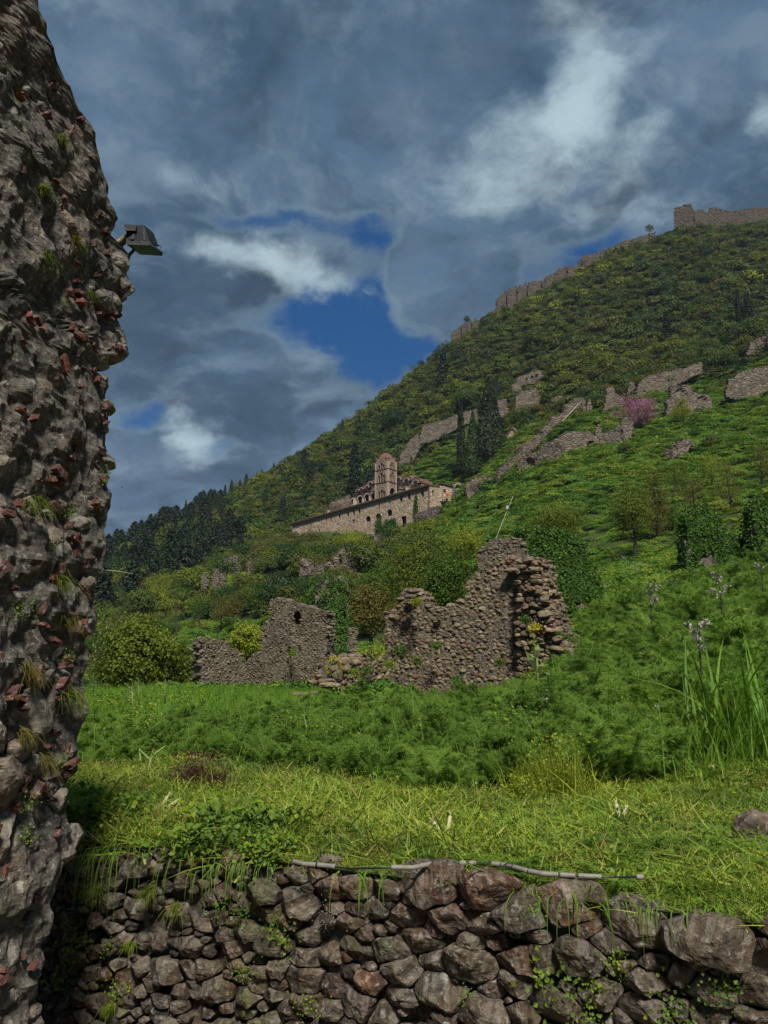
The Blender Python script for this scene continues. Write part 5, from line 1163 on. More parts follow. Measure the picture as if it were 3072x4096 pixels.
    far_wall('brown ruin with blind arches behind the small yellow-green tree', Z7([(1085, 440), (1085, 350), (1108, 345), (1110, 275), (1160, 270), (1215, 268), (1235, 300), (1260, 320), (1330, 330), (1345, 360), (1340, 400), (1240, 420), (1140, 450)]), 168, 162, 1.0, .4,
             holes=[(1900 + 1165 * .7065, 1350 + 312 * .7065, 50, 30, True, .4), (1900 + 1285 * .7065, 1350 + 352 * .7065, 40, 26, True, .4)])
    far_wall('broad ruined wall cut off by the right edge below the upper scrub', Z7([(1420, 300), (1430, 240), (1470, 228), (1478, 205), (1530, 190), (1600, 172), (1640, 165), (1760, 160), (1760, 330), (1560, 330), (1520, 310), (1470, 320)]), 163, 155, 1.2, .4)
    far_wall('grey rocky ruin high at the right edge under the upper scrub', Z7([(1535, 70), (1560, 30), (1600, 5), (1659, -15), (1760, -20), (1760, 100), (1620, 80)]), 220, 214, 1.5, .5)
    far_wall('weathered rock outcrop with ruined masonry on the green slope', Z7([(1110, 660), (1120, 625), (1160, 600), (1180, 580), (1215, 585), (1235, 610), (1200, 640), (1150, 668)]), 122, 121, 2.0, .5, jag=.6, relief=.5)
    far_wall('long terrace wall left of the slim cypress', [(1672, 1765), (1690, 1712), (1692, 1700), (1780, 1680), (1850, 1650), (1905, 1636), (1908, 1690), (1850, 1700), (1760, 1740)], 262, 250, 1.2, .45)
    far_wall('dim wall descending the slope behind the bell tower', [(1592, 1880), (1600, 1820), (1625, 1790), (1640, 1760), (1672, 1735), (1680, 1790), (1650, 1840), (1620, 1880)], 268, 262, 1.0, .4)
    far_wall('dark precinct wall climbing behind the monastery roof', [(1318, 2080), (1318, 2012), (1340, 2005), (1370, 1992), (1398, 1978), (1402, 2010), (1400, 2060)], 262, 258, .8, .4)
    far_wall('dark precinct wall right of the arched gateway', [(1865, 1990), (1862, 1938), (1880, 1925), (1905, 1912), (1935, 1900), (1950, 1912), (1960, 1895), (1972, 1925), (1965, 1960), (1920, 1980)], 222, 212, .8, .35)
    far_wall('squat square ruined tower below the monastery', [(1334, 2300), (1336, 2215), (1350, 2212), (1375, 2188), (1384, 2186), (1408, 2200), (1424, 2230), (1428, 2262), (1432, 2275), (1415, 2300)], 122, 119, 3.5, .3, holes=[(1360, 2248, 9, 16, False, .8)], name='ruined_tower', cat='ruined tower')
    far_wall('pointed arch and broken wall left of the squat ruined tower', [(1262, 2320), (1262, 2270), (1285, 2255), (1310, 2248), (1334, 2246), (1334, 2320)], 124, 122, .9, .25, holes=[(1309, 2290, 26, 56, True, None)])
    far_wall('dark rock face hung with creepers below the monastery', [(1190, 2340), (1195, 2250), (1205, 2235), (1232, 2235), (1245, 2260), (1238, 2330)], 118, 117, 2.5, .4, jag=.6, relief=.6)
    far_wall('pale broken tower stump amid trees left of the monastery', [(850, 2370), (852, 2290), (860, 2275), (868, 2300), (880, 2320), (890, 2290), (895, 2300), (896, 2370)], 172, 170, 1.2, .4, name='ruined_tower', cat='ruined tower')
    far_wall('pale broken facade with gaps on the wooded left slope', [(875, 2300), (880, 2260), (900, 2238), (930, 2228), (950, 2222), (956, 2262), (962, 2258), (960, 2300), (920, 2310)], 192, 188, 1.0, .4, holes=[(930, 2262, 8, 12, True, .6), (905, 2270, 6, 10, True, .6)])
    far_wall('small pale ruin right of the broken facade on the left slope', [(985, 2290), (990, 2250), (1010, 2240), (1030, 2255), (1032, 2285)], 188, 187, 1.0, .4)
    far_wall('dark square pier among the trees of the left slope', [(804, 2378), (806, 2300), (822, 2292), (826, 2340), (824, 2378)], 160, 160, 1.0, .35)
    # hut
    dh = hit(2048, 1762, 60)[1]; fr = pxframe(2028, 1750, dh, 2070, 1750, dh - 2); t = empty('hut', tuple(fr[0] + np.array([0, 0, 60])), label='tiny pale gabled hut just right of the dark cypress group', cat='hut')
    q = lambda x, y: px_plane(fr, x, y); w = np.array([q(2030, 1765), q(2068, 1765), q(2068, 1742), q(2052, 1716), q(2034, 1736), q(2030, 1742)])
    w[:2, 1] -= 1.2; mb = MB(); slab_with_holes(fr, w, [rect(*(q(2055, 1752)), .5, .8)], 0, 4, mb); mb.build('wall', M_MONASTERY, t)
    mb = MB(); slab_with_holes(fr, np.array([q(2026, 1742), q(2052, 1714), q(2072, 1744), q(2072, 1738), q(2052, 1708), q(2026, 1738)])[::-1], [], .3, 4.6, mb); mb.build('roof', M_FARWALL, t)
    # timber scaffolding by the diagonal wall and over the monastery roof
    for label, pts, d, rail in (('spindly timber scaffold leaning over the diagonal wall', [(x, y) for x, y in Z7([(255, 640), (272, 640), (292, 635), (325, 625), (345, 620), (215, 650)])], 158, Z7([(215, 640), (340, 590)])),
                                ('spindly timber pergola poles over the monastery roof', [(1268, 2060), (1285, 2055), (1300, 2050), (1330, 2045), (1345, 2045)], 255, [(1262, 2040), (1370, 2040)])):
        t = empty('pole_frame', tuple(at(*pts[0], d)), label=label, cat='scaffold'); k = d / FPX; g = np.random.default_rng(3)
        for x, y in pts: o = at(x, y + 12, d + g.uniform(-1, 1)); mb = MB(); mb.tube([o, o + np.array([0, 0, g.uniform(40, 62) * k])], .07, 5); mb.build('pole', M_WOOD, t)
        for i in range(4): a = at(rail[0][0] + 8 * i, rail[0][1] - i * 5, d); b = at(rail[1][0], rail[1][1] - 12 * i + g.uniform(-10, 14), d); mb = MB(); mb.tube([a, b], .06, 5); mb.build('pole', M_WOOD, t)
ruins_on_hill()

def fortress():
    F4 = lambda pts: [(1700 + x * .827, 750 + y * .827) for x, y in pts]
    top = F4([(130, 700), (180, 665), (230, 650), (290, 630), (330, 590), (345, 588), (347, 540), (400, 500), (450, 482), (498, 470), (500, 455), (570, 450), (585, 430), (625, 415), (640, 400), (690, 385), (740, 372), (755, 340), (790, 325), (850, 312), (880, 298), (920, 280), (960, 258), (1000, 250), (1040, 238), (1080, 226), (1110, 215)])
    root = empty('fortress_curtain_wall', tuple(at(2150, 1200, 455)), label='crenellated curtain wall running along the mountain crest', cat='fortress wall')
    for i in range(len(top) - 1):
        (xa, ya), (xb, yb) = top[i], top[i + 1]
        if xb - xa < 3: continue
        d = float(np.interp((xa + xb) / 2, [p[0] for p in RIDGE], [p[2] for p in RIDGE])) - 6; h = 44 if xa < 2320 else 38
        fr = pxframe(xa - 2, ya, d, xb + 3, yb, d - .5 * (i % 2)); poly = px_poly(fr, [(xa - 1, ya + h + 30), (xa - 1, ya), (xb + 2, yb), (xb + 2, yb + h + 30)])
        core_block('wall', fr, poly, 1.8, M_FORT, root, 0.8, [], 0.35, 0, 0.3, seed=i, noise_scale=.6)
        L = poly[2, 0] - poly[1, 0]; n = int(L / 3.3); merl = (i % 5 != 0) and xa < 2420
        for k in range(n):
            if not merl or (k * 7 + i) % 6 == 0: continue
            t = (k + .5) / n; c = poly[1] + (poly[2] - poly[1]) * t; mb = MB(); hh = 1.2 + ((k * 31 + i * 17) % 7) * .12
            slab_with_holes(fr, rect(c[0], c[1] - .6, 1.5, hh + .6), [], 0.1, 0.9, mb); mb.build('merlon', M_FORT, root)
    # round bastion
    o = at(2352, 1060, 448); mb = MB(); mb.tube([o - np.array([0, 0, 12]), o + np.array([0, 0, 1.5])], [5.0, 4.4], 12); mb.build('bastion', M_FORT, root)
    far_wall('square keep standing highest on the mountain crest', [(2696, 935), (2697, 835), (2700, 830), (2730, 825), (2736, 818), (2752, 820), (2752, 815), (2760, 815), (2768, 830), (2776, 848), (2778, 870), (2775, 935)], 452, 446, 8.0, .9, M_FORT, name='fortress_keep', cat='tower', jag=.5, base=6)
    far_wall('broken fortress wall with ivy right of the keep', [(2776, 915), (2778, 845), (2800, 838), (2815, 842), (2825, 852), (2838, 845), (2840, 832), (2860, 826), (2880, 832), (2885, 842), (2900, 838), (2915, 845), (2950, 842), (2965, 838), (2990, 835), (3040, 830), (3072, 832), (3140, 838), (3140, 915)], 448, 440, 2.5, .9, M_FORT,
             name='fortress_wall', cat='fortress wall', jag=.7, base=6, holes=[(2850, 842, 4, 6, False, None), (2793, 848, 4, 6, False, None)])
fortress()
# ------------------------------------------------------------------ plant shapes
def unit(v): return v / (np.linalg.norm(v, axis=-1, keepdims=True) + 1e-9)
def sphere_pts(g, n): return unit(g.normal(size=(n, 3)))
def bush_data(seed, n=620, size=0.2, lobes=9, mat=None, flat=0.75, inner=True, asp=0.7):
    g = np.random.default_rng(seed); c = sphere_pts(g, lobes) * g.uniform(0.25, 0.62, (lobes, 1)); c[:, 2] = np.abs(c[:, 2]) * 0.8 + 0.25; r = g.uniform(0.3, 0.5, lobes)
    k = g.integers(0, lobes, n); D = sphere_pts(g, n); D[:, 2] = np.where(D[:, 2] < -0.3, -D[:, 2], D[:, 2]); C = c[k] + D * (r[k] * g.uniform(0.75, 1.08, n))[:, None]
    C[:, 2] = np.maximum(C[:, 2] * flat, 0.0); Nn = unit(D + 0.33 * g.normal(size=(n, 3)) + np.array([0, 0, .3]))
    V, F, rn = leaf_quads(C, Nn, size, g, asp)
    return mesh_data('shrub', V, F, mat, rnd=rn)
def fir_data(seed, n=900, mat=None, slim=0.24, size=0.06):
    g = np.random.default_rng(seed); z = g.random(n) ** 0.8; layers = 13; z = (np.floor(z * layers) + g.normal(0.4, 0.28, n)) / layers; z = np.clip(z, 0.04, 1.0)
    prof = slim * (1 - z) ** 0.6 * (0.75 + 0.25 * np.cos(z * layers * 6.28)) + 0.01; a = g.uniform(0, 6.28, n); lob = 1 + 0.3 * np.cos(a * 5 + np.floor(z * layers) * 2.1)
    rr = prof * lob * g.uniform(0.35, 1.05, n); C = np.stack([rr * np.cos(a), rr * np.sin(a), z - rr * 0.22], 1); D = np.stack([np.cos(a), np.sin(a), a * 0 + .8], 1)
    V, F, rn = leaf_quads(C, unit(D + .6 * g.normal(size=(n, 3))), size, g, 0.45)
    return mesh_data('fir_crown', V, F, mat, rnd=rn)
def cypress_data(seed, n=1600, mat=None, w=0.09, size=0.035, tip=0.5, base=0.04):
    g = np.random.default_rng(seed); z = g.random(n); prof = w * np.minimum(1, (1 - z) ** tip * 1.15) * np.minimum(1, (z + .03) * 9) ; a = g.uniform(0, 6.28, n)
    bump = 1 + 0.22 * fbm(np.stack([np.cos(a) * 1.5, np.sin(a) * 1.5, z * 9], 1), 3, seed); rr = prof * bump * g.uniform(0.6, 1.05, n) ** 0.6
    C = np.stack([rr * np.cos(a), rr * np.sin(a), base + z * (1 - base)], 1); D = np.stack([np.cos(a), np.sin(a), a * 0 + .3], 1)
    V, F, rn = leaf_quads(C, unit(D + .45 * g.normal(size=(n, 3))), size, g, 0.5); return mesh_data('crown', V, F, mat, rnd=rn)
def blade_arrays(g, n, spread, h, width, lean, droop, base=None, seg=3):
    """grass blades as tapering bent strips"""
    b = np.c_[g.normal(0, spread, (n, 2)), np.zeros(n)] if base is None else base; a = g.uniform(0, 6.28, n); hh = h * g.uniform(0.45, 1.2, n); ln = lean * g.uniform(0.2, 1.3, n); dr = droop * g.uniform(0.2, 1.3, n); w = width * g.uniform(.6, 1.2, n)
    dirv = np.stack([np.cos(a), np.sin(a), a * 0], 1); side = np.stack([-np.sin(a), np.cos(a), a * 0], 1); fa = g.uniform(0, 6.28, n); side = unit(side * np.cos(fa * .2)[:, None] + np.array([0, 0, 1.0]) * 0.3 * np.sin(fa)[:, None])
    rows = []
    for k in range(seg + 1):
        t = k / seg; c = b + dirv * (ln * hh * t + dr * hh * t * t)[:, None] + np.array([0, 0, 1.0]) * (hh * (t - 0.75 * dr * t * t))[:, None]; c[:, 2] = np.maximum(c[:, 2], 0.004)
        wk = w * (1 - t ** 1.6) + 0.0004; rows.append(np.stack([c - side * wk[:, None] / 2, c + side * wk[:, None] / 2], 1))
    V = np.concatenate(rows, 1); m = V.shape[1]; V = V.reshape(-1, 3); o = (np.arange(n) * m)[:, None]
    F = np.concatenate([o + np.array([[2 * k, 2 * k + 1, 2 * k + 3, 2 * k + 2]]) for k in range(seg)], 0); return V, F, np.repeat(g.random(n), m)
def join(parts):
    V, F, Rn, MI, n = [], [], [], [], 0
    for i, (v, f, r, mi) in enumerate(parts): V.append(v); F.append(f + n); Rn.append(r); MI.append(np.full(len(f), mi)); n += len(v)
    return np.vstack(V), F, np.concatenate(Rn), np.concatenate(MI)
def fennel_data(seed, h=0.85, fronds=7, mats=None, dens=1.0, width=0.0042):
    g = np.random.default_rng(seed); tips = []; dirs = []; lens = []; stem = MB()
    for i in range(fronds):
        a = i * 6.28 / fronds + g.normal(0, .35); H = h * g.uniform(.65, 1.1); out = h * g.uniform(0.35, 0.75); t = np.linspace(0, 1, 9)
        ax = np.stack([np.cos(a) * out * t ** 1.5, np.sin(a) * out * t ** 1.5, H * (t - 0.22 * t ** 3)], 1) + g.normal(0, .02, 3) * t[:, None]
        stem.tube(ax, np.linspace(0.006, 0.0012, 9) * (h / .85), 4, False, rnd=g.random())
        for k in range(int(13 * dens)):
            tt = 0.28 + 0.72 * (k + .5) / (13 * dens); p = np.array([np.interp(tt, t, ax[:, c]) for c in range(3)]); L = h * 0.40 * (1.15 - tt) * g.uniform(.7, 1.1)
            for sgn in (-1, 1, 0):
                b = a + sgn * g.uniform(.9, 1.4); d = unit(np.array([math.cos(b), math.sin(b), g.uniform(-.05, .6)])); q = np.linspace(0.12, 1, 9)[:, None]
                pts = p + d * L * q + np.array([0, 0, -0.12]) * L * q ** 2
                m = 7; rep = np.repeat(pts, m, 0); tips.append(rep + g.normal(0, L * .05, rep.shape)); dd = unit(d * .8 + g.normal(0, .75, rep.shape)); dirs.append(dd); lens.append(np.full(len(rep), 1.0) * g.uniform(.6, 1.2, len(rep)) * 0.052 * (h / .85))
    P = np.vstack(tips); D = np.vstack(dirs); L = np.concatenate(lens); n = len(P); S = unit(np.cross(D, g.normal(size=(n, 3)))) * width
    V = np.stack([P - S / 2, P + S / 2, P + D * L[:, None]], 1).reshape(-1, 3); F = np.arange(3 * n).reshape(-1, 3)
    sv = np.concatenate(stem.V); sf = np.concatenate(stem.F4); V2, Fs, Rn, MI = join([(V, F, np.repeat(g.random(n), 3), 0), (sv, sf, np.concatenate(stem.R), 1)])
    return mesh_data('fennel', V2, Fs, mats, rnd=Rn, mi=MI)

def limbs_tree(g, H, W, crown_lo, nclu, mat_bark, depth=None, fork=0.35, r0=None, lean=0.0):
    """trunk and limbs reaching to clusters spread through the crown; unit metres, base at origin"""
    D = depth or W; mb = MB(); r0 = r0 or H * 0.025; zc = (crown_lo + H) / 2; hz = (H - crown_lo) / 2
    C = sphere_pts(g, nclu) * (g.uniform(0.45, 0.95, (nclu, 1))); C[:, 2] = C[:, 2] * hz + zc; C[:, 0] *= W / 2; C[:, 1] *= D / 2; C[:, 0] += lean
    ft = max(crown_lo * 0.8, H * fork * .6); tr = np.array([[0, 0, -0.6], [g.normal(0, .04) * W, g.normal(0, .04) * W, ft * .5], [lean * .4, g.normal(0, .03) * W, ft], [lean * .7, 0, (ft + H) / 2], [lean, 0, H * 0.82]])
    mb.tube(tr, [r0 * 1.25, r0, r0 * .85, r0 * .45, r0 * .12], 7, True, 0.3)
    order = np.argsort([c[2] for c in C]); anchors = [(tr[2], r0 * .6), ((tr[2] + tr[3]) / 2, r0 * .5), (tr[3], r0 * .4)]
    for i in order:
        c = C[i]; best = min(anchors, key=lambda a: np.linalg.norm(a[0] - c) + (3 if a[0][2] > c[2] + H * .03 else 0)); p, r = best; mid = (p + c) / 2 + g.normal(0, .05, 3) * W + np.array([0, 0, -.04 * H])
        mb.tube([p, mid, c], [max(r * .7, .012), max(r * .45, .009), .006], 5, False, 0.4); anchors.append((mid, max(r * .5, .012))); anchors.append((c, max(r * .3, .01)))
    return mb, C
def make_tree(name, label, cat, base, crown, mat, leaf=0.09, n=3500, nclu=46, bark=None, group=None, spread=0.13, twiggy=0, seed=0, dmin=20, hollow=0.0, d=None, dark_bark=False):
    """base: picture point of the foot; crown: (cx, cy, w, h) of the crown in the picture"""
    g = np.random.default_rng(seed + int(base[0] * 3 + base[1])); B = hit(*base, dmin) if d is None else at(*base, d); k = B[1] / FPX * 1.03
    if d is not None: B[2] = float(ground(B[0], B[1]))
    top = at(crown[0], crown[1] - crown[3] / 2, B[1])[2]; lo = at(crown[0], crown[1] + crown[3] / 2, B[1])[2]; H = max(top - B[2], 1.0); clo = max(lo - B[2], 0.05); W = crown[2] * k; ln = (crown[0] - base[0]) * k
    root = empty(name, tuple(B), label=label, cat=cat, group=group)
    mb, C = limbs_tree(g, H, W * .9, clo, nclu, None, W * .8, lean=ln); 
    for v in mb.V: v += B
    mb.build('trunk', bark or M_BARK, root, smooth=True)
    ci = g.integers(0, len(C), n); P = C[ci] + g.normal(0, 1, (n, 3)) * np.array([W, W * .85, (H - clo)]) * spread * (0.6 + 0.6 * g.random((len(C), 1)))[ci]; 
    P[:, 2] = np.maximum(P[:, 2], 0.05); out = unit(P - np.array([ln, 0, (H + clo) / 2])); V, F, rn = leaf_quads(P + B, unit(out * .9 + .6 * g.normal(size=P.shape) + np.array([0, 0, .35])), leaf, g, 0.6)
    mk('crown', V, F, mat, root, rnd=rn)
    return root

# ------------------------------------------------------------------ scattering of what nobody could count
def scatter(name, label, meshes, P, rot, scl, seed=0, idx=None, gmat=None):
    g = np.random.default_rng(seed); n = len(P); me = bpy.data.meshes.new(name); me.vertices.add(n); me.vertices.foreach_set('co', np.asarray(P, np.float32).ravel())
    for an, arr in (('rot', rot), ('scl', scl)):
        a = me.attributes.new(an, 'FLOAT_VECTOR', 'POINT'); a.data.foreach_set('vector', np.asarray(arr, np.float32).ravel())
    a = me.attributes.new('idx', 'INT', 'POINT'); a.data.foreach_set('value', np.asarray(g.integers(0, len(meshes), n) if idx is None else idx, np.int32))
    o = bpy.data.objects.new(name, me); COL.objects.link(o); tag(o, label, kind='stuff')
    ng = bpy.data.node_groups.new(name, 'GeometryNodeTree'); ng.interface.new_socket('Geometry', in_out='INPUT', socket_type='NodeSocketGeometry'); ng.interface.new_socket('Geometry', in_out='OUTPUT', socket_type='NodeSocketGeometry')
    gi = ng.nodes.new('NodeGroupInput'); go = ng.nodes.new('NodeGroupOutput'); iop = ng.nodes.new('GeometryNodeInstanceOnPoints'); jn = ng.nodes.new('GeometryNodeJoinGeometry')
    for m in reversed(meshes):
        src = m if isinstance(m, bpy.types.Object) else bpy.data.objects.new(name + '_kind', m)
        oi = ng.nodes.new('GeometryNodeObjectInfo'); oi.transform_space = 'ORIGINAL'; oi.inputs['Object'].default_value = src; oi.inputs['As Instance'].default_value = True; ng.links.new(oi.outputs['Geometry'], jn.inputs[0])
    ng.links.new(gi.outputs[0], iop.inputs['Points']); ng.links.new(jn.outputs[0], iop.inputs['Instance']); iop.inputs['Pick Instance'].default_value = True
    for an, dt, sock in (('rot', 'FLOAT_VECTOR', 'Rotation'), ('scl', 'FLOAT_VECTOR', 'Scale'), ('idx', 'INT', 'Instance Index')):
        na = ng.nodes.new('GeometryNodeInputNamedAttribute'); na.data_type = dt; na.inputs['Name'].default_value = an; ng.links.new(na.outputs[0], iop.inputs[sock])
    ng.links.new(iop.outputs[0], go.inputs[0]); md = o.modifiers.new('scatter', 'NODES'); md.node_group = ng
    return o
def sample(n, s0, s1, d0, d1, g):
    """points spread evenly over the ground between two distances"""
    d = np.sqrt(g.uniform(d0 * d0, d1 * d1, n)); s = g.uniform(s0, s1, n); x = s * d; z = ground(x, d); return np.stack([x, d, z], 1)
def rots(g, n, tilt=0.12): return np.stack([g.normal(0, tilt, n), g.normal(0, tilt, n), g.uniform(0, 6.28, n)], 1)
def inpx(P, *polys):
    px, py = project(P); m = np.zeros(len(P), bool)
    for p in polys: m |= in_poly_v(p, px, py)
    return m

MEADOW = [(1560, 2050), (1640, 1930), (1690, 1850), (1790, 1775), (1900, 1740), (1990, 1720), (2060, 1740), (2180, 1690), (2330, 1640), (2420, 1640), (2560, 1590), (2700, 1560), (2830, 1530), (2900, 1560), (2950, 1480), (3072, 1440), (3600, 1350), (3600, 3100), (2300, 3100), (2300, 2700), (1900, 2650), (1880, 2300), (1750, 2180), (1700, 2130), (1640, 2120), (1560, 2080)]
MEADOW2 = [(560, 2620), (700, 2500), (900, 2490), (1090, 2480), (1150, 2560), (1300, 2580), (1450, 2560), (1560, 2600), (1560, 2900), (500, 2900)]
MEADOW3 = [(1150, 2330), (1260, 2330), (1300, 2310), (1440, 2300), (1500, 2260), (1560, 2230), (1580, 2300), (1460, 2400), (1300, 2380), (1150, 2380)]
MEADOW4 = [(820, 2350), (960, 2290), (1060, 2310), (1090, 2360), (940, 2390), (840, 2400)]
FIRS = [(-600, 2500), (-300, 2300), (300, 2150), (740, 1960), (900, 2060), (1010, 2230), (880, 2250), (700, 2370), (520, 2430), (380, 2520), (300, 2560)]
MONA = [(1150, 2200), (1150, 2080), (1450, 1990), (1580, 1870), (1700, 1930), (1990, 1905), (1990, 1990), (1800, 2030), (1760, 2110), (1600, 2170), (1500, 2140), (1300, 2190)]
NEARR = [(1900, 2700), (1900, 2560), (2200, 2480), (2400, 2440), (3200, 2250), (3200, 3100), (1900, 3100)]

def hillside():
    g = np.random.default_rng(99)
    bl = [bush_data(100 + i, 900 if i < 3 else 700, 0.155, 12, M_SCRUB, [0.8, 0.95, 0.7, 1.1, 0.85][i]) for i in range(5)]
    bn = [bush_data(150 + i, 2600, 0.075, 14, M_SCRUB, [0.8, 0.95, 0.75, 1.1][i]) for i in range(4)]
    P = sample(34000, -0.62, 0.72, 58, 500, g); m = inpx(P, MEADOW, MEADOW2, MEADOW3, MEADOW4); pm = inpx(P, MONA) & (P[:, 1] < 262)
    dens = g.random(len(P)); keep = (~m & ~pm) | (m & (dens < 0.09) ); keep &= ~inpx(P, [(1815, 1640), (2020, 1640), (2020, 1935), (1815, 1935)]); keep &= ~(inpx(P, MONA) & (P[:, 1] > 205) & (P[:, 1] < 262)); P = P[keep]
    sc = g.uniform(1.1, 3.0, len(P)) * np.where(g.random(len(P)) < 0.18, 1.7, 1) * np.where(g.random(len(P)) < 0.04, 1.6, 1) * np.clip(P[:, 1] / 150, 0.55, 1.15); inm = inpx(P, MEADOW, MEADOW2, MEADOW3, MEADOW4); sc[inm] *= 0.5
    near = np.argsort(P[:, 1] / sc)
    px, py = project(P); vis = (px > 300) & (px < 3150)
    first = [i for i in near if vis[i]][:290]; fs = set(first); col = [bl[i % 5] for i in range(len(first))]
    for k, i in enumerate(first):
        o = bpy.data.objects.new('shrub', bn[int(g.integers(0, 4))]); COL.objects.link(o); o.location = P[i]; o.rotation_euler = (0, 0, g.uniform(0, 6.28)); s = sc[i]; o.scale = (s, s, s * g.uniform(.8, 1.2))
        tag(o, 'rounded wild shrub among the many covering the hillside', 'shrub', 'wild shrubs on the hillside')
    rest = np.array([i for i in range(len(P)) if i not in fs]); Q = P[rest]; s = sc[rest]
    Q[:, 2] -= 0.2 * s; scatter('hillside_scrub', 'dense olive and dark green scrub covering the mountainside', bl, Q, rots(g, len(Q), .1), np.stack([s * g.uniform(.85, 1.3, len(s)), s * g.uniform(.85, 1.3, len(s)), s * g.uniform(.75, 1.25, len(s))], 1), 3)
    # ridge trees poke out above the scrub; firs on the left
    fd = [fir_data(200 + i, 1500, M_FIR, [.34, .42, .28][i], 0.075) for i in range(3)]
    F_ = sample(5200, -0.62, 0.0, 150, 480, g); F_ = F_[inpx(F_, FIRS)]; F_ = F_[g.permutation(len(F_))]
    sel = []; 
    for p in F_:
        if len(sel) and (np.hypot(*(np.array(sel)[:, :2] - p[:2]).T) < 6.5).any(): continue
        sel.append(p)
    vis = [p for p in sel if project(p)[0] > 280]; vis.sort(key=lambda p: p[1]); ind = vis[:280]; oth = [p for p in sel if not any(p is q for q in ind)]
    extra = [(742, 2045, 1975), (800, 2000, 1950), (925, 1965, 1905), (960, 1950, 1912), (985, 1930, 1880), (1045, 1905, 1870), (1095, 1880, 1850), (1370, 1740, 1690), (530, 2130, 2060), (620, 2100, 2030), (690, 2080, 2035), (900, 1970, 1915)]
    for p in ind:
        o = bpy.data.objects.new('fir_tree', fd[int(g.integers(0, 3))]); COL.objects.link(o); h = g.uniform(6, 14); o.location = p - np.array([0, 0, .5]); o.rotation_euler = (0, 0, g.uniform(0, 6.28)); w_ = h * g.uniform(.9, 1.5); o.scale = (w_, w_, h)
        tag(o, 'dark fir tree in the dense conifer wood on the left slope', 'fir tree', 'firs of the conifer wood')
    if oth:
        Q = np.array(oth); h = g.uniform(9, 15, len(Q)); scatter('conifer_wood', 'dark conifer wood far off on the left slope', fd, Q, rots(g, len(Q), .02), np.stack([h * 1.1, h * 1.1, h], 1), 5)
    for i, (x, y, yt) in enumerate(extra):
        p = hit(x, y, 100); h = (y - yt) * p[1] / FPX * 1.1 + 2; o = bpy.data.objects.new('fir_tree', fd[i % 3]); COL.objects.link(o); o.location = p - np.array([0, 0, 2]); sl = 0.45 if i == 0 else 0.8; o.scale = (h * sl, h * sl, h + 2)
        tag(o, 'thin pointed conifer standing against the sky along the left ridge', 'fir tree', 'conifers on the skyline')
    # cypresses and dark conifers that can be told apart
    M = {'c': M_CYPRESS, 'l': M_CYPRESSL, 'f': M_FIR}
    for x, y, yt, w, kind, label in [(1848, 1920, 1606, 36, 'c', 'very slim tall cypress, leftmost of the three on the slope'), (1897, 1915, 1655, 80, 'l', 'lighter green spire-shaped cypress in the middle of the tall trio'),
            (1962, 1850, 1545, 108, 'c', 'broad dark cypress, tallest and rightmost of the trio'), (1418, 2010, 1785, 62, 'f', 'dark conifer behind the left end of the monastery roof'), (1775, 1560, 1400, 70, 'f', 'dark conifer high on the skyline slope'),
            (2675, 1400, 1240, 44, 'f', 'dark slender conifer high in the right scrub'), (3000, 1300, 1160, 56, 'f', 'dark conifer near the right edge below the crest'), (2962, 1300, 1150, 30, 'c', 'thin dark conifer spire near the right edge'),
            (1985, 1620, 1510, 60, 'c', 'dark conifer just above the cypress trio'), (1215, 1900, 1800, 50, 'f', 'dark conifer on the ridge above the left wood'), (1240, 1960, 1860, 50, 'f', 'second dark conifer low on the ridge above the left wood'),
            (1480, 2020, 1900, 70, 'f', 'squat dark conifer behind the monastery portico'), (1060, 2030, 1960, 24, 'c', 'slim cypress in the middle of the left scrub'), (905, 2230, 2160, 18, 'c', 'tiny slim cypress above the pale broken facade'),
            (1130, 2080, 1990, 60, 'f', 'dark fir left of the monastery'), (958, 2210, 2120, 80, 'f', 'broad dark fir above the broken facade'), (1570, 2010, 1900, 44, 'f', 'dark conifer touching the bell tower on its left')]:
        p = hit(x, y, 60); h = (y - yt) * p[1] / FPX * 1.12; wr = w / (y - yt) / 2; sd = int(x + y)
        root = empty('cypress' if kind != 'f' else 'conifer', tuple(p), label=label, cat='cypress' if kind != 'f' else 'conifer')
        me = cypress_data(sd, 2600, M[kind], wr, 0.03 if wr < .1 else .04, 0.55 if kind == 'c' else .8) if kind != 'f' else fir_data(sd, 2200, M_FIR, wr * 1.25, 0.06)
        o = bpy.data.objects.new('crown', me); COL.objects.link(o); o.location = (0, 0, 0); o.parent = root; o.scale = (h, h, h)
        mb = MB(); mb.tube([(0, 0, -.5), (0, 0, h * .3), (0, 0, h * .9)], [h * .018, h * .014, .03], 6); t = mb.build('trunk', M_BARK); t.parent = root
hillside()

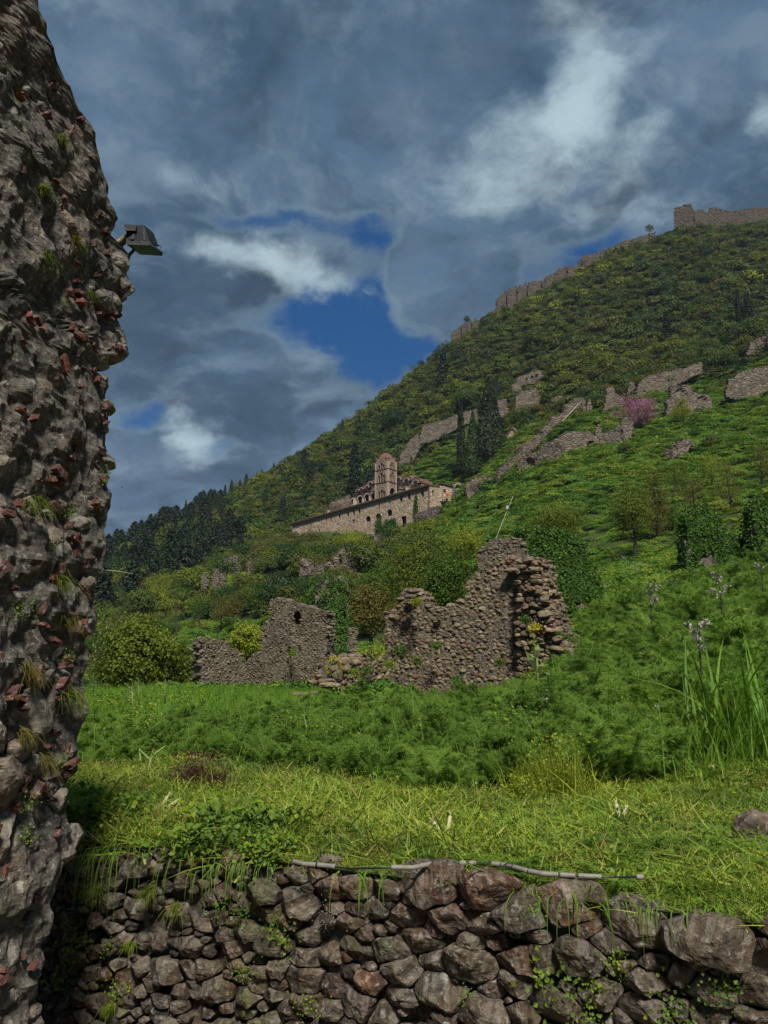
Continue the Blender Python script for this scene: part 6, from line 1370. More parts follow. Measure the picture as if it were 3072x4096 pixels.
def named_trees():
    T = make_tree
    T('judas_tree', 'purple-pink flowering judas tree among the hillside ruins', 'judas tree', (2572, 1722), (2548, 1640, 205, 140), M_PINK, 0.30, 5200, 60, M_DARKTWIG, seed=1, spread=.085, dmin=80)
    T('young_tree', 'small rounded yellow-green tree right of the pink tree', 'tree', (2742, 1705), (2728, 1632, 92, 90), M_YELLOW, 0.26, 3000, 40, M_DARKTWIG, seed=2, spread=.10, dmin=80)
    T('bare_tree', 'small nearly leafless tree right of the yellow-green one', 'tree', (2782, 1650), (2785, 1612, 60, 60), M_OLIVEL, 0.18, 160, 26, M_DARKTWIG, seed=3, dmin=80)
    T('oak_tree', 'spreading yellow-green oak behind the fennel at the left', 'tree', (520, 2860), (530, 2640, 340, 350), M_OAK, 0.15, 17000, 110, M_DARKTWIG, seed=4, spread=.075, d=33)
    T('oak_tree', 'lower right half of the yellow-green oaks beside the ruined house', 'tree', (680, 2860), (690, 2700, 160, 270), M_OAK, 0.12, 6500, 60, M_DARKTWIG, seed=14, spread=.09, d=34)
    T('spring_bush', 'bright yellow-green bush between the walls of the ruined house', 'bush', (985, 2760), (985, 2570, 160, 150), M_YELLOW, 0.10, 6500, 60, M_DARKTWIG, seed=5, spread=.10, d=33)
    T('dark_twiggy_tree', 'big twiggy green tree behind the saddle of the rubble ruin', 'tree', (1670, 2560), (1680, 2290, 330, 330), M_OAK, 0.12, 9000, 120, M_DARKTWIG, seed=6, spread=.085, d=40)
    T('leafy_tree', 'dense mid-green tree just left of the peaked wall', 'tree', (1800, 2560), (1790, 2330, 220, 260), M_MIDGREEN, 0.12, 9500, 80, M_DARKTWIG, seed=7, spread=.10, d=38)
    T('brown_tree', 'olive-brown tree right of the ivy pier', 'tree', (1490, 2620), (1475, 2430, 200, 210), M_OLIVEL, 0.11, 6000, 70, M_DARKTWIG, seed=8, spread=.10, d=36)
    T('leafy_tree', 'low green tree under the squat ruined tower', 'tree', (1500, 2560), (1530, 2330, 170, 170), M_MIDGREEN, 0.16, 5000, 60, M_DARKTWIG, seed=17, spread=.10, d=62)
    T('yellow_tree', 'yellow-olive tree on the slope above the leafy tree', 'tree', (1840, 2330), (1850, 2170, 160, 150), M_YELLOW, 0.2, 4200, 60, M_DARKTWIG, seed=9, spread=.11, dmin=60)
    T('round_tree', 'rounded olive-yellow tree directly below the monastery wall', 'tree', (1395, 2240), (1400, 2180, 165, 115), M_YELLOW, 0.28, 7500, 60, M_DARKTWIG, seed=10, spread=.10, dmin=90)
    T('standing_tree', 'upright olive-green tree with a clear dark trunk on the right slope', 'tree', (2548, 2255), (2540, 2040, 190, 240), M_OAK, 0.15, 6000, 80, M_DARKTWIG, seed=11, spread=.085, d=58)
    T('standing_tree', 'second olive tree close right of the one with a clear trunk', 'tree', (2640, 2190), (2630, 2020, 130, 250), M_OLIVEL, 0.16, 4200, 70, M_DARKTWIG, seed=12, spread=.085, d=68)
    T('bushy_tree', 'low wide yellow-olive bush behind the blocky ivy ruin', 'tree', (2240, 2210), (2220, 2085, 260, 150), M_OAK, 0.16, 7000, 70, M_DARKTWIG, seed=13, spread=.10, d=62)
    for i, (bx, by, cx, cy, w, h, mt, lb) in enumerate([
            (2790, 2080, 2780, 1960, 160, 190, M_OLIVEL, 'olive-brown tree behind the hump-shaped ivy ruin'), (2930, 2050, 2920, 1930, 170, 160, M_OLIVEL, 'olive-brown tree right of the hump-shaped ivy ruin'), (2700, 2000, 2710, 1890, 130, 120, M_OAK, 'yellow-olive tree above the second standing olive tree'),
            (2850, 1960, 2850, 1870, 110, 110, M_YELLOW, 'yellowish small tree above the olive-brown trees'), (3050, 1960, 3060, 1850, 120, 190, M_OLIVEL, 'brownish tree at the right edge of the slope'), (2690, 2130, 2700, 2060, 90, 90, M_MIDGREEN, 'small green tree left of the hump-shaped ivy ruin'),
            (880, 2540, 885, 2430, 110, 110, M_OLIVEL, 'brownish little tree, left one of the orchard row on the left slope'), (940, 2520, 925, 2430, 90, 100, M_OLIVEL, 'leaning brownish tree in the orchard row on the left slope'), (1020, 2470, 1010, 2380, 130, 120, M_OAK, 'olive-green tree with forked dark trunk left of the pale pink tree'),
            (1112, 2400, 1105, 2350, 110, 100, M_PALEPINK, 'dusty pink blossoming tree above the ruined house'), (1062, 2420, 1060, 2390, 70, 50, M_PALEPINK, 'small dusty pink blossoming tree left of the larger one'), (795, 2520, 790, 2420, 110, 130, M_MIDGREEN, 'soft green tree left of the orchard row'),
            (700, 2560, 690, 2500, 90, 90, M_MIDGREEN, 'small green tree beside the dark pole on the left slope'), (640, 2440, 630, 2330, 120, 80, M_YELLOW, 'yellow-green tree at the edge of the conifer wood'), (720, 2410, 720, 2350, 110, 90, M_MIDGREEN, 'grey-green tree beside the yellow-green one under the conifers'),
            (440, 2470, 442, 2440, 70, 50, M_PINK, 'small pink flowering tree by the left masonry'), (490, 2520, 500, 2450, 110, 110, M_CYPRESSL, 'dark green tree right of the small pink one'), (1620, 2150, 1640, 2100, 60, 40, M_MIDGREEN, 'low green bush at the foot of the monastery wall'),
            (1290, 2260, 1290, 2225, 90, 70, M_MIDGREEN, 'green bush left of the rounded olive-yellow tree'), (1100, 2230, 1110, 2180, 90, 80, M_OLIVEL, 'brownish bush left of the monastery corner'), (820, 2240, 800, 2200, 110, 90, M_MIDGREEN, 'green tree above the dark pier on the left slope'),
            (1868, 1290, 1868, 1275, 30, 24, M_MIDGREEN, 'small green tree growing on the crest wall'), (2595, 925, 2598, 915, 40, 26, M_OLIVEL, 'thin pale tree by the crest wall under the keep'), (2530, 1060, 2520, 1050, 60, 40, M_YELLOW, 'bright yellow-green bush high below the crest wall'),
            (1690, 1470, 1682, 1455, 36, 30, M_FIR, 'dark little tree on the skyline left of the crest wall')]):
        B = hit(bx, by, 55); T('hill_tree', lb, 'tree', (bx, by), (cx, cy, w, h), mt, 0.0011 * B[1] + .05, 1900 if w > 60 else 700, 36, M_DARKTWIG, seed=30 + i, spread=.10, dmin=55)
    # creepers on the monastery wall
    for i, (x0, y0, x1, y1, n, lb) in enumerate([(1530, 2070, 1592, 2140, 1700, 'ivy climbing the monastery wall under the arched windows'), (1660, 1975, 1672, 2050, 500, 'ragged creeper hanging down the monastery wall near its right corner'), (1190, 2130, 1228, 2190, 900, 'bushy ivy on the left foot of the monastery wall'),
                                          (1505, 2060, 1530, 2120, 500, 'narrow ivy strand beside the arched monastery doors')]):
        g = np.random.default_rng(70 + i); a = at(1168, 2095, 262); b = at(1722, 1937, 222); fr = frame((a[0], a[1], 0.0), (b[0] - a[0], b[1] - a[1])); p0 = px_plane(fr, x0, y1); p1 = px_plane(fr, x1, y0)
        t = g.random(n) ** .7; uc = (p0[0] + p1[0]) / 2; w = (p1[0] - p0[0]) / 2; v = p1[1] - (p1[1] - p0[1]) * t * 1.1; u = uc + w * g.normal(0, .55, n) * (0.25 + t) + 0.5 * w * np.sin(t * 9 + np.floor(g.random(n) * 3) * 2); C = to_world(fr, np.stack([u, v, g.uniform(.05, .6, n) * (0.5 + t)], 1))
        V, F, r = leaf_quads(C, unit(fr[2] + .6 * g.normal(size=C.shape)), .4, g, .8); tag(mk('creeper', V, F, M_IVY, rnd=r), lb, 'creeper')
named_trees()

def meadows():
    g = np.random.default_rng(123)
    # mid-distance herbage: soft ferny mounds
    def mound(seed, n=420):
        g = np.random.default_rng(seed); a = g.uniform(0, 6.28, n); r = np.sqrt(g.random(n)); C = np.stack([r * np.cos(a), r * np.sin(a), 0.55 * (1 - r ** 2) * g.uniform(.5, 1.1, n) + 0.02], 1)
        Nn = unit(np.stack([np.cos(a) * .4, np.sin(a) * .4, a * 0 + 1], 1) + .6 * g.normal(size=(n, 3))); V, F, rn = leaf_quads(C, Nn, .26, g, .28); return mesh_data('herbage', V, F, M_MEADOW, rnd=rn)
    md = [mound(300 + i) for i in range(5)]
    P = sample(34000, -0.5, 0.72, 36, 300, g); P = P[inpx(P, MEADOW, MEADOW2, MEADOW3, MEADOW4)]; px, py = project(P)
    keep = g.random(len(P)) < np.clip(1.6 - P[:, 1] / 260, .35, 1); P = P[keep]; s = g.uniform(.7, 1.5, len(P)) * np.clip(P[:, 1] / 110, .6, 1.5)
    scatter('hillside_herbage', 'green ferns, grass and low herbs covering the open slopes', md, P, rots(g, len(P), .2), np.stack([s * g.uniform(1, 1.7, len(s)), s, s * g.uniform(.6, 1.1, len(s))], 1), 8)
    P = sample(9000, -0.5, 0.75, 22, 60, g); P = P[inpx(P, MEADOW, MEADOW2) | ((project(P)[0] > 2150))]; s = g.uniform(.35, .8, len(P))
    scatter('slope_herbage', 'leafy green herbs and ferns on the near slope', md, P, rots(g, len(P), .2), np.stack([s * 1.2, s, s * g.uniform(.7, 1.2, len(s))], 1), 9)
    # yellow spurge mounds dotted over the slope
    yb = [bush_data(400 + i, 500, .12, 8, M_YELLOW, .7) for i in range(2)]
    for x, y, w in [(2700, 1560, 40), (2060, 2110, 30), (2110, 2095, 26), (1620, 2150, 26), (2330, 1990, 30), (2250, 1930, 40), (2460, 1960, 30), (1880, 2020, 30), (1950, 2050, 26), (2590, 2285, 36), (2985, 2105, 28), (2440, 2160, 26), (2160, 2020, 30), (1770, 2160, 30), (1830, 2100, 34),
                    (2640, 1820, 34), (2370, 1800, 30), (2180, 1870, 40), (1950, 1980, 24), (1990, 2010, 30), (2290, 1870, 26), (1700, 1870, 30), (1760, 1840, 24)]:
        p = hit(x, y, 30); k = p[1] / FPX; o = bpy.data.objects.new('spurge', yb[x % 2]); COL.objects.link(o); o.location = p - np.array([0, 0, .1]); s_ = w * k * .75; o.scale = (s_, s_, s_ * .7); o.rotation_euler = (0, 0, x)
        tag(o, 'rounded yellow-flowering spurge mound dotted on the green slope', 'spurge', 'yellow spurge mounds on the slope')
meadows()
# ------------------------------------------------------------------ the mown terrace, fennel and tall grass
def behind_wall(P, m=0.0): return P[:, 1] > 3.12 - 0.5 * P[:, 0] + 0.04 + m
CUT = [(-400, 3085), (300, 3085), (700, 3050), (1000, 3075), (1300, 3120), (1500, 3150), (1750, 3190), (2100, 3230), (2400, 3190), (2700, 3100), (3400, 3060), (3400, 5200), (-400, 5200)]
FEN = [(-400, 3095), (300, 3090), (700, 3060), (1000, 3080), (1300, 3125), (1500, 3160), (1750, 3200), (2100, 3240), (2400, 3195), (2700, 3105), (3400, 3065), (3400, 2250), (2450, 2430), (2250, 2560), (2330, 2690), (2200, 2760), (1700, 2830), (1350, 2860), (1150, 2930), (900, 2960), (-400, 2950)]
FIELD = [(-400, 2960), (900, 2965), (1180, 2940), (1380, 2870), (1350, 2790), (-400, 2790)]
def lawn():
    g = np.random.default_rng(77)
    def tuft(seed, n, spread, h, w, lean, droop, mat, name, seg=3): gg = np.random.default_rng(seed); V, F, r = blade_arrays(gg, n, spread, h, w, lean, droop, seg=seg); return mesh_data(name, V, F, mat, rnd=r)
    def weed(seed, n=70, size=.022, mat=M_WEED, h=.07):
        gg = np.random.default_rng(seed); C = np.c_[gg.normal(0, .06, (n, 2)), gg.uniform(.01, h, n)]; V, F, r = leaf_quads(C, unit(gg.normal(size=(n, 3)) * .6 + np.array([0, 0, 1])), size, gg, .8); return mesh_data('weed', V, F, mat, rnd=r)
    turf = [tuft(1 + i, 80, .07, .070, .0042, .6, .7, M_CUT if i % 2 else M_WEED, 'turf') for i in range(4)]
    lying = [tuft(11 + i, 34, .09, .055, .006, 2.0, .5, M_CUT, 'cut_blades') for i in range(4)]
    weeds = [weed(21, 60, .015), weed(22, 40, .022), weed(23, 90, .011), weed(24, 120, .010, M_CUT, .05)]
    lying += [tuft(15 + i, 16, .10, .05, .0085, 3.4, .4, M_CUT, 'straw') for i in range(2)]
    P = sample(30000, -0.62, 0.75, 2.0, 7.8, g); P = P[behind_wall(P) & inpx(P, CUT)]
    P = P[(fbm(P * 2.3, 3, 41) > -.30) | (g.random(len(P)) < .35)]; n = len(P); print('lawn pts', n)
    idx = g.choice(14, n, p=np.array([1.2] * 4 + [1.7] * 4 + [1.1] * 2 + [.75, .55, .8, 1.0]) / (4.8 + 6.8 + 2.2 + 3.1)); s = g.uniform(.6, 1.35, n); P[:, 2] += 0.0
    edge = ~behind_wall(P, 0.20) & (project(P)[0] > 1100); s[edge] *= 0.45
    scatter('mown_grass', 'freshly cut yellow-green grass and weeds littering the terrace', turf + lying + weeds, P, rots(g, n, .18), np.stack([s, s, s * g.uniform(.7, 1.4, n)], 1), 1, idx)
    spill = [weed(71 + i, 150, .03, M_WEED, .12) for i in range(2)]; P2 = np.array([[x, 3.12 - .5 * x + g.uniform(-.02, .5), .95] for x in g.uniform(-1.8, 1.9, 260)]); P2 = P2[fbm(P2 * 1.7, 2, 51) > .08]; s2 = g.uniform(.5, 1.3, len(P2))
    scatter('broadleaf_groundcover', 'broad-leaved weeds spilling along the top of the terrace wall', spill, P2, rots(g, len(P2), .3), np.stack([s2, s2, s2], 1), 12)
    # mats of wilted feathery cuttings
    fl = [fennel_data(31 + i, .45, 5, [M_FENNEL, M_STALK], .6, .003) for i in range(2)]
    P = sample(2600, -0.6, 0.7, 2.2, 7.5, g); P = P[behind_wall(P, .1) & inpx(P, CUT)]; P = P[fbm(P * 1.1, 2, 5) > 0.05][:170]; n = len(P); s = g.uniform(.4, .8, n)
    scatter('wilted_fennel', 'wilted feathery fennel cuttings lying on the mown grass', fl, P, np.stack([g.uniform(-.15, .15, n), g.uniform(-.15, .15, n), g.uniform(0, 6.28, n)], 1), np.stack([s, s, s * .33], 1), 2)
    # standing fennel
    fn = [fennel_data(41 + i, .85, 6 + i, [M_FENNEL, M_STALK], .9, .0052) for i in range(4)]
    P = sample(9500, -0.62, 0.78, 5.0, 36, g); P = P[inpx(P, FEN)]; px, py = project(P)
    dd = P[:, 1]; keep = g.random(len(P)) < np.where(dd < 12, 1.0, .72); P, px, dd = P[keep], px[keep], dd[keep]
    # the strip is thin in distance, so fill its near part
    Q = sample(2400, -0.55, 0.62, 5.0, 10.5, g); Q = Q[inpx(Q, FEN)]; qx, _ = project(Q); P = np.vstack([P, Q]); px = np.r_[px, qx]; dd = P[:, 1]
    s = g.uniform(.7, 1.15, len(P)) * np.interp(px, [0, 900, 1400, 2000, 2400, 3100], [.40, .40, .48, .52, .72, .92]) * np.interp(dd, [5, 7, 9, 36], [.62, .85, 1, 1.15])
    s = s * np.where((dd > 11) & (px < 2250), .62, 1) * np.where(g.random(len(P)) < .12, 1.3, 1); s = s * 1.12; m = (g.random(len(P)) < .5) & (fbm(P * .9, 2, 33) > -.38); P, s = P[m], s[m]; print('fennel', len(P))
    scatter('fennel_bank', 'feathery wild fennel massed along the terrace and up the slope', fn, P, rots(g, len(P), .15), np.stack([s * 1.1, s * 1.1, s], 1), 3)
    # tall bright grass
    tall = [tuft(51 + i, 60, .12, .42, .007, .35, .5, M_GRASS, 'tall_grass') for i in range(4)]
    P = sample(9000, -0.6, 0.05, 8.5, 27, g); P = P[inpx(P, FIELD)]; n = len(P); s = g.uniform(.6, 1.1, n)
    A = sample(8000, -0.6, 0.75, 5.2, 30, g); A = A[inpx(A, FEN)]; A = A[fbm(A * .5, 2, 9) > -.18]; sa = g.uniform(.8, 1.5, len(A)) * np.interp(project(A)[0], [0, 1400, 2200, 2600], [.72, .72, .8, 1.1]); P = np.vstack([P, A]); s = np.r_[s, sa]; print('tall', len(P))
    scatter('meadow_grass', 'bright green tall grass between the fennel and the ruins', tall, P, rots(g, len(P), .1), np.stack([s, s, s], 1), 4)
    bw = [weed(61 + i, 160, .022, M_WEED, .28) for i in range(3)]
    P = sample(2600, -0.6, 0.75, 5.5, 30, g); P = P[inpx(P, FEN, FIELD)]; P = P[fbm(P * .5, 2, 19) > .05]; s = g.uniform(.8, 1.8, len(P)); scatter('broadleaf_weeds', 'leafy weeds mixed through the fennel', bw, P, rots(g, len(P), .1), np.stack([s, s, s], 1), 6)
    # ochre-yellow dying clump and a dark russet one
    for nm, lb, x, y, w, h, mt, sd in (('yellowed_weeds', 'yellowing upright weed clump at the edge of the mown grass', 2230, 3215, 220, 260, M_YELLOW, 1), ('yellowed_weeds', 'smaller yellowing weeds left of the taller yellow clump', 2090, 3235, 110, 120, M_YELLOW, 2), ('russet_weeds', 'dark russet dead weeds by the mown edge on the left', 790, 3170, 170, 150, None, 3)):
        gg = np.random.default_rng(sd); p = hit(x, y, 3); k = p[1] / FPX; n = 900; m = mt or plain_mat('russet_stems', (0.07, 0.03, 0.018), .9)
        V, F, r = blade_arrays(gg, n, 1, h * k * .8, .005, .3, .4, np.c_[gg.normal(0, w * k * .3, n), gg.normal(0, w * k * .25, n), np.zeros(n)]); C = np.c_[gg.normal(0, w * k * .3, n), gg.normal(0, w * k * .25, n), h * k * gg.random(n) ** 1.2]
        V2, F2, r2 = leaf_quads(C, unit(gg.normal(size=(n, 3))), .018, gg, .7); tag(mk(nm, np.vstack([V, V2]), np.vstack([F, F2 + len(V)]), m, rnd=np.r_[r, r2], loc=tuple(p)), lb, 'weeds')
lawn()

def onwall(px, py, z=0.965):
    s, t = st(px, py); d = (z - EYE) / t; return np.array([s * d, d, z])
def details():
    g = np.random.default_rng(5)
    Z7 = lambda x, y: (1500 + x * .9476, 3100 + y * .9476)
    # ivory sleeve pipe over a black cable
    path = [(1175, 3446), (1215, 3456), (1300, 3462), (1400, 3474), (1500, 3472), (1560, 3469), (1652, 3471), (1727, 3455), (1790, 3450), (1850, 3452), (1965, 3454), (2030, 3461), (2106, 3483), (2170, 3495), (2250, 3500), (2330, 3504), (2420, 3508), (2560, 3508), (2700, 3506), (2900, 3510), (3100, 3518)]
    W = np.array([onwall(x, y, 0.985 if x < 1500 else 1.012) for x, y in path]); root = empty('cable_conduit', tuple(W[8]), label='ivory plastic conduit in broken lengths over a black cable along the wall top', cat='conduit')
    mb = MB(); mb.tube(W[:-3], .0035, 6, rnd=.5); mb.build('cable', M_BLACKMET, root, smooth=True)
    dens = np.array([np.array([np.interp(t, np.linspace(0, 1, len(W)), W[:, c]) for c in range(3)]) for t in np.linspace(0, 1, 400)]); pj = project(dens)[0]
    for x0, x1 in ((1175, 1262), (1268, 1345), (1562, 1728), (1733, 1782), (1838, 1868), (1873, 1905), (1964, 2000), (2004, 2108), (2113, 2235), (2240, 2302), (2309, 2408), (2540, 2580)):
        seg = dens[(pj >= x0) & (pj <= x1)]
        if len(seg) > 1: mb = MB(); mb.tube(seg, .0088, 10, rnd=.5); mb.build('sleeve', M_PIPE, root, smooth=True)
    # boulder at the right edge and small stones in the grass
    for x, y, rx, ry, lb in ((3040, 3310, 100, 85, 'pale boulder in the mown grass at the right edge'), (1210, 3300, 22, 14, 'small dark stone lying left in the mown grass'), (1100, 3235, 26, 14, 'flat purplish stone by a cut stalk'), (345, 3345, 36, 20, 'flat pale slab at the left end of the terrace wall'), (1310, 3435, 60, 20, 'flat reddish slab under the left end of the conduit')):
        p = hit(x, y + ry, 2.6); k = p[1] / FPX; V, F = rock_shape((rx * k, rx * k * .7, ry * k * 1.15), x + y, ICO3); tag(mk('boulder', V, F, M_WALLSTONE, rnd=np.full(len(V), (x % 10) / 10), loc=tuple(p + np.array([0, 0, ry * k * .5]))), lb, 'stone')
    # cut stalk stubs
    pts = [(470, 3215), (350, 3325), (985, 3225), (1045, 3320), (1370, 3270), (1260, 3300), (1110, 3180), (2770, 3330), (2990, 3120), (2890, 3125), (1905, 3340), (2090, 3330), (1790, 3375), (1845, 3385), (2850, 3350), (3010, 3340), (2300, 3340), (640, 3260), (2010, 3320), (1990, 3250), (1480, 3330), (2640, 3260), (2480, 3320)]
    stub_mats = [M_STRAW, M_STALK]
    def stub(gg):
        mb = MB()
        for k in range(int(gg.integers(2, 5))):
            a = gg.uniform(0, 6.28); l = gg.uniform(.05, .11); d = np.array([math.cos(a) * gg.uniform(.3, 1.2), math.sin(a) * gg.uniform(.3, 1.2), 1]); d /= np.linalg.norm(d); o = np.array([gg.normal(0, .012), gg.normal(0, .012), 0])
            mb.tube([o, o + d * l * .5, o + d * l], [.013, .010, .008], 7, rnd=gg.random())
            for q in range(3): e = o + d * l; f = e + np.array([gg.normal(0, .009), gg.normal(0, .009), gg.uniform(.0, .03)]); mb.tube([e, (e + f) / 2 + [0, 0, .006], f], [.004, .003, .0008], 4, False, gg.random())
        return mb
    stubs = [stub(np.random.default_rng(600 + i)) for i in range(5)]; sm = []
    for i, (x, y) in enumerate(pts):
        p = hit(x, y, 2.6)
        if i < 5: o = stubs[i].build('cut_stalk', M_STRAW, smooth=True); sm.append(o)
        else: o = sm[i % 5].copy(); COL.objects.link(o)
        o.location = tuple(p + np.array([0, 0, .01])); o.rotation_euler = (g.normal(0, 1.0), g.normal(0, 1.0), g.uniform(0, 6.28)); s = g.uniform(.7, 1.2); o.scale = (s, s, s)
        tag(o, 'pale frayed stub of a cut fennel stalk in the mown grass', 'plant stub', 'cut stalk stubs in the mown grass')
    # dark wooden stake
    p = hit(1970, 3345, 2.6); mb = MB(); mb.tube([(0, 0, -.03), (0, 0, .07)], .018, 8); o = mb.build('wooden_stake', M_DARKTWIG, loc=tuple(p)); tag(o, 'short dark wooden stake stub in the mown grass', 'stake')
    # thick pale fennel stalks, branching
    def stalk(label, pts, d, r=.011, mat=M_STALK, name='fennel_stalk'):
        mb = MB()
        for seg in pts: A = np.array([at(x, y, d + dz) for x, y, dz in seg]); mb.tube(A, np.linspace(r, r * .6, len(A)), 7, rnd=.4)
        o = mb.build(name, mat, smooth=True); tag(o, label, 'plant stalk'); return o
    stalk('thick forked pale stalk standing at the left of the fennel edge', [[(570, 3100, 0), (562, 3040, .02), (558, 2995, .05)], [(605, 3040, 0), (590, 3030, 0), (560, 3000, .03)], [(600, 3045, 0), (625, 3010, .02), (660, 2985, .05)]], 6.3)
    stalk('leaning pale green stalk below the forked one', [[(560, 3140, 0), (590, 3090, .02), (605, 3030, .04)]], 6.1, .013)
    stalk('long pale stalk leaning left out of the fennel in the middle', [[(1430, 2960, 0), (1390, 2920, 0), (1340, 2900, .1)], [(1430, 2960, 0), (1460, 2925, 0), (1490, 2895, .1)]], 6.6, .012)
    stalk('long pale stalk lying diagonally at the edge of the mown grass', [[(1560, 3185, 0), (1650, 3160, .05), (1740, 3125, .1)]], 5.7, .009)
    stalk('thick pale stalk leaning out of the fennel right of centre', [[(2380, 3125, 0), (2430, 3090, .03), (2480, 3045, .1)]], 5.5, .018)
    stalk('upright thin pale stalk in the fennel right of centre', [[(2075, 3010, 0), (2050, 2940, .03), (2028, 2870, .1)]], 6.6, .010)
    stalk('bent grey-green stalk left of the ivory conduit', [[(1240, 2990, 0), (1225, 2900, .03), (1215, 2860, .1)]], 6.9, .006)
    # flowering umbels of giant fennel and tall dry spikes
    def umbel(label, base, top, d, heads, r=.02, hr=.06, mat=M_YELLOWF):
        gg = np.random.default_rng(int(top[0])); B, T = at(*base, d), at(*top, d); root = empty('giant_fennel', tuple(B), label=label, cat='plant'); mb = MB(); mb.tube([B, (B + T) / 2, T], [r, r * .8, r * .4], 7, rnd=.5); H = []
        for x, y, f in heads: h = at(x, y, d + gg.uniform(-.15, .15)); b = B + (T - B) * f; mb.tube([b, (b + h) / 2 - [0, 0, .02], h], [r * .5, r * .4, r * .25], 5, rnd=.6); H.append(h)
        mb.build('stem', M_STALK, root, smooth=True); C = np.vstack([h + gg.normal(0, hr * .5, (70, 3)) for h in H]); V, F, rn = leaf_quads(C, unit(gg.normal(size=C.shape) + [0, 0, .5]), hr * .35, gg, .9); mk('flower_heads', V, F, mat, root, rnd=rn)
    umbel('tall fennel flower stalk with yellow umbels before the low collapsed wall', (1355, 2710), (1335, 2632), 20, [(1325, 2630, .9), (1345, 2633, 1), (1313, 2650, .75), (1360, 2650, .7), (1308, 2668, .6), (1315, 2688, .45), (1362, 2670, .5), (1330, 2640, .95)], .022, .07)
    umbel('branched pale fennel flower stalk left of the ruined house', (532, 2860), (528, 2745), 9.5, [(508, 2740, .95), (545, 2738, 1), (515, 2760, .8), (550, 2752, .9), (505, 2778, .6), (530, 2730, 1), (556, 2735, .9)], .014, .02, M_WEED)
    umbel('second pale flower stalk just right of the branched one', (556, 2820), (552, 2712), 10.5, [(545, 2712, 1), (565, 2716, .9), (572, 2730, .7), (540, 2722, .8)], .010, .016, M_WEED)
    umbel('single thick pale flower stalk beside the yellow-green oaks', (658, 2815), (662, 2690), 10, [(662, 2680, 1), (650, 2700, .9), (672, 2700, .9), (630, 2770, .3), (678, 2725, .7)], .014, .02, M_WEED)
    # mullein before the peaked wall
    B, T = at(2150, 2770, 15), at(2138, 2572, 15); root = empty('mullein', tuple(B), label='tall woolly grey-green mullein stalk before the right end of the rubble ruin', cat='plant'); mb = MB(); mb.tube([B, (B + T) / 2 + [.03, 0, 0], T], [.035, .028, .012], 8, rnd=.6); mb.build('stem', M_STALK, root, smooth=True)
    mb = MB()
    for x0, y0, x1, y1, x2, y2 in ((2146, 2680, 2125, 2640, 2100, 2600), (2150, 2700, 2165, 2665, 2172, 2650), (2140, 2660, 2132, 2630, 2112, 2612), (2142, 2640, 2152, 2600, 2150, 2575), (2150, 2720, 2185, 2690, 2200, 2700)):
        A = np.array([at(x0, y0, 15), at(x1, y1, 14.9), at(x2, y2, 14.9)]); n = np.array([.03, 0, .0]); V = np.array([A[0] - n, A[0] + n, A[1] + n * 2, A[1] - n * 2, A[2]]); mb.add(V, np.array([[0, 1, 2, 3]])); mb.F3.append(np.array([[3, 2, 4]]) + mb.n - 5)
    mb.build('leaf', M_STALK, root); 
    C = T + np.random.default_rng(3).normal(0, 1, (140, 3)) * np.array([.03, .03, .12]) - [0, 0, .1]; V, F, rn = leaf_quads(C, unit(g.normal(size=C.shape)), .04, g, .9); mk('flower_spike', V, F, M_WEED, root, rnd=rn)
    # asphodels: branched spikes of pinkish white stars
    def asphodel(label, x, y, d, size, n=46, group=None):
        gg = np.random.default_rng(int(x * 3 + y)); c = at(x, y, d); k = d / FPX * size; root = empty('asphodel', tuple(c - [0, 0, k]), label=label, cat='flower', group=group); mb = MB(); mb.tube([c - [0, 0, k * 1.5], c + [0, 0, k * .9]], [k * .03 + .003, .002], 5, rnd=.5); C = []
        for i in range(6): a = gg.uniform(0, 6.28); b = c + [0, 0, gg.uniform(-.6, .3) * k]; e = b + np.array([math.cos(a) * .5 * k, math.sin(a) * .5 * k, .55 * k]); mb.tube([b, e], [.003, .0015], 4, False, .5); C.append(b + (e - b) * gg.uniform(.3, 1, (n // 6, 1)) + gg.normal(0, k * .07, (n // 6, 3)))
        mb.build('stem', M_DARKTWIG, root); C = np.vstack(C); V, F, rn = leaf_quads(C, unit(gg.normal(size=C.shape)), max(k * .16, d * .0016), gg, .8); mk('blossom', V, F, M_WHITEF, root, rnd=rn)
    asphodel('large pinkish asphodel spray beside the tall grass at the right', 2795, 2560, 5.6, 90, 110); asphodel('pinkish white asphodel spray on the slope below the hump-shaped ivy ruin', 2600, 2390, 11, 70, 90); asphodel('white asphodel high on the right fennel bank', 2880, 2360, 9, 80, 70); asphodel('asphodel at the far right edge of the fennel bank', 3045, 2290, 12, 50, 50)
    asphodel('fallen pinkish asphodel in the grass right of centre', 2620, 2860, 5.8, 60, 60); asphodel('tiny asphodel in front of the tumbled boulders', 1350, 2845, 12, 26, 30); asphodel('brown seeding spike in the fennel right of the mullein', 2205, 2830, 7.5, 80, 20)
    for i, (x, y) in enumerate([(700, 2828), (690, 2815), (722, 2822), (740, 2818), (757, 2836), (770, 2820), (790, 2826), (812, 2834), (600, 2830), (620, 2838), (570, 2848), (540, 2842), (640, 2826), (830, 2828), (1215, 2805), (1500, 2800), (2540, 2270), (2560, 2265), (2700, 2330), (2760, 2210), (2430, 2350), (2500, 2240), (2860, 2250), (2940, 2260)]):
        asphodel('small white asphodel blooming among the grass of the middle distance', x, y, 22 if y > 2700 else 28, 22, 24, 'small white asphodels')
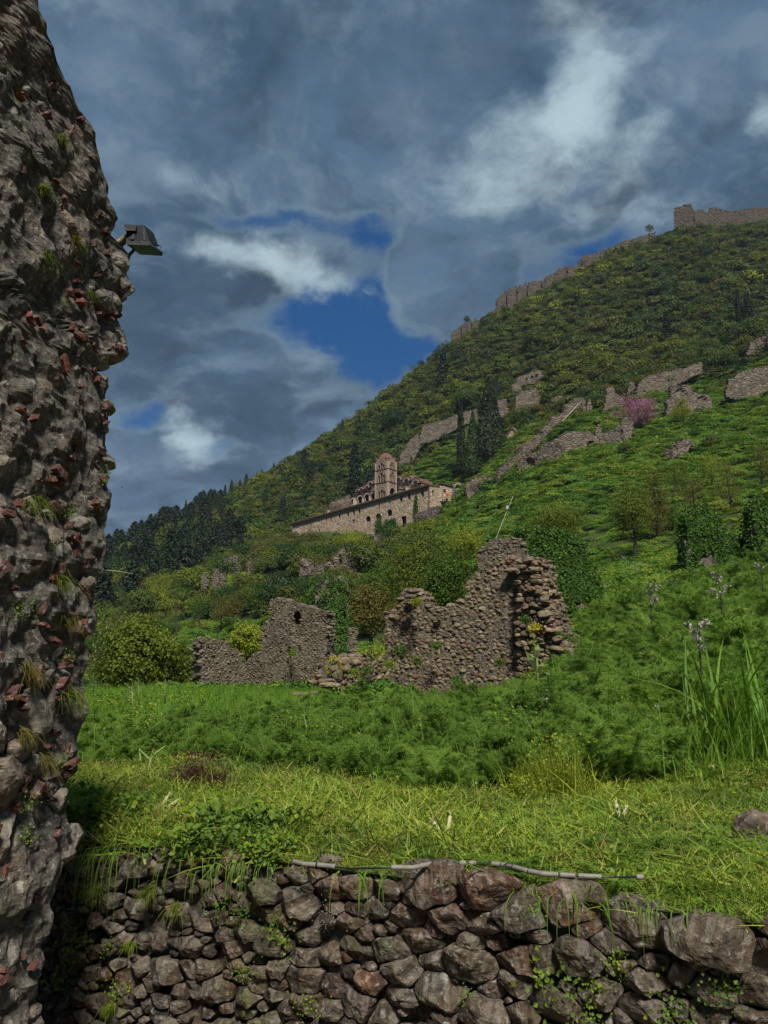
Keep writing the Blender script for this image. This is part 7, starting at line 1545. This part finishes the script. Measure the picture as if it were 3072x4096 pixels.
    # broad-bladed tall grass at the right
    def clump(label, x, y, n, h, w, lean, droop, seed, d=None, spread=.08, mat=M_GRASS, cat='grass clump'):
        gg = np.random.default_rng(seed); p = hit(x, y, 2.4) if d is None else at(x, y, d); V, F, r = blade_arrays(gg, n, spread, h, w, lean, droop, seg=7); tag(mk('tall_grass', V, F, mat, rnd=r, loc=tuple(p)), label, cat)
    clump('tallest broad-bladed grass clump at the right edge, arching tips', 2900, 3060, 30, 1.3, .030, .25, .52, 1); clump('broad-bladed grass clump left of the tallest one', 2740, 3050, 26, 1.15, .028, .3, .52, 2); clump('broad-bladed grass cut off by the right edge', 3060, 3060, 28, 1.25, .030, .3, .5, 3)
    clump('fine tall grass at the foot of the broad-bladed clumps', 2850, 3090, 200, .75, .008, .3, .45, 4, None, .25); clump('low broad blades lying out towards the mown grass at the right', 2780, 3130, 16, .55, .018, 1.2, .9, 5); clump('mid-sized bright grass clump before the rubble ruin', 1990, 2950, 16, .75, .016, .3, .5, 6)
    clump('grass clump in front of the tumbled boulders', 1235, 2960, 34, .7, .011, .3, .5, 7); clump('broad grass clump in the centre of the fennel', 1690, 3000, 20, .8, .016, .3, .5, 8); clump('lush grass at the foot of the right end of the ruin', 2440, 2700, 120, .8, .014, .3, .6, 9, None, .5); clump('bright grass tussock left of centre by the fennel', 1160, 3060, 40, .28, .009, .4, .6, 10)
    # blades hanging over the wall
    def hang(label, x, y, n, L, w, seed, spread=.03, mat=M_GRASS, name='hanging_grass', fall=1.0):
        gg = np.random.default_rng(seed); p = onwall(x, y, 0.97); mbV = []; P = []; R_ = []
        for i in range(n):
            o = np.array([gg.normal(0, spread), gg.normal(0, spread), 0]); dr = WF[2] * gg.uniform(.5, 1.0) + WF[1] * gg.normal(0, .45); l = L * gg.uniform(.5, 1.1); t = np.linspace(0, 1, 8)[:, None]
            c = o + dr * (.32 * l * np.sin(t * 1.7)) + np.array([0, 0, 1.0]) * l * (0.38 * t - fall * 1.15 * t ** 2); ww = w * (1 - t ** 2) + .0004; sd = WF[1] * .9 + np.array([0, 0, .2]); V = np.stack([c - sd * ww / 2, c + sd * ww / 2], 1).reshape(-1, 3); mbV.append(V); R_.append(np.full(16, gg.random()))
        V = np.vstack(mbV); F = np.concatenate([np.array([[2 * k, 2 * k + 1, 2 * k + 3, 2 * k + 2] for k in range(7)]) + i * 16 for i in range(n)]); tag(mk(name, V, F, mat, rnd=np.concatenate(R_), loc=tuple(p)), label, 'grass')
    hang('long broad grass blades arching over the wall right of centre', 2130, 3450, 6, .42, .013, 1); hang('broad blades hanging over the wall beside the largest stone', 2520, 3520, 6, .45, .014, 2); hang('thin blades hanging over the wall near the conduit end', 1480, 3490, 7, .25, .007, 3); hang('wispy blades hanging over the left part of the wall', 760, 3440, 14, .22, .004, 4, .1)
    hang('wispy green tuft hanging over the wall at its left end', 430, 3400, 60, .30, .004, 5, .10); hang('dense grass spilling over the wall left of the largest stone', 2420, 3540, 70, .20, .006, 6, .12); hang('grass spilling over the top of the largest stone', 2800, 3580, 80, .16, .006, 7, .12); hang('small green fringe over the wall top left of centre', 980, 3450, 50, .14, .004, 8, .10, M_FENNEL)
    # small plants rooted in the joints
    def joint(fr, label, x, y, kind, seed, size=.05, group='small plants rooted in the terrace wall', cat='wall plant', name='wall_plant'):
        gg = np.random.default_rng(seed); q = px_plane(fr, x, y); O = to_world(fr, np.array([[q[0], q[1], .05]]))[0]; n = 90
        C = gg.normal(0, size * .5, (n, 3)) * np.array([1, .5, 1]); 
        if kind == 'leaf': V, F, r = leaf_quads(C, unit(fr[2] + .6 * gg.normal(size=(n, 3))), size * .2, gg, .9); m = M_WEED
        elif kind == 'flower': V, F, r = leaf_quads(C, unit(gg.normal(size=(n, 3))), size * .14, gg, .5); m = M_WHITEF
        else:
            Vs = []; r = []; 
            for i in range(46):
                d = fr[2] * gg.uniform(.4, 1) + fr[1] * gg.normal(0, .5) + np.array([0, 0, gg.uniform(-.1, .5)]); t = np.linspace(0, 1, 5)[:, None]; l = size * gg.uniform(.7, 1.6); c = gg.normal(0, size * .2, 3) + d * l * t - np.array([0, 0, 1.0]) * l * 1.0 * t ** 2; ww = .0026 * (1 - t) + .0004; Vs.append(np.stack([c - fr[1] * ww, c + fr[1] * ww], 1).reshape(-1, 3)); r.append(np.full(10, gg.random()))
            V = np.vstack(Vs); r = np.concatenate(r); F = np.concatenate([np.array([[2 * k, 2 * k + 1, 2 * k + 3, 2 * k + 2] for k in range(4)]) + i * 10 for i in range(46)]); m = M_OAK if kind == 'tuft' else M_OLIVEL
        tag(mk(name, V, F, m, rnd=r, loc=tuple(O)), label, cat, group)
    for i, (x, y, k, s) in enumerate([(430, 3540, 'tuft', .05), (900, 3620, 'leaf', .06), (990, 3640, 'leaf', .05), (340, 3770, 'leaf', .08), (260, 3900, 'leaf', .08), (500, 3940, 'leaf', .06), (640, 3540, 'tuft', .05), (740, 3610, 'tuft', .05), (1150, 3720, 'leaf', .08), (460, 3780, 'leaf', .04), (1260, 4000, 'leaf', .05), (1000, 3870, 'leaf', .04),
                                        (2230, 3900, 'leaf', .10), (2400, 3930, 'leaf', .06), (2150, 3620, 'leaf', .04), (2700, 4020, 'leaf', .08), (2900, 3930, 'leaf', .07), (1880, 3960, 'leaf', .03), (2480, 3830, 'leaf', .05), (2380, 4060, 'leaf', .05), (560, 3760, 'tuft', .03), (370, 3560, 'leaf', .05), (480, 4000, 'tuft', .04)]):
        joint(WF, 'little green plant rooted in a joint of the terrace wall', x, y, k, 800 + i, s)
    joint(WF, 'cluster of small pale lilac flowers hanging on the terrace wall', 1335, 3640, 'flower', 900, .05, None, 'flower', 'wall_flower'); joint(WF, 'pale lilac flower tuft below the hanging cluster', 1320, 3685, 'flower', 901, .03, None, 'flower', 'wall_flower')
    for i, (x, y, s, k) in enumerate([(197, 563, .05, 'tuft'), (129, 766, .04, 'tuft'), (258, 970, .04, 'tuft'), (129, 1030, .05, 'tuft'), (312, 1180, .03, 'tuft'), (82, 2006, .06, 'tuft'), (184, 2317, .06, 'tuft'), (222, 2468, .05, 'dry'), (57, 2671, .06, 'dry'), (215, 2766, .07, 'tuft'), (35, 2929, .05, 'dry'), (117, 3034, .05, 'dry'), (53, 3210, .04, 'leaf'), (47, 3345, .04, 'leaf'),
                                     (160, 2180, .03, 'leaf'), (237, 2050, .03, 'leaf'), (225, 2630, .03, 'leaf'), (370, 1910, .04, 'leaf'), (200, 3040, .03, 'leaf'), (30, 2450, .05, 'leaf'), (215, 1215, .02, 'leaf')]):
        joint(PFR, 'grass tuft or leafy sprig growing from the masonry pier at the left', x, y, k, 1000 + i, s, 'plants growing on the masonry pier')
    A = np.array([px_plane(PFR, 396, 2281), px_plane(PFR, 440, 2286), px_plane(PFR, 488, 2297)]); A3 = to_world(PFR, np.c_[A, [.02, .03, .05]]); mb = MB(); mb.tube(A3, [.003, .0025, .0015], 5); o = mb.build('dry_twig', M_STRAW); tag(o, 'thin dry twig poking out of the masonry pier against the conifers', 'twig')
    # pole of the slope, staff behind the peak, dark post on the left slope
    for nm, lb, a, b, d, r, mt in (('leaning_pole', 'thin white pole leaning on the slope above the peaked wall', (1983, 2155), (2052, 1985), 58, .015, M_POLE), ('dark_post', 'thin dark post standing on the left slope', (706, 2540), (703, 2408), 95, .12, M_DARKTWIG), ('guy_wire_pole', 'thin white pole beside the diagonal wall on the hillside', (2250, 1685), (2312, 1618), 180, .06, M_POLE)):
        mb = MB(); mb.tube([at(*a, d), at(*b, d + 1)], r, 6); 
        if nm == 'leaning_pole': c = at(2028, 2030, d + .6); mb.box(c, (.16, .14, .3))
        tag(mb.build(nm, mt), lb, 'pole')
details()

def ruin_plants():
    g = np.random.default_rng(15)
    for x, y, d, w, mt, lb in [(1665, 2408, 24.6, 34, M_YELLOW, 'yellow-green clump on the left shoulder of the rubble ruin'), (2140, 2512, 22.0, 30, M_YELLOWF, 'yellow flowers sprouting from the right end of the rubble ruin'), (1745, 2585, 24.6, 30, M_MIDGREEN, 'green plant in a niche of the rubble ruin'),
            (1668, 2645, 24.8, 34, M_MIDGREEN, 'fern tuft low on the left of the rubble ruin'), (1600, 2600, 25, 44, M_IVY, 'dark ivy patch by the left edge of the rubble ruin'), (1830, 2720, 24, 34, M_MIDGREEN, 'green plant low in the middle of the rubble ruin'), (1500, 2610, 23.2, 50, M_YELLOW, 'yellow-green weeds on top of the low collapsed wall'),
            (1420, 2690, 22, 30, M_WEED, 'leafy fern on the face of the low collapsed wall'), (1470, 2680, 22, 28, M_WEED, 'second leafy fern right of the first on the low collapsed wall'), (1560, 2655, 23.4, 34, M_WEED, 'fern where the low wall meets the rubble ruin'), (2000, 2650, 23, 26, M_IVY, 'dark moss patch right of centre on the rubble ruin'),
            (2100, 2480, 22.3, 28, M_MIDGREEN, 'green sprig high on the right end of the rubble ruin'), (2210, 2650, 21.8, 44, M_MIDGREEN, 'leafy plant at the foot of the broken right end'), (990, 2755, 25.2, 34, M_IVY, 'dark weeds at the foot of the ruined house'), (1150, 2760, 25, 40, M_IVY, 'dark weeds under the slit window of the ruined house'),
            (1176, 2610, 24.2, 22, M_WEED, 'light green sprig on the front pier of the ruined house'), (1290, 2330, 27.5, 60, M_DARKTWIG, 'tangle of bare brown twigs on the top of the ivy pier'), (1385, 2365, 28, 50, M_DARKTWIG, 'bare twigs hanging right of the ivy pier top'), (1345, 2800, 16.5, 60, M_WEED, 'leafy weeds growing over the tumbled boulders')]:
        n = 260; k = d / FPX * w; c = at(x, y, d - .25); C = c + g.normal(0, .38, (n, 3)) * np.array([k, k * .5, k * .8]); V, F, r = leaf_quads(C, unit(g.normal(size=(n, 3)) + [0, -.6, .5]), k * .16 + .02, g, .6 if mt is not M_DARKTWIG else .08)
        tag(mk('plant', V, F, mt, rnd=r), lb, 'plant')
ruin_plants()

def floodlight():
    Z = lambda x, y, d: at(430 + x * .1507, 860 + y * .1507, d)
    root = empty('floodlight', tuple(Z(900, 700, 3.1)), label='black floodlight with a hooded housing on a short arm from the masonry pier', cat='floodlight')
    def hexa(name, bot, top, mat, parent=root):
        V = np.array([Z(*p) for p in bot + top]); mb = MB(); mb.add(V, np.array([[0, 1, 2, 3], [7, 6, 5, 4], [0, 4, 5, 1], [1, 5, 6, 2], [2, 6, 7, 3], [3, 7, 4, 0]])); return mb.build(name, mat, parent)
    hexa('housing', [(500, 690, 3.02), (1110, 695, 3.02), (1360, 840, 3.17), (780, 830, 3.17)], [(785, 268, 3.06), (975, 268, 3.06), (1225, 480, 3.15), (1010, 470, 3.15)], M_GREYMET)
    hexa('fin', [(610, 640, 3.015), (700, 640, 3.015), (700, 640, 3.03), (610, 640, 3.03)], [(745, 300, 3.05), (780, 300, 3.05), (780, 300, 3.07), (745, 300, 3.07)], M_BLACKMET); hexa('fin', [(960, 670, 3.015), (1000, 670, 3.015), (1000, 670, 3.03), (960, 670, 3.03)], [(950, 300, 3.05), (975, 300, 3.05), (975, 300, 3.07), (950, 300, 3.07)], M_BLACKMET)
    rim = hexa('lens_frame', [(505, 790, 3.00), (1140, 800, 3.0), (1450, 1090, 3.18), (860, 1052, 3.18)], [(485, 690, 3.0), (1120, 695, 3.0), (1475, 1000, 3.18), (850, 960, 3.18)], M_BLACKMET)
    hexa('glass', [(610, 812, 3.02), (1110, 820, 3.02), (1330, 1030, 3.15), (880, 1005, 3.15)], [(610, 800, 3.02), (1110, 808, 3.02), (1330, 1018, 3.15), (880, 993, 3.15)], M_GLASSD, rim)
    hexa('junction_box', [(455, 410, 3.02), (740, 415, 3.02), (740, 430, 3.12), (470, 425, 3.12)], [(440, 247, 3.02), (782, 262, 3.02), (782, 262, 3.12), (450, 250, 3.12)], M_BLACKMET)
    hexa('bracket', [(490, 690, 3.04), (640, 690, 3.04), (640, 700, 3.12), (500, 700, 3.12)], [(500, 400, 3.04), (690, 400, 3.04), (690, 400, 3.12), (500, 400, 3.12)], M_BLACKMET)
    mb = MB(); mb.tube([Z(60, 900, 3.04), Z(480, 560, 3.06)], .012, 10); mb.build('arm', M_OLIVE, root, smooth=True); mb = MB(); mb.tube([Z(300, 850, 3.1), Z(540, 600, 3.1)], .012, 10); mb.build('arm', M_BLACKMET, root, smooth=True)
    mb = MB(); mb.tube([Z(460, 1190, 3.05), Z(700, 930, 3.1)], .0075, 8); mb.build('strut', M_OLIVE, root, smooth=True); mb = MB(); mb.tube([Z(1350, 800, 3.16), Z(1430, 850, 3.17), Z(1390, 900, 3.17)], .002, 5); mb.build('clip', M_GREYMET, root)
floodlight()
